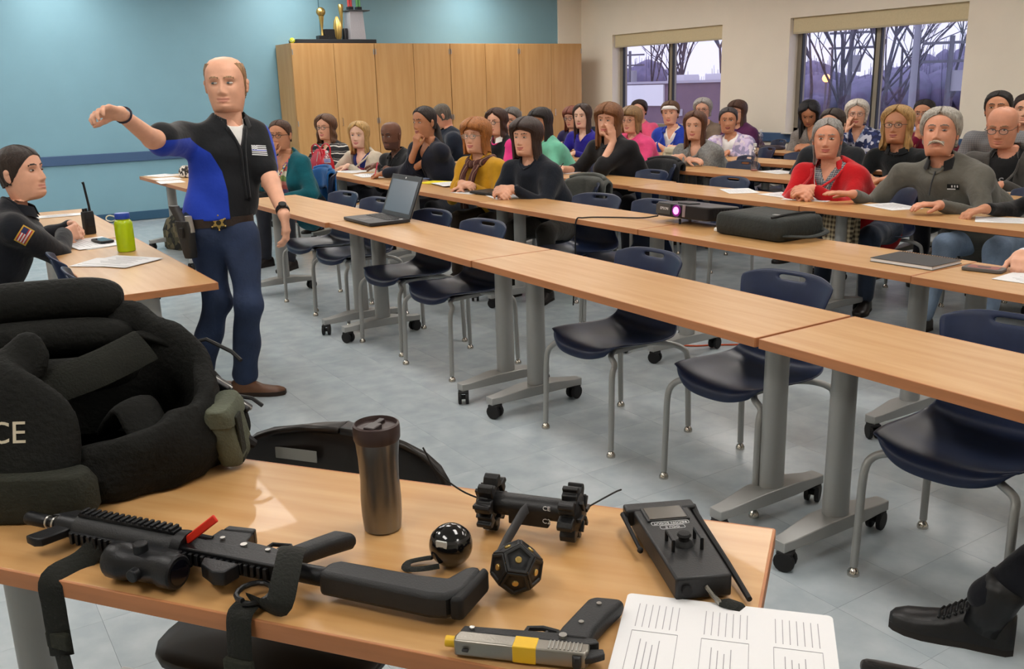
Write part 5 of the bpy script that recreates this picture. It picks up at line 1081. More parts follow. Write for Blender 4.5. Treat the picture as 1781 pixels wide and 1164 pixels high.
ext([(.645, -.024), (.84, -.026), (.866, -.020), (.884, .010), (.886, .070), (.872, .080), (.858, .068), (.845, .032), (.80, .026), (.66, .024), (.645, .012)], -.021, .021, 'stock', gpl, bev=.008)
ext([(.872, -.022), (.892, -.018), (.896, .075), (.882, .084)], -.019, .019, 'butt_pad', black_rb, bev=.006)
# optic with mount, lens and caps
ox = .325; ou = B(); ou.tube([(ox-.055, -.068, 0), (ox-.050, -.068, 0), (ox-.02, -.068, 0), (ox-.012, -.068, 0), (ox+.05, -.068, 0), (ox+.056, -.068, 0), (ox+.082, -.068, 0), (ox+.085, -.068, 0)], [.028, .031, .031, .027, .026, .029, .029, .026], 20, X=RX); opt = ou.build('optic', gun, rf)
B().box((ox+.015, -.040, 0), (.085, .03, .028), X=RX).build('optic_mount', gun, rf, bevel=.003)
B().cyl((ox+.0845, -.068, 0), (ox+.0862, -.068, 0), .021, n=18, X=RX).build('lens', mat('lens_dark', '0A0A12', .08, spec=.9), opt)
B().cyl((ox+.01, -.068, .022), (ox+.01, -.068, .040), .012, n=14, X=RX).build('turret', gun, opt, bevel=.002); B().cyl((ox+.02, -.09, 0), (ox+.02, -.106, 0), .011, n=14, X=RX).build('battery_cap', gun, opt, bevel=.002)
ext([(.43, -.03), (.50, -.03), (.495, -.062), (.475, -.066), (.44, -.05)], -.013, .013, 'rear_sight', gun)
B().cyl((.40, .028, .010), (.36, .02, .015), .006, n=8, X=RX).build('bolt_catch', gun, rf)
# red chamber flag sticking up out of the ejection port
B().box((0, 0, .045), (.014, .005, .11), X=RX @ Matrix.Translation((.362, -.004, .01)) @ Matrix.Rotation(R(52), 4, 'Y')).build('chamber_flag', mat('safety_red', 'D8301C', .45), rf, bevel=.0022)
# sling: webbing on the receiver end and two ends that hang over the table edge
web = mat('sling_webbing', '141611', .85, bump=.4, bs=180); RMi = V3(*RM)
def ribbon(pts, wdt, name, upv, m=web): 
    q = spline([V3(*p)-RMi for p in pts], 5); return B().tube([tuple(v) for v in q], wdt/2, 10, sq=.14, upv=upv).build(name, m, rf)
ed = lambda a, off, z: tuple(FB-FU*a-FN*(.535+off)+V3(0, 0, z))       # beside the near edge, a metres from the right end
ribbon([tuple(RMi+RD*.20+V3(-.02, -.02, .0)), ed(1.12, -.05, .748), ed(1.13, .006, .742), ed(1.13, .012, .69), ed(1.13, .012, .60)], .040, 'sling', tuple(FN))
ribbon([ed(1.13, .012, .60), ed(1.12, .014, .54), ed(1.10, .016, .50), ed(1.075, .016, .46), ed(1.08, .016, .36)], .036, 'sling', tuple(FN))
B().box((0, 0, 0), (.046, .012, .03), X=frame(V3(*ed(1.13, .014, .63))-RMi, FU, (0, 0, 1))).build('sling_loop', olive_d, rf, bevel=.003)
ribbon([tuple(RMi+RD*.60+V3(.0, .03, .03)), tuple(RMi+RD*.595+V3(-.015, -.01, .042)), tuple(RMi+RD*.59+V3(-.035, -.05, .025)), tuple(RMi+RD*.575+V3(-.05, -.08, -.01)), ed(.755, -.03, .748)], .042, 'sling', tuple(RD*.2+V3(0, 0, 1)))
B().tube([tuple(V3(*ed(.755, -.035+.03*math.cos(t), .757+.001*t))-RMi+FU*.026*math.sin(t)) for t in np.linspace(0, 2*math.pi, 15)], .0045, 7).build('sling_ring', black_mt, rf)
ribbon([ed(.755, -.02, .752), ed(.755, .006, .744), ed(.755, .014, .70), ed(.76, .016, .60), ed(.77, .016, .45), ed(.775, .016, .30)], .046, 'sling', tuple(FN))
B().box((0, 0, 0), (.052, .012, .028), X=frame(V3(*ed(.757, .018, .66))-RMi, FU, (0, 0, 1))).build('sling_loop', olive_d, rf, bevel=.003)
# pistol ---------------------------------------------------------
PM = V3(.548, 1.035, TZ+.016); PD = nrm(V3(.70, -.714, 0)); PX = frame((0, 0, 0), PD, (0, 0, 1))
ps = thing('pistol', 'silver and black pistol with yellow tape beside the white printed sheet', 'pistol', tuple(PM))
pe = lambda pts, z0, z1, n, m, bev=.0015: ext(pts, z0, z1, n, m, ps, PX, bev)
stn = mat('pistol_stainless', '8F8B83', .35, metal=.85, bump=.05, bs=300)
pe([(.010, -.026), (.196, -.026), (.200, -.018), (.200, .000), (.012, .000), (.008, -.014)], -.0125, .0125, 'slide', stn, .003)
b = B()
for k in range(9): b.box((.145+.0055*k, -.012, .0128), (.0022, .020, .0016), X=PX)
b.build('slide_serrations', steel, ps)
pe([(.012, .000), (.20, .000), (.212, .006), (.206, .014), (.15, .020), (.015, .014)], -.0115, .0115, 'frame', gpl)
B().rings([[tuple(V3(x0+px, y0, pz)) for px, pz in rrect(wx, wz, .011)] for x0, y0, wx, wz in ((.172, .012, .052, .027), (.178, .035, .050, .031), (.192, .075, .050, .032), (.206, .112, .054, .030), (.210, .122, .050, .024))], X=PX).build('grip', gpl, ps, bevel=.002)
b = B()
for x, y in ((.181, .045), (.200, .098)): b.cyl((x, y, .0145), (x, y, .0175), .004, n=10, X=PX)
b.build('grip_screws', steel, ps)
B().tube([(.100, .016, 0), (.104, .040, 0), (.125, .044, 0), (.148, .038, 0), (.155, .022, 0)], .0042, 8, X=PX).build('trigger_guard', gpl, ps)
B().tube([(.138, .014, 0), (.130, .026, 0), (.133, .035, 0)], .0035, 6, X=PX).build('trigger', gpl, ps)
pe([(.192, -.026), (.205, -.022), (.222, -.010), (.218, .002), (.200, -.002)], -.005, .005, 'hammer', gpl)
pe([(.022, -.0265), (.032, -.0265), (.032, -.032), (.022, -.031)], -.002, .002, 'front_sight', gpl)
pe([(.178, -.0265), (.192, -.0265), (.190, -.033), (.182, -.033)], -.009, .009, 'rear_sight', gpl)
yel = mat('yellow_tape', 'D9AE1C', .45)
pe([(.094, -.0266), (.128, -.0266), (.128, .0004), (.094, .0004)], -.0128, .0131, 'training_tape', yel)
tb([(-.006, -.011, 0), (.012, -.011, 0)], .008, 'barrel_plug', yel, ps, PX)
B().cyl((.028, .008, .012), (.028, .008, .0145), .004, n=10, X=PX).build('takedown_pin', steel, ps); B().cyl((.160, .010, .0115), (.160, .010, .016), .006, n=10, X=PX).build('decocker', steel, ps)
# insulated tumbler ----------------------------------------------
tm = thing('travel_tumbler', 'dark metal travel tumbler with a brown lid on the display table', 'tumbler', (.628, 1.437, TZ))
B().lathe([(.030, 0), (.034, .002), (.0365, .03), (.037, .06), (.0352, .10), (.0365, .14), (.0395, .172), (.0395, .175)], 32).build('body', mat('tumbler_steel', '8A8987', .30, metal=.9, var=.25, vs=5, vcol='6A6A6C'), tm)
ld = B().lathe([(.0405, .174), (.0420, .178), (.0425, .192), (.0415, .204), (.038, .206), (.036, .198), (.002, .197)], 32).build('lid', mat('tumbler_lid', '3A2C2A', .4), tm)
B().box((-.012, -.012, .202), (.030, .022, .010), rz=35).build('sip_cover', mat('tumbler_lid2', '2A2020', .35), ld, bevel=.002)
B().box((.008, .010, .200), (.034, .012, .008), rz=35).build('latch', mat('tumbler_lid2', '2A2020', .35), ld, bevel=.002)
# throwable robot ------------------------------------------------
a0, a1 = V3(.790, 1.318, TZ+.052), V3(.885, 1.195, TZ+.052); ad = nrm(a1-a0); tr_ = thing('throwable_robot', 'black throwable robot with two spiked wheels on the display table', 'robot', tuple((a0+a1)/2*V3(1, 1, 0)+V3(0, 0, TZ)))
TO = V3(*tr_.location); tp_m = mat('robot_black', '141416', .45, bump=.1, bs=200)
B().tube([tuple(a0-TO-ad*.005), tuple(a1-TO+ad*.005)], .0205, 18).build('body', tp_m, tr_)
for c0, sg in ((a0, -1), (a1, 1)):
    X = frame(c0-TO, np.cross(ad, (0, 0, 1)), ad*sg)      # local z along the axle, outwards
    wh = B().rings([[(r_*math.cos(k*2*math.pi/24), r_*math.sin(k*2*math.pi/24), z) for k in range(24)] for r_, z in ((.021, -.012), (.034, -.006), (.036, .010), (.028, .018), (.012, .020))], X=X).build('wheel', tp_m, tr_, bevel=.001)
    for k in range(8):
        Xk = X @ Matrix.Rotation(R(45*k+10), 4, 'Z')
        B().prism([(.030, -.012), (.046, -.010), (.053, -.002), (.051, .006), (.043, .004), (.041, .011), (.030, .013)], -.016, .012, X=Xk).build('cleat', tp_m, wh, bevel=.002)
    for k in range(6): Xk = X @ Matrix.Rotation(R(60*k), 4, 'Z'); B().box((.022, 0, .019), (.02, .007, .008), X=Xk).build('spoke', tp_m, wh, bevel=.001)
cn = (a0+a1)/2-TO; cmw = nrm(V3(-.54, -.84, 0)); nf = nrm(cmw-ad*np.dot(cmw, ad))
B().box((0, 0, 0), (.075, .03, .016), X=frame(cn+nf*.012-V3(0, 0, .014), ad, nf)).build('camera_housing', tp_m, tr_, bevel=.003)
X = frame(cn+nf*.0208+V3(0, 0, .004), ad, nf); text('marking', 'CE', .012, FLG[0], X @ Matrix.Translation((.035, .006, .000)), tr_, .0004); text('marking', 'C2', .013, FLG[0], X @ Matrix.Translation((.035, -.018, .001)), tr_, .0004)
B().tube([tuple(cn+nf*.015+V3(0, 0, .006)), tuple(cn+nf*.03-ad*.004+V3(0, 0, .004)), tuple(cn+nf*.075-ad*.02+V3(0, 0, -.03)), tuple(cn+nf*.10-ad*.026+V3(0, 0, -.049))], .009, 8, sq=.2, upv=tuple(nf)).build('tail', mat('tail_strip', '3A3A3C', .4), tr_)
B().tube([tuple(q) for q in spline([a0-TO-ad*.01, a0-TO-ad*.05+V3(-.008, 0, .018), a0-TO-ad*.085+V3(-.02, .0, .055), a0-TO-ad*.105+V3(-.025, .0, .10)], 5)], .0016, 6).build('antenna', black_rb, tr_)
B().tube([tuple(q) for q in spline([a1-TO+ad*.01, a1-TO+ad*.02+V3(.035, .02, .0), a1-TO+V3(.11, .02, .0), a1-TO+V3(.128, .022, .0)], 5)], .0016, 6).build('antenna', black_rb, tr_)
# black ball camera and dodecahedral device ----------------------
bc = V3(.664, 1.243, TZ); ball = thing('ball_camera', 'glossy black ball-shaped camera behind the rifle stock', 'camera', tuple(bc))
B().sph((0, 0, .037), .037, 28, 18).build('shell', mat('gloss_black', '0C0C0E', .12, coat=.5), ball, sharp=180)
B().rings([[(.0375*math.cos(a)*math.cos(z), .0375*math.sin(a)*math.cos(z), .037+.0375*math.sin(z)) for a in np.linspace(0, 2*math.pi, 29)[:-1]] for z in (R(26), R(28), R(32), R(34))], X=Matrix.Identity(4), cap=False).build('seam_band', mat('ball_band', '2C2A2A', .3), ball)
B().box((0, 0, 0), (.012, .020, .004), X=frame(nrm(V3(-.75, -.5, .45))*.0365+V3(0, 0, .037), (0, 0, 1), nrm(V3(-.75, -.5, .45)))).build('camera_window', mat('window_grey', 'B8B8B4', .3), ball, bevel=.001)
q = spline([V3(-.03, -.012, .012), V3(-.055, .0, .010), V3(-.075, .018, .008), V3(-.062, .038, .007), V3(-.035, .032, .008), V3(-.025, .02, .012)], 4)
B().tube([tuple(v) for v in q], .008, 8, sq=.35).build('wrist_strap', web, ball)
dc = V3(.708, 1.108, TZ); dod = thing('dodecahedron_device', 'matte black dodecahedron device with brass screws beside the pistol', 'device', tuple(dc))
ph = (1+5**.5)/2; dv_ = [V3(x, y, z) for x in (-1, 1) for y in (-1, 1) for z in (-1, 1)]+[V3(0, y/ph, z*ph) for y in (-1, 1) for z in (-1, 1)]+[V3(x/ph, y*ph, 0) for x in (-1, 1) for y in (-1, 1)]+[V3(x*ph, 0, z/ph) for x in (-1, 1) for z in (-1, 1)]
nf_ = [nrm(V3(*t_)) for t_ in [(0, s1, s2*ph) for s1 in (-1, 1) for s2 in (-1, 1)]+[(s1, s2*ph, 0) for s1 in (-1, 1) for s2 in (-1, 1)]+[(s2*ph, 0, s1) for s1 in (-1, 1) for s2 in (-1, 1)]]
if abs(np.ptp(sorted([float(v@nf_[0]) for v in dv_])[-5:])) > 1e-6: nf_ = [nrm(V3(a[0], a[2], a[1])*V3(1, 1, 1)) if abs(a[0]) < 1e-9 else nrm(V3(a[1], a[0], 0)) if abs(a[2]) < 1e-9 else nrm(V3(a[2], 0, a[0])) for a in nf_]
Rd = np.array(Matrix.Rotation(R(31.717), 3, 'X')); Rz = np.array(Matrix.Rotation(R(25), 3, 'Z')); Rd = Rz@Rd
sc_ = .043/3**.5; b = B(); low = min((Rd@v)[2] for v in dv_)*sc_
for n_ in nf_:
    idx = sorted(range(20), key=lambda i: -float(dv_[i]@n_))[:5]; u_ = nrm(np.cross(n_, (.3, .2, .9))); v_ = np.cross(n_, u_)
    idx.sort(key=lambda i: math.atan2(float(dv_[i]@v_), float(dv_[i]@u_))); cf = sum(dv_[i] for i in idx)/5
    def loop(k, dep): return [tuple(Rd@((cf+(dv_[i]-cf)*k+n_*dep)*sc_)-V3(0, 0, low)) for i in idx]
    b.rings([loop(1, 0), loop(.94, .08), loop(.78, .08), loop(.70, .0), loop(.50, .0), loop(.42, -.06), loop(.02, -.06)], 0, None, True)
b.build('shell', mat('device_black', '121213', .5), dod, bevel=.0006, sharp=25)
for n_ in nf_:
    w_ = Rd@n_
    if w_[2] > -.3: p = w_*(.043*.795-.0016)-V3(0, 0, low); B().cyl(tuple(p), tuple(p+w_*.0045), .0055, n=10).build('brass_screw', gold, dod, bevel=.001)
# hand-held controller with aerials ------------------------------
CXv = nrm(V3(.44, .90, 0)); co = V3(.982, 1.026, TZ); ct = thing('robot_controller', 'black hand-held robot controller with two aerials at the right end of the display table', 'controller', tuple(co))
X = frame((0, 0, 0), -CXv, (0, 0, 1))                 # local x towards the camera
cb = mat('controller_black', '161719', .45, bump=.06, bs=260)
B().prism([(-.125, -.052), (.125, -.045), (.125, .045), (-.125, .052)], .004, .042, X=X).build('case', cb, ct, bevel=.004)
B().box((-.128, 0, .028), (.03, .128, .032), X=X).build('head_bar', cb, ct, bevel=.004)
B().box((-.092, 0, .043), (.052, .076, .004), X=X).build('screen_bezel', cb, ct, bevel=.001)
B().box((-.092, 0, .0455), (.044, .066, .0015), X=X).build('screen', mat('grey_lcd', '5A5650', .25), ct)
TX = X @ Matrix.Translation((-.042, 0, .0425)) @ Matrix.Rotation(R(90), 4, 'Z')
for body_, dx, sz, ww in (('RECON SCOUT', -.059, .0085, .066), ('OCU II', -.044, .0085, .043)):
    TX = X @ Matrix.Translation((dx, 0, .0423)) @ Matrix.Rotation(R(-90), 4, 'Z'); text('marking', body_, sz, FLG[0], TX, ct, .0003)
    B().tube([(x, y, 0) for x, y in rrect(ww, .012, .003, 2)+[rrect(ww, .012, .003, 2)[0]]], .0005, 4, X=TX).build('marking_outline', FLG[0], ct)
js = B().lathe([(.016, .042), (.014, .047), (.009, .050), (.009, .056), (.012, .059), (.010, .063), (.002, .064)], 18, (.020, 0, 0), X=X).build('joystick', black_rb, ct)
for s in (-1, 1): B().tube([(.002, s*.024, .042), (.002, s*.024, .060), (.040, s*.024, .060), (.040, s*.024, .042)], .0032, 6, X=X).build('joystick_guard', black_mt, ct)
B().tube([(-.128, -.066, .03), (-.10, -.067, .028), (-.02, -.063, .016)], [.006, .004, .0032], 8, X=X).build('aerial', black_rb, ct); B().sph((-.02, -.063, .016), .0055, 8, 6, X=X).build('aerial_tip', black_rb, ct)
B().tube([(-.128, .062, .034), (-.10, .062, .03), (.05, .066, .016), (.145, .066, .008)], [.008, .006, .0052, .0046], 8, X=X).build('aerial', black_rb, ct)
B().cyl((.124, -.028, .022), (.131, -.028, .022), .008, n=12, X=X).build('socket', black_rb, ct)
B().tube([(.124, .004, .024), (.138, .010, .016), (.150, .018, .008)], .0045, 8, X=X).build('swivel_clip', chrome, ct)
B().tube([(.148, .016, .009), (.152, .03, .008), (.158, .042, .006), (.155, .052, .006)], [.008, .014, .014, .006], 8, X=X, sq=.4).build('lanyard', web, ct)
# printed handout overhanging the corner --------------------------
hp = [V3(.839, .994, 0), V3(1.046, .765, 0)]; hu = nrm(hp[1]-hp[0]); hv = V3(hu[1], -hu[0], 0)       # hv towards the camera
ho = hp[0]+hu*.155+hv*.125+V3(0, 0, TZ); hd_ = thing('printed_handout', 'white printed handout with ruled lines overhanging the near corner of the display table', 'paper', tuple(ho))
X = frame((0, 0, 0), hu, (0, 0, 1)); B().prism(rrect(.305, .25, .008), .0005, .006, X=X).build('sheet', paper_m, hd_)
for cx in (-.10, .0, .10):
    b = B()
    for k in range(7): b.box((cx-.030+.010*k, .067, .0063), (.0010, .062, .0004), X=X)
    b.build('ruled_lines', mat('ink_grey', '96969A', .8), hd_)
    b = B(); w_ = .066; 
    for s in (-1, 1): b.box((cx+s*w_/2, -.040, .0063), (.0008, .13, .0004), X=X); b.box((cx, -.040+s*.065, .0063), (w_, .0008, .0004), X=X)
    for k in range(4): b.box((cx-.018+.009*k, -.04, .0063), (.0012, .09-.012*(k % 3), .0004), X=X)
    b.build('printed_box', mat('ink_grey', '96969A', .8), hd_)
# chairs at the display table (dark shells)
dk = mat('dark_brown_shell', '1A1512', .4)
q = V3(.735, 1.845, 0)-FN*.22; c1 = thing('stacking_chair', 'dark brown oval-backed chair with a grey label behind the display table', 'chair', tuple(q), math.degrees(math.atan2(FN[1], FN[0])))
Vv, Ff = [], []
for i in range(17):
    for j in range(25):
        s_ = j/24*2-1; t_ = .5*i/8 if i <= 8 else .5+.5*math.sin(math.pi/2*(i-8)/8); w_ = .275*(.72+.28*math.sin(math.pi*t_)) if t_ < .5 else .275*(1-((t_-.5)/.5)**4.0)**.4+.004; Vv.append((.20+.03*t_-.045*s_*s_, s_*w_, .40+.40*t_))
for i in range(16):
    for j in range(24): Ff.append((i*25+j, i*25+j+1, (i+1)*25+j+1, (i+1)*25+j))
o = mk('backrest', Vv, Ff, dk, c1, sharp=180); so = o.modifiers.new('thickness', 'SOLIDIFY'); so.thickness = .016
B().rings([[(x*sx-.02, y*sx, z) for x, y in rrect(.46, .48, .10)] for z, sx in ((.425, .94), (.435, 1), (.450, 1), (.458, .95))]).build('seat', dk, c1, bevel=.004)
for sx in (-1, 1):
    for sy in (-1, 1): B().tube([(sx*.17, sy*.19, .43), (sx*.21, sy*.215, .02), (sx*.21, sy*.215, 0)], .012, 10).build('leg', black_mt, c1)
B().box((0, 0, 0), (.003, .11, .028)).build('label', mat('grey_label', '8A8A84', .6), c1, bevel=.001, loc=(.189, .12, .72))
c2 = chair(1.235, .60, math.degrees(math.atan2(FN[1], FN[0]))+180, 'dark chair cut by the bottom edge beside the printed handout', 'dark chairs at the display table')
for ch in c2.children:
    if ch.name.startswith('shell'): ch.material_slots[0].link = 'OBJECT'; ch.material_slots[0].material = dk
# ---------------------------------------------------------------- things on the left table
gb = thing('sports_bottle', 'lime green sports bottle with a blue cap on the left table', 'bottle', (.895, 5.11, TZ))
lime = mat('lime_translucent', 'C4E012', .25, trans=.35, spec=.5)
B().lathe([(.040, 0), (.045, .004), (.0455, .05), (.0455, .145), (.042, .158), (.034, .165), (.034, .172)], 28).build('body', lime, gb)
cp = B().lathe([(.0365, .170), (.0375, .173), (.0375, .196), (.035, .200), (.002, .2005)], 28).build('cap', mat('blue_cap', '2444A0', .4), gb)
B().tube([tuple(v) for v in spline([(-.030, .022, .180), (-.052, .036, .188), (-.068, .045, .182), (-.070, .045, .166), (-.052, .033, .158), (-.032, .018, .163)], 4)], .0035, 6).build('cap_loop', mat('loop_white', 'D8DCC8', .5), cp)
rd = thing('two_way_radio', 'black two-way radio standing upright beside the officer', 'radio', (.848, 5.93, TZ), 25)
B().rings([[(x*sx, y*sx, z) for x, y in rrect(.066, .046, .012)] for z, sx in ((0, .94), (.006, 1), (.10, 1.0), (.125, .98), (.135, .9))]).build('body', mat('radio_black', '141416', .5), rd, bevel=.002)
B().tube([(.018, 0, .13), (.018, 0, .16), (.004, .0, .29), (.0, 0, .305)], [.009, .007, .0065, .008], 10).build('antenna', black_rb, rd)
for x in (-.022, -.004): B().cyl((x, 0, .13), (x, 0, .152), .0075, n=12).build('knob', black_rb, rd, bevel=.001)
B().box((0, -.024, .07), (.045, .004, .05)).build('speaker_grille', black_rb, rd, bevel=.001)
ph_ = thing('smartphone', 'black smartphone lying on the papers behind the green bottle', 'phone', (.845, 5.50, TZ+.008), 12)
B().prism(rrect(.075, .15, .012), 0, .012).build('case', black_pl, ph_, bevel=.002); B().prism(rrect(.066, .135, .008), .012, .0128).build('screen', mat('phone_glass', '3A4048', .08, spec=.7), ph_)
def sheet(name, loc, w_, l_, rz, label, cat='paper', group=None, n=1, m=None, par=None, th=.0012):
    t = thing(name, label, cat, loc, rz, group); 
    for k in range(n):
        a = rng.uniform(-9, 9)*(k > 0); X = Matrix.Translation((rng.uniform(-.025, .025)*(k > 0), rng.uniform(-.03, .03)*(k > 0), k*(th+.0003))) @ Matrix.Rotation(R(a), 4, 'Z')
        B().box((0, 0, th/2+.0002), (w_, l_, th), X=X).build('sheet', m or paper_m, t, smooth=False)
    if n and (m is None):
        b = B()
        for k in range(9): b.box((-w_*.36+w_*.09*k, 0, th+.0006), (.0022, l_*.7*(.6+.4*((k*7) % 5)/4), .0003), X=X)
        b.build('print', mat('ink_pale', '9A9A9E', .8), t, smooth=False)
    return t
sheet('paper_stack', (.80, 5.52, TZ), .24, .40, 15, 'white papers under the smartphone in front of the officer', n=3)
sheet('paper_stack', (.79, 4.79, TZ), .22, .30, 38, 'loose stack of white papers nearest the end of the left table', n=4)
sheet('paper_stack', (.79, 7.05, TZ), .14, .30, 85, 'white paper slip at the far end of the officer\'s table', n=2)
# ---------------------------------------------------------------- front row
lt = thing('laptop', 'open black laptop with a dark screen on the front row table', 'laptop', (2.37, 5.20, TZ), 0)
lm_ = mat('laptop_black', '26272B', .45); B().prism(rrect(.27, .40, .012), .003, .022).build('base', lm_, lt, bevel=.003)
b = B()
for r_ in range(5):
    for k in range(13): b.box((.01+.021*r_, -.145+.0245*k, .0235), (.016, .019, .003))
b.build('keyboard', black_pl, lt, bevel=.0008); B().box((-.075, .0, .0225), (.065, .11, .001)).build('touchpad', mat('touchpad', '34353A', .4), lt)
X = Matrix.Translation((.132, 0, .02)) @ Matrix.Rotation(R(22), 4, 'Y')
ls = B().box((0, 0, .13), (.010, .40, .265), X=X).build('lid', lm_, lt, bevel=.003)
B().box((-.0056, 0, .127), (.001, .350, .205), X=X).build('screen', mat('laptop_screen', '5C6470', .22, spec=.7), ls); B().cyl((-.0058, 0, .245), (-.0064, 0, .245), .006, n=14, X=X).build('logo', white_m, ls)
B().box((.0055, 0, .13), (.0012, .398, .262), X=X).build('lid_cover', mat('lid_silver', 'A8A49C', .35, metal=.6), ls)
B().box((.085, -.16, .0225), (.02, .035, .0008)).build('sticker', white_m, lt)
B().tube([tuple(v) for v in spline([(.13, .15, .012), (.12, .22, .006), (.05, .26, .006), (-.02, .235, .008), (-.05, .20, .010)], 5)], .004, 6).build('cable', black_rb, lt)
sheet('clipboard', (2.17, 9.86, TZ), .24, .32, 20, 'clipboard with papers at the far left end of the front row', 'clipboard', n=1)
sheet('paper_stack', (2.10, 9.42, TZ), .22, .30, 5, 'white sheet beside the clipboard, half hidden by the instructor', n=1); sheet('paper_stack', (2.05, 9.05, TZ), .22, .30, -4, 'white sheet against the instructor\'s waist on the far table', n=1)
hb = thing('patterned_pouch', 'small black and white patterned pouch on the far table beside the instructor', 'pouch', (2.30, 9.42, TZ), 30)
B().rings([[(x*sx, y*sx, z) for x, y in rrect(.10, .16, .04)] for z, sx in ((0, .8), (.01, 1), (.06, 1.05), (.10, .8), (.115, .5))]).build('body', blotch('pouch_print', ['B8B0A8', '2A2624', 'CFC8C0', '5A524C'], 45), hb)
# ---------------------------------------------------------------- second row
def handbag(): 
    t = thing('handbag', 'glossy red handbag on the second row table in front of the striped top', 'handbag', (3.58, 9.10, TZ), 10)
    rm = mat('red_patent', 'B81A2C', .25, coat=.4, bump=.15, bs=24)
    B().rings([[(x*sx, y*sy, z) for x, y in rrect(.17, .30, .06)] for z, sx, sy in ((0, .85, .9), (.015, 1, 1), (.09, .95, .93), (.16, .65, .75), (.20, .35, .60), (.215, .15, .5))]).build('body', rm, t, sharp=70)
    for s in (-1, 1): B().tube([tuple(v) for v in spline([(s*.05, -.09, .15), (s*.06, -.075, .23), (s*.06, 0, .265), (s*.06, .075, .23), (s*.05, .09, .15)], 5)], .008, 8).build('handle', rm, t)
    B().tube([(-.082, -.03, .03), (-.075, -.03, .11), (-.045, -.02, .19)], .004, 6).build('zipper', steel, t)
handbag()
bt_cl = bpy.data.materials.new('clear_bottle'); bt_cl.use_nodes = True; nt = bt_cl.node_tree; nt.nodes.clear()
ou = nt.nodes.new('ShaderNodeOutputMaterial'); mx = nt.nodes.new('ShaderNodeMixShader'); tr = nt.nodes.new('ShaderNodeBsdfTransparent'); g2 = nt.nodes.new('ShaderNodeBsdfGlossy')
tr.inputs[0].default_value = (.82, .84, .88, 1); g2.inputs['Roughness'].default_value = .12; mx.inputs[0].default_value = .22; nt.links.new(tr.outputs[0], mx.inputs[1]); nt.links.new(g2.outputs[0], mx.inputs[2]); nt.links.new(mx.outputs[0], ou.inputs[0])
def bottle(loc, label, h_=.20, lab=None, capc='D8D8D8', red=False):
    t = thing('water_bottle', label, 'bottle', loc, 0, 'clear water bottles'); k = h_/.20
    prof = [(.028, 0), (.031, .004)]
    for i in range(7): prof += [(.0315, .012+.011*i), (.0295, .0175+.011*i)]
    prof += [(.0315, .092), (.0315, .125), (.029, .145), (.018, .168), (.0125, .178), (.0125, .186)]
    B().lathe([(r_*1.0, z*k) for r_, z in prof], 20).build('body', bt_cl, t); B().lathe([(.0145, .182*k), (.0148, .186*k), (.0148, .202*k), (.012, .204*k)], 16).build('cap', mat('cap_'+capc, capc, .5), t)
    if lab: B().lathe([(.0322, .09*k), (.0322, .127*k)], 20, cap=False).build('label', stripes('label_'+lab, [lab, 'D8DCE4', lab], 2, 60), t)
    if red: B().lathe([(.026, .002), (.027, .012)], 16).build('drink', mat('pink_drink', 'C86A6A', .3), t)
bottle((3.56, 8.90, TZ), 'water bottle with a purple label beside the red handbag', .20, '4A50A0')
bottle((3.92, 7.61, TZ), 'water bottle with a blue label in front of the navy blazer', .195, '3A9AC0')
bottle((6.30, 5.76, TZ), 'tall clear bottle with a little pink drink on the fourth row table', .235, None, 'E0E0E0', True)
bottle((8.62, 7.80, TZ), 'clear water bottle on the rearmost table near the window wall', .20)
sheet('paper_stack', (3.72, 8.70, TZ), .23, .36, 10, 'white handout pages in front of the cream cardigan', n=2)
sheet('paper_stack', (3.68, 8.12, TZ), .24, .36, -14, 'white handout pages beside the hoodie man\'s elbow', n=3); sheet('paper_stack', (3.78, 7.80, TZ), .22, .28, 22, 'curled white pages under the pen of the navy blazer woman', n=2)
sheet('folder', (3.85, 8.98, TZ), .20, .28, -8, 'thin red and blue folder behind the cream cardigan\'s bottle', 'folder', n=1, m=mat('folder_red', '9A2A48', .6), th=.008)
nb = thing('hardback_notebook', 'dark blue hardback notebook in front of the navy blazer', 'notebook', (3.86, 7.78, TZ+.004), -12)
B().box((0, .0, .011), (.165, .235, .016)).build('pages', paper_m, nb, smooth=False); 
for z in (.0015, .0205): B().box((-.003, 0, z), (.178, .245, .003)).build('cover', mat('blue_cover', '20307E', .5), nb, smooth=False)
sheet('note_pad', (3.86, 7.46, TZ), .13, .19, -20, 'small blue and white notepad beside the water bottle in row two', 'notepad', n=1, m=mat('pad_blue', '8FA2C8', .7), th=.01)
sheet('legal_pad', (3.79, 6.99, TZ), .21, .30, 24, 'yellow legal pad in front of the mustard sweater', 'notepad', n=1, m=mat('yellow_paper', 'E0D22C', .75), th=.006)
sheet('paper_stack', (3.80, 6.78, TZ+.007), .22, .32, -10, 'white pages over the yellow legal pad', n=3)
fo_ = thing('tablet_folio', 'black tablet folio in front of the navy sweatshirt', 'folio', (3.67, 5.95, TZ+.004), 6)
B().prism(rrect(.20, .30, .012), .001, .011).build('case', mat('folio_black', '1A1816', .5, bump=.1, bs=120), fo_, bevel=.002); B().prism(rrect(.20, .30, .012), .012, .018).build('cover', mat('folio_black', '1A1816', .5), fo_, bevel=.002)
B().box((0, -.09, .0185), (.20, .012, .0025)).build('elastic_band', black_rb, fo_)
sheet('paper_stack', (3.60, 6.16, TZ), .18, .24, 12, 'white sheet sticking out left of the tablet folio', n=1); sheet('paper_stack', (3.64, 5.72, TZ), .21, .28, -16, 'white sheet sticking out right of the tablet folio', n=2)
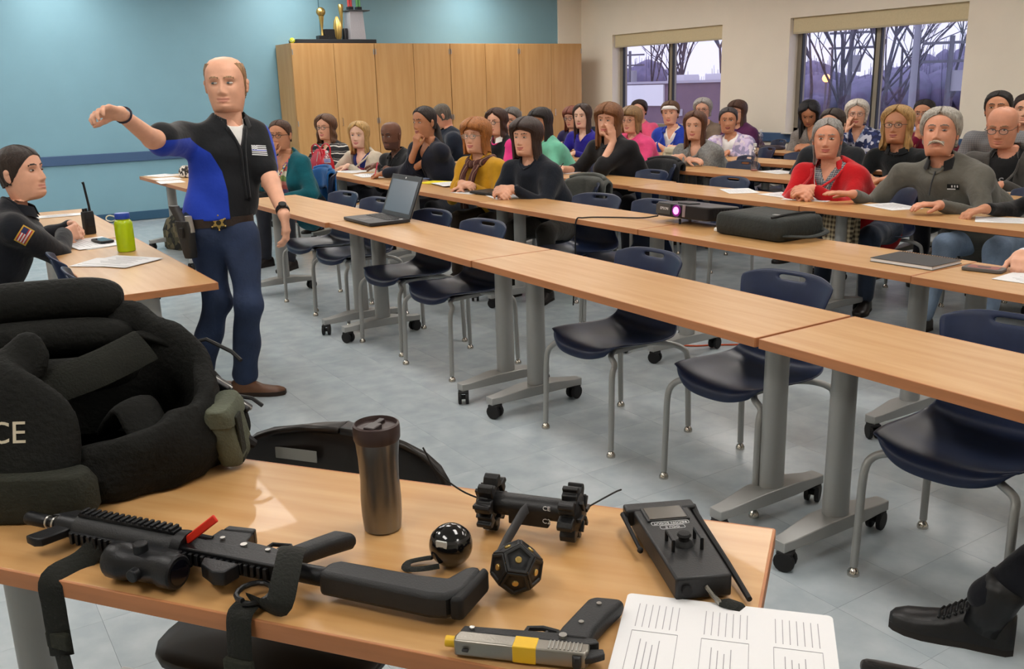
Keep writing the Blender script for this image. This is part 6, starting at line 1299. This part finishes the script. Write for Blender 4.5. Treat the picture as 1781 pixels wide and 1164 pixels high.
# projector
pj = thing('projector', 'black video projector with a glowing magenta lens on the second row table', 'projector', (3.735, 3.83, TZ), 0)
pk = mat('projector_black', '1C1A1C', .35); fX = Matrix.Translation((0, 0, .02)) @ Matrix.Rotation(R(4), 4, 'Y')
B().prism(rrect(.26, .42, .03), .01, .085, X=fX).build('body', pk, pj, bevel=.006); B().box((-.131, .14, .048), (.006, .12, .055), X=fX).build('front_panel', mat('projector_grey', '4A4846', .4), pj, bevel=.001)
text('marking', 'EPSON', .022, FLG[0], fX @ Matrix.Translation((-.1345, .13, .052)) @ Matrix.Rotation(R(-90), 4, 'Z') @ Matrix.Rotation(R(90), 4, 'X'), pj)
B().cyl((-.128, .03, .048), (-.136, .03, .048), .034, n=24, X=fX).build('lens_ring', mat('lens_ring', '7A2A86', .3), pj); B().cyl((-.134, .03, .048), (-.139, .03, .048), .021, n=20, X=fX).build('lens', mat('lens_glow', 'FF7AD8', .3, emit='FF6AD0', es=4), pj)
B().box((-.133, -.03, .05), (.005, .022, .066), X=fX).build('lens_shutter', mat('shutter_grey', '8A7A7C', .4), pj, bevel=.001); B().box((-.04, .03, .088), (.09, .09, .006), X=fX).build('focus_panel', black_pl, pj, bevel=.002)
b = B()
for k in range(8): b.box((-.08+.022*k, -.208, .05), (.012, .006, .05), X=fX)
b.build('side_vent', black_rb, pj)
for y in (.0, ): B().cyl((-.11, y+.02, 0), (-.11, y+.02, .03), .007, n=10).build('front_foot', black_rb, pj)
for y in (-.17, .17): B().cyl((.11, y, 0), (.11, y, .024), .010, n=10).build('rear_foot', black_rb, pj)
cb_ = thing('projector_cable', 'thin black cable running from the projector along the second row table', 'cable', (3.55, 4.25, TZ))
B().tube([tuple(v) for v in spline([(.07, -.22, .03), (.06, -.10, .007), (-.03, .03, .005), (-.12, .13, .005), (-.19, .16, .005), (-.225, .17, .002), (-.235, .175, -.06), (-.233, .18, -.25), (-.235, .19, -.40), (-.20, .25, -.55)], 5)], .0045, 6).build('cord', black_rb, cb_)
# carrying bag
bg_ = thing('carrying_bag', 'soft dark grey carrying bag lying beside the projector', 'bag', (3.70, 3.27, TZ), 0)
bm = mat('bag_nylon', '262A28', .75, var=.2, vs=14, bump=.3, bs=60)
B().rings([[(x*sx+ox, y*sx, z+.010*math.sin(y*14)*(z > .06)) for x, y in rrect(.34, .46, .04, 6)] for z, sx, ox in ((0, .90, 0), (.008, .97, 0), (.05, 1.0, 0), (.095, .98, 0), (.112, .92, 0), (.118, .7, .01))]).build('body', bm, bg_, sharp=60)
B().tube([(-.16, -.16, .118), (-.05, -.165, .126), (.08, -.165, .126), (.16, -.16, .116)], .006, 6).build('zipper', black_rb, bg_)
B().box((-.08, -.12, .122), (.022, .035, .003)).build('brand_tag', mat('tag_grey', '8A8A88', .5), bg_); B().tube([tuple(v) for v in spline([(-.14, -.22, .03), (-.10, -.27, .03), (.0, -.285, .022), (.12, -.27, .03), (.15, -.22, .04)], 4)], .016, 8, sq=.5).build('handle', bm, bg_)
mw_ = thing('mouse', 'small white adapter peeking out between projector and carrying bag', 'adapter', (3.60, 3.52, TZ), 20); B().rings([[(x*sx, y*sx, z) for x, y in rrect(.04, .055, .016)] for z, sx in ((0, .9), (.006, 1), (.016, .95), (.02, .7))]).build('body', white_m, mw_, bevel=.002)
mw_.name = 'adapter'
# spiral notebook, phone, sheet at the right edge
sn = thing('spiral_notebook', 'black spiral-bound notebook on the second row table', 'notebook', (3.58, 2.34, TZ), 2)
B().box((0, 0, .008), (.215, .285, .013)).build('pages', paper_m, sn, smooth=False)
for z in (.0008, .0158): B().box((.003, 0, z), (.225, .29, .0016)).build('cover', mat('notebook_black', '242426', .55), sn, smooth=False)
for k in range(24): B().tube([(.112+.009*math.cos(t), -.13+.0113*k, .0085+.011*math.sin(t)) for t in np.linspace(0, 2*math.pi, 9)], .0012, 4).build('spiral_ring', black_mt, sn)
p2 = thing('smartphone', 'grey and red cased smartphone beside the spiral notebook', 'phone', (3.63, 2.06, TZ), 12); B().prism(rrect(.085, .155, .015), 0, .014).build('case', mat('case_grey', '5A5856', .55), p2, bevel=.003)
B().prism(rrect(.062, .12, .01), .0142, .0150).build('case_inlay', mat('case_red', '8A4A44', .5), p2); B().prism(rrect(.02, .05, .006), .0152, .0160).build('camera_bar', black_pl, p2)
sheet('paper_stack', (3.62, 1.80, TZ), .22, .32, 5, 'white sheet under the writing hand at the right edge', n=1)
pn = thing('pen', 'purple pen in the hand at the right edge', 'pen', (3.66, 1.90, TZ+.03), 0); B().cyl((-.04, -.05, -.02), (.03, .03, .07), .005, n=8).build('barrel', mat('pen_purple', '5A3AA8', .4), pn)
# ---------------------------------------------------------------- rows three to six
for loc, rz, n_, lb in (((5.06, 6.98, TZ), 12, 2, 'white pages in front of the mint sweater'), ((5.06, 4.76, TZ), -32, 1, 'single white sheet left of the red fleece woman\'s hands'), ((5.08, 4.36, TZ), -8, 1, 'white sheet under the red fleece woman\'s hands'), ((5.03, 4.10, TZ), 18, 1, 'white sheet nearest the table joint beside the red fleece'), ((5.07, 3.50, TZ), -20, 1, 'white sheet between the grey fleece man\'s palms'), ((5.0, 2.74, TZ), 30, 1, 'white sheet by the black sleeve at the right edge'),
                       ((6.36, 6.98, TZ), 8, 3, 'white pages in front of the grey V-neck sweater'), ((6.34, 5.52, TZ), -14, 1, 'white sheet right of the tall clear bottle'), ((6.34, 4.58, TZ), 10, 2, 'white pages in front of the blonde woman'), ((6.32, 3.40, TZ), 4, 1, 'pale sheet in front of the bald man'),
                       ((7.50, 8.42, TZ), 12, 2, 'white pages in front of the blue hoodie'), ((8.40, 7.95, TZ), 6, 1, 'white sheet on the rearmost table in front of the plum sweater'), ((7.28, 7.30, TZ), 10, 1, 'white sheet in front of the lilac jacket')):
    sheet('paper_stack', loc, .22, .31, rz, lb, n=n_)
q = thing('pen', 'black pen on the pages of the grey V-neck sweater woman', 'pen', (6.33, 6.86, TZ+.008)); B().cyl((0, -.07, 0), (.01, .07, 0), .0045, n=8).build('barrel', black_pl, q)
q = thing('pen', 'dark pen in the hand of the woman in the black top', 'pen', (4.90, 6.77, TZ+.045)); B().cyl((-.03, .02, -.03), (.03, -.02, .06), .0045, n=8).build('barrel', black_pl, q)
q = thing('purse', 'flat dark red purse in front of the woman looking down', 'purse', (8.40, 7.42, TZ), 15); B().rings([[(x*sx, y*sx, z) for x, y in rrect(.14, .30, .05)] for z, sx in ((0, .9), (.008, 1), (.03, .98), (.045, .8))]).build('body', mat('purse_dark', '2A1C22', .5), q, bevel=.003)
# bags and coats around the chairs
def coat(name, label, cat, loc, rz, m, w_=.40, h_=.46, d_=.05, front=.16):
    """cloth draped over a chair back: a short front fall, a fold over the top and a long rear fall"""
    t = thing(name, label, cat, loc, rz); nx = 20; Vv, Ff = [], []; prof = []
    for k in range(5): prof.append((-.028, -front*(1-k/5), .3))
    for k in range(7): a = math.pi*(1-k/6); prof.append((.028*math.cos(a), .020*math.sin(a), .1))
    for k in range(1, 11): prof.append((.028+d_*.5*(k/10), -h_*k/10, k/10))
    for px_, pz_, am in prof:
        for j in range(nx+1):
            s = j/nx*2-1; Vv.append((px_-.05*s*s+.020*am*math.sin(s*8+pz_*7), s*w_/2*(1+.08*am)+.010*math.sin(pz_*16+s*2), pz_*(1+.08*math.sin(s*6+px_*30))-.03*s*s*s*s))
    for i in range(len(prof)-1):
        for j in range(nx): Ff.append((i*(nx+1)+j, (i+1)*(nx+1)+j, (i+1)*(nx+1)+j+1, i*(nx+1)+j+1))
    o = mk('cloth', Vv, Ff, m, t, sharp=180); so = o.modifiers.new('thickness', 'SOLIDIFY'); so.thickness = .014; so.offset = 1
    o2 = B().tube([tuple(v) for v in spline([(-.05, -w_*.45, .015), (-.01, -w_*.25, .035), (.01, 0, .040), (-.01, w_*.25, .035), (-.05, w_*.45, .015)], 4)], .018, 8).build('collar_fold', m, t, sharp=180)
    return t
coat('draped_jacket', 'bright blue jacket draped over the teal cardigan woman\'s chair', 'jacket', (3.27, 8.20, .81), 0, cloth('1E5E9C', bump=.5), .42, .5)
coat('draped_jacket', 'grey fleece jacket hanging on the navy sweatshirt woman\'s chair', 'jacket', (4.39, 5.64, .81), 8, cloth('5A5C58', bump=.5), .42, .5)
coat('draped_jacket', 'dark coat hanging behind the woman in the black top', 'jacket', (5.89, 6.44, .81), 5, cloth('2A2A2C', bump=.5), .44, .5)
tb_ = thing('tote_bag', 'cream canvas tote bag between the pink sweater and the grey V-neck', 'bag', (6.60, 7.05, .03), 10); cm_ = mat('cream_canvas', 'BDB49C', .85, var=.15, vs=12, bump=.3, bs=90)
B().rings([[(x*sx, y*sx, z) for x, y in rrect(.16, .34, .04)] for z, sx in ((.42, .9), (.46, 1), (.70, 1.05), (.80, .95), (.84, .7))]).build('body', cm_, tb_, sharp=60)
B().rings([[(x, y, z) for x, y in rrect(.18*s_, .26, .03)] for z, s_ in ((.80, 1), (.83, 1.05), (.85, .8))]).build('flap', cm_, tb_, sharp=60); B().tube([(-.08, .12, .80), (-.12, .10, .5), (-.12, .06, .22), (-.10, .0, .20), (-.11, -.06, .30), (-.08, -.12, .78)], .02, 8, sq=.3).build('strap', cm_, tb_)
chair(6.64, 7.05, 4, 'navy chair holding the cream tote bag in the fourth row', 'empty navy school chairs')
pl_ = coat('plaid_scarf', 'tan plaid scarf hanging below the table beside the grey fleece man', 'scarf', (4.98, 3.83, .66), 180, stripes('tan_plaid', ['B8A888', '5A4A38', 'C8B898', '3A3028'], 1, 16, axis2=2, f2=16), .22, .30, .05, .20)
bk = thing('floor_bag', 'dark camouflage bag on the floor beneath the far left table', 'bag', (2.25, 9.75, 0), 20); B().rings([[(x*sx, y*sx, z) for x, y in rrect(.24, .36, .07)] for z, sx in ((0, .9), (.02, 1), (.20, 1.0), (.30, .75), (.34, .4))]).build('body', blotch('camo', ['2E2A20', '4A4634', '6A6048', '1E1C18'], 24), bk, sharp=60)
B().tube([(0, -.10, .30), (0, -.06, .40), (0, .06, .40), (0, .10, .30)], .012, 8).build('handle', black_rb, bk)
oc = thing('extension_cord', 'orange extension cord on the floor under the second row', 'cord', (3.85, 3.75, 0)); B().tube([tuple(v) for v in spline([(-.35, .45, .005), (-.15, .12, .005), (.0, .02, .005), (.16, -.08, .005), (.4, -.1, .005), (.9, -.3, .005)], 6)], .005, 6).build('cord', mat('orange_cord', 'D2542A', .5), oc)
# ---------------------------------------------------------------- on top of the cabinets
CT = 2.131
ty = thing('black_tray', 'long black tray on top of the leftmost storage cabinet', 'tray', (5.02, 12.02, CT)); B().box((0, 0, .025), (1.12, .30, .05), taper=1.0).build('base', mat('tray_black', '20242A', .6), ty, bevel=.004)
def trophy(x, y, kind, lb):
    t = thing('trophy', lb, 'trophy', (x, y, CT+.0502), 0, 'gold trophies on the cabinet'); pb = mat('trophy_base', '141418', .35)
    if kind == 0:
        B().box((0, 0, .025), (.14, .12, .05)).build('base', pb, t, bevel=.004)
        B().lathe([(.022, .05), (.018, .07), (.014, .14), (.024, .21), (.032, .27), (.034, .29), (.03, .295)], 18).build('stem', gold, t); B().sph((0, 0, .345), (.060, .060, .058), 18, 12).build('ball', gold, t, sharp=180)
        for a in (0, 60, 120): B().tube([tuple(V3(.0605*math.cos(u)*math.cos(R(a)), .0605*math.cos(u)*math.sin(R(a)), .345+.0585*math.sin(u))) for u in np.linspace(0, 2*math.pi, 25)], .002, 4).build('seam', pb, t)
    elif kind == 1:
        B().box((-.11, .04, .065), (.16, .12, .13)).build('base', pb, t, bevel=.004)
        for k in range(6): a = R(60*k); B().rings([[(.026*math.cos(a)*s_+(.030*s_)*math.cos(v), .026*math.sin(a)*s_+(.030*s_)*math.sin(v), z) for v in np.linspace(0, 2*math.pi, 9)[:-1]] for z, s_ in ((0, .75), (.04, 1.0), (.15, 1.1), (.23, .85), (.29, .3))]).build('lobe', gold, t)
    else:
        B().rings([[(x*sx, y*sx, z) for x, y in rrect(.085, .09, .03)] for z, sx in ((0, 1), (.11, 1.02), (.145, .75))]).build('base', pb, t); B().lathe([(.008, .14), (.012, .2), (.022, .30), (.035, .40), (.034, .44), (.028, .45)], 18, (-.04, 0, 0)).build('torch', gold, t)
trophy(4.86, 11.98, 0, 'gold ball trophy with a slim stem on the black tray'); trophy(5.07, 11.96, 1, 'squat fluted gold trophy in the middle of the black tray'); trophy(5.20, 12.02, 2, 'tall gold torch trophy next to the silver pedestal')
pd = thing('trophy_pedestal', 'silver pedestal with red and green figures at the right of the black tray', 'trophy', (5.33, 12.0, CT+.0502), 0)
sp_ = mat('silver_panel', 'A9A8AE', .4, metal=.4, bump=.2, bs=60); B().box((0, 0, .18), (.22, .22, .36), taper=.84).build('pedestal', sp_, pd, smooth=False, bevel=.003); B().box((.03, -.0, .367), (.30, .26, .012)).build('top_plate', mat('slate', '4A4C50', .5), pd, bevel=.002)
for x, c_, h2 in ((-.055, 'B83A3A', .26), (.065, '5A9A5A', .30)):
    B().box((x, -.02, .395), (.07, .08, .045)).build('figure_base', black_pl, pd, bevel=.003); 
    for k in (-1, 1): B().tube([(x+k*.018, -.02, .415), (x+k*.016, -.02, .50), (x+k*.010, -.02, .58)], [.015, .018, .014], 8).build('figure_leg', mat('figure_'+c_, c_, .5), pd)
    B().tube([(x, -.02, .56), (x, -.02, .64), (x, -.02, .70)], [.026, .032, .018], 10).build('figure_torso', mat('figure_top'+c_, '26305A' if h2 < .28 else c_, .5), pd)
tn = thing('tennis_ball', 'yellow green tennis ball at the left corner of the cabinet top', 'ball', (4.41, 11.90, CT)); B().sph((0, 0, .034), .034, 16, 12).build('felt', mat('tennis_felt', 'B8C832', .9, bump=.3, bs=200), tn, sharp=180)
B().tube([tuple(V3(.0335*math.cos(t), .0335*math.sin(t)*math.cos(.6*math.sin(2*t)), .034+.0335*math.sin(t)*math.sin(.6*math.sin(2*t)))) for t in np.linspace(0, 2*math.pi, 33)], .0015, 4).build('seam', white_m, tn)
# ---------------------------------------------------------------- outside the windows
GZ = -3.0
gr = B().box((140, 60, GZ-.1), (250, 260, .2)).build('ground_outside', mat('winter_ground', '6A6568', .9, var=.3, vs=.15, vcol='8C8A94'), smooth=False); tag(gr, kind='structure')
bd_ = thing('neighbour_building', 'flat-roofed brownish building with a white panel seen through the left window', 'building', (26.2, 34.3, GZ), 0)
B().box((0, 0, 2.24), (2.4, 20, 4.48)).build('wall', mat('mauve_siding', '7C6878', .8, var=.08, vs=2), bd_, smooth=False); B().box((0, 0, 4.52), (2.6, 20.2, .09)).build('roof_edge', mat('roof_edge', 'B8B4C0', .6), bd_, smooth=False)
B().box((-1.24, -5.25, 4.04), (.08, 3.0, .80)).build('white_panel', mat('white_cladding', 'F2F2F4', .6), bd_, smooth=False); B().box((-1.3, -7.7, 3.4), (.15, .18, .25)).build('wall_lamp', mat('lamp_white', 'E4E4E8', .5), bd_, smooth=False)
for y, l_ in ((-6.9, .9), (-8.9, .8)):
    B().box((-.4, y, 4.67), (.8, l_, .22)).build('roof_unit', mat('unit_white', 'D4D2DA', .6), bd_, smooth=False)
bark = mat('hazed_bark', '5E5664', .9, var=.3, vs=6)  # bark colour lightened to stand in for distance haze
def tree(x, y, H, seed, lb):
    r = random.Random(seed); t = thing('bare_tree', lb, 'tree', (x, y, GZ), 0, 'bare winter trees'); tk = B(); br = B()
    def grow(b_, p, d, L, rad, dep):
        q = [p]; n = 4
        for k in range(n): d = nrm(d+V3(r.uniform(-.14, .14), r.uniform(-.14, .14), r.uniform(-.02, .12))); p = p+d*L/n; q.append(p)
        b_.tube([tuple(v) for v in q], [rad*(1-.55*k/n) for k in range(n+1)], 6 if dep > 2 else 4, cap=False)
        if dep > 0:
            for k in range(r.choice((2, 3, 3)) if dep < 4 else 4):
                i = r.randint(2, n); a = r.uniform(0, 6.28); sp = r.uniform(.35, .8); u_ = nrm(np.cross(d, (.3, .5, .2))); v_ = np.cross(d, u_)
                grow(br, q[i], nrm(d+(u_*math.cos(a)+v_*math.sin(a))*sp+V3(0, 0, .15)), L*r.uniform(.55, .78), rad*.48, dep-1)
    grow(tk, V3(0, 0, 0), V3(r.uniform(-.08, .08), r.uniform(-.08, .08), 1), H*.5, H*.0115, 4)
    tk.build('trunk', bark, t, sharp=180); br.build('branches', bark, t, sharp=180)
TP = [(44, 1.15, 12, 'tree with a thick trunk left in the left window'), (52, 1.10, 13, 'thin tree before the mullion of the left window'), (40, 1.06, 12, 'thin tree just right of the left window\'s mullion'), (47, 1.035, 13, 'forked tree in the right half of the left window'), (42, .995, 13, 'tree at the right jamb of the left window'),
      (38, .825, 11, 'leaning tree at the left of the right window'), (50, .80, 13, 'second tree in the right window'), (36, .775, 13, 'tall tree left of the utility pole'), (44, .735, 13, 'tree against the mullion of the right window'), (38, .705, 13, 'double-stemmed tree right of the mullion'), (46, .69, 12, 'slanting tree behind the lamp post'), (40, .655, 12, 'tree right of the lamp post'), (52, .635, 13, 'tree at the right jamb of the right window'), (58, .76, 14, 'distant tree behind the utility pole'), (60, .72, 14, 'distant tree behind the mullion'), (62, 1.08, 14, 'distant tree behind the roof')]
for k, (x, m_, H, lb) in enumerate(TP): tree(x, x*m_, H, 11+k, 'bare winter '+lb)
def polething(name, lb, cat, x, m_, top, r_, arm=None, c_='8A8894'):
    t = thing(name, lb, cat, (x, x*m_, GZ)); h_ = top-GZ; B().tube([(0, 0, 0), (0, 0, h_)], [r_*1.2, r_*.85], 10).build('pole', mat('pole_'+c_, c_, .6), t)
    if arm == 'lamp':
        B().tube([(0, 0, h_-.05), (.15, -.5, h_+.05), (.3, -1.0, h_)], .05, 8).build('arm', mat('pole_'+c_, c_, .6), t); B().box((.38, -1.25, h_-.02), (.30, .75, .14), rz=17).build('lamp_head', mat('lamp_head', '9A96A6', .5), t, bevel=.04)
    if arm == 'cross':
        for z in (h_-.3, h_-1.1): B().box((0, 0, z), (.12, 2.4, .12), rz=30).build('crossarm', mat('pole_'+c_, c_, .6), t, smooth=False)
        B().cyl((.2, -.25, h_-2.4), (.2, -.25, h_-1.5), .25, n=12).build('transformer', mat('transformer', 'A8A6B0', .5), t)
polething('street_lamp', 'tall pale street lamp in the right half of the right window', 'lamp post', 20, .676, 2.75, .085, 'lamp')
polething('utility_pole', 'utility pole with crossarm left of the mullion in the right window', 'utility pole', 45, .765, 4.2, .14, 'cross', '6E6A78'); polething('utility_pole', 'utility pole at the right end of the right window', 'utility pole', 40, .632, 3.2, .13, 'cross', '6E6A78'); polething('utility_pole', 'utility pole above the white panel in the left window', 'utility pole', 50, 1.185, 4.0, .13, 'cross', '6E6A78')
sl = thing('lit_street_light', 'small glowing orange street light far off in the right window', 'street light', (60, 60*.80, GZ)); B().tube([(0, 0, 0), (0, 0, 4.4)], .08, 8).build('pole', mat('pole_6E6A78', '6E6A78', .6), sl); B().sph((0, 0, 4.5), .3, 12, 8).build('globe', mat('orange_glow', 'FFB070', .5, emit='FF9A50', es=6), sl)
# distant wooded rise: uncountable twiggy mass
r = random.Random(3); b = B()
for k in range(420):
    x = r.uniform(90, 130); m_ = r.uniform(.42, 1.38); h_ = r.uniform(3.0, 6.2)*(1+.25*math.sin(m_*23)); y = x*m_; w_ = r.uniform(1.6, 3.6)
    b.sph((x, y, GZ+h_*.55), (w_, w_, h_*.5), 7, 5)
    for q in range(7): a, c2 = r.uniform(-1, 1)*w_*.8, r.uniform(-1, 1)*w_*.8; b.tube([(x+a, y+c2, GZ), (x+a*1.1, y+c2*1.1, GZ+h_*r.uniform(.95, 1.25))], [.10, .03], 3, cap=False)
tag(b.build('distant_woods', mat('hazy_woods', '7E7896', .95, var=.2, vs=.8), sharp=180), 'hazy purple grey band of distant winter woods outside', 'woods', None, 'stuff')  # purple grey distance haze is put into the woods' base colour
for x, m_, c_, lb in ((62, .655, 'C8C8D4', 'silver parked car far outside the right window'), (70, .70, 'D8D8E0', 'white parked car beyond the mullion of the right window'), (56, .79, '8A2A34', 'dark red parked car at the left of the right window')):
    t = thing('parked_car', lb, 'car', (x, x*m_, GZ), 75); p_ = mat('car_'+c_, c_, .3, coat=.5)
    B().rings([[(xx, yy*ww, z) for xx, yy in rrect(4.4*ll, 1.75, .5)] for z, ll, ww in ((.35, .96, .98), (.6, 1, 1), (.85, 1, 1), (.95, .96, .96))]).build('body', p_, t, bevel=.03)
    B().rings([[(xx-.2, yy, z) for xx, yy in rrect(l2, 1.55*w2, .3)] for z, l2, w2 in ((.93, 2.7, 1), (1.42, 1.7, .85), (1.46, 1.4, .7))]).build('cabin', mat('car_glass', '2A2C36', .15), t)
    for sx in (-1.35, 1.35):
        for sy in (-.82, .82): B().cyl((sx, sy-.1, .32), (sx, sy+.1, .32), .32, n=14).build('wheel', black_rb, t)
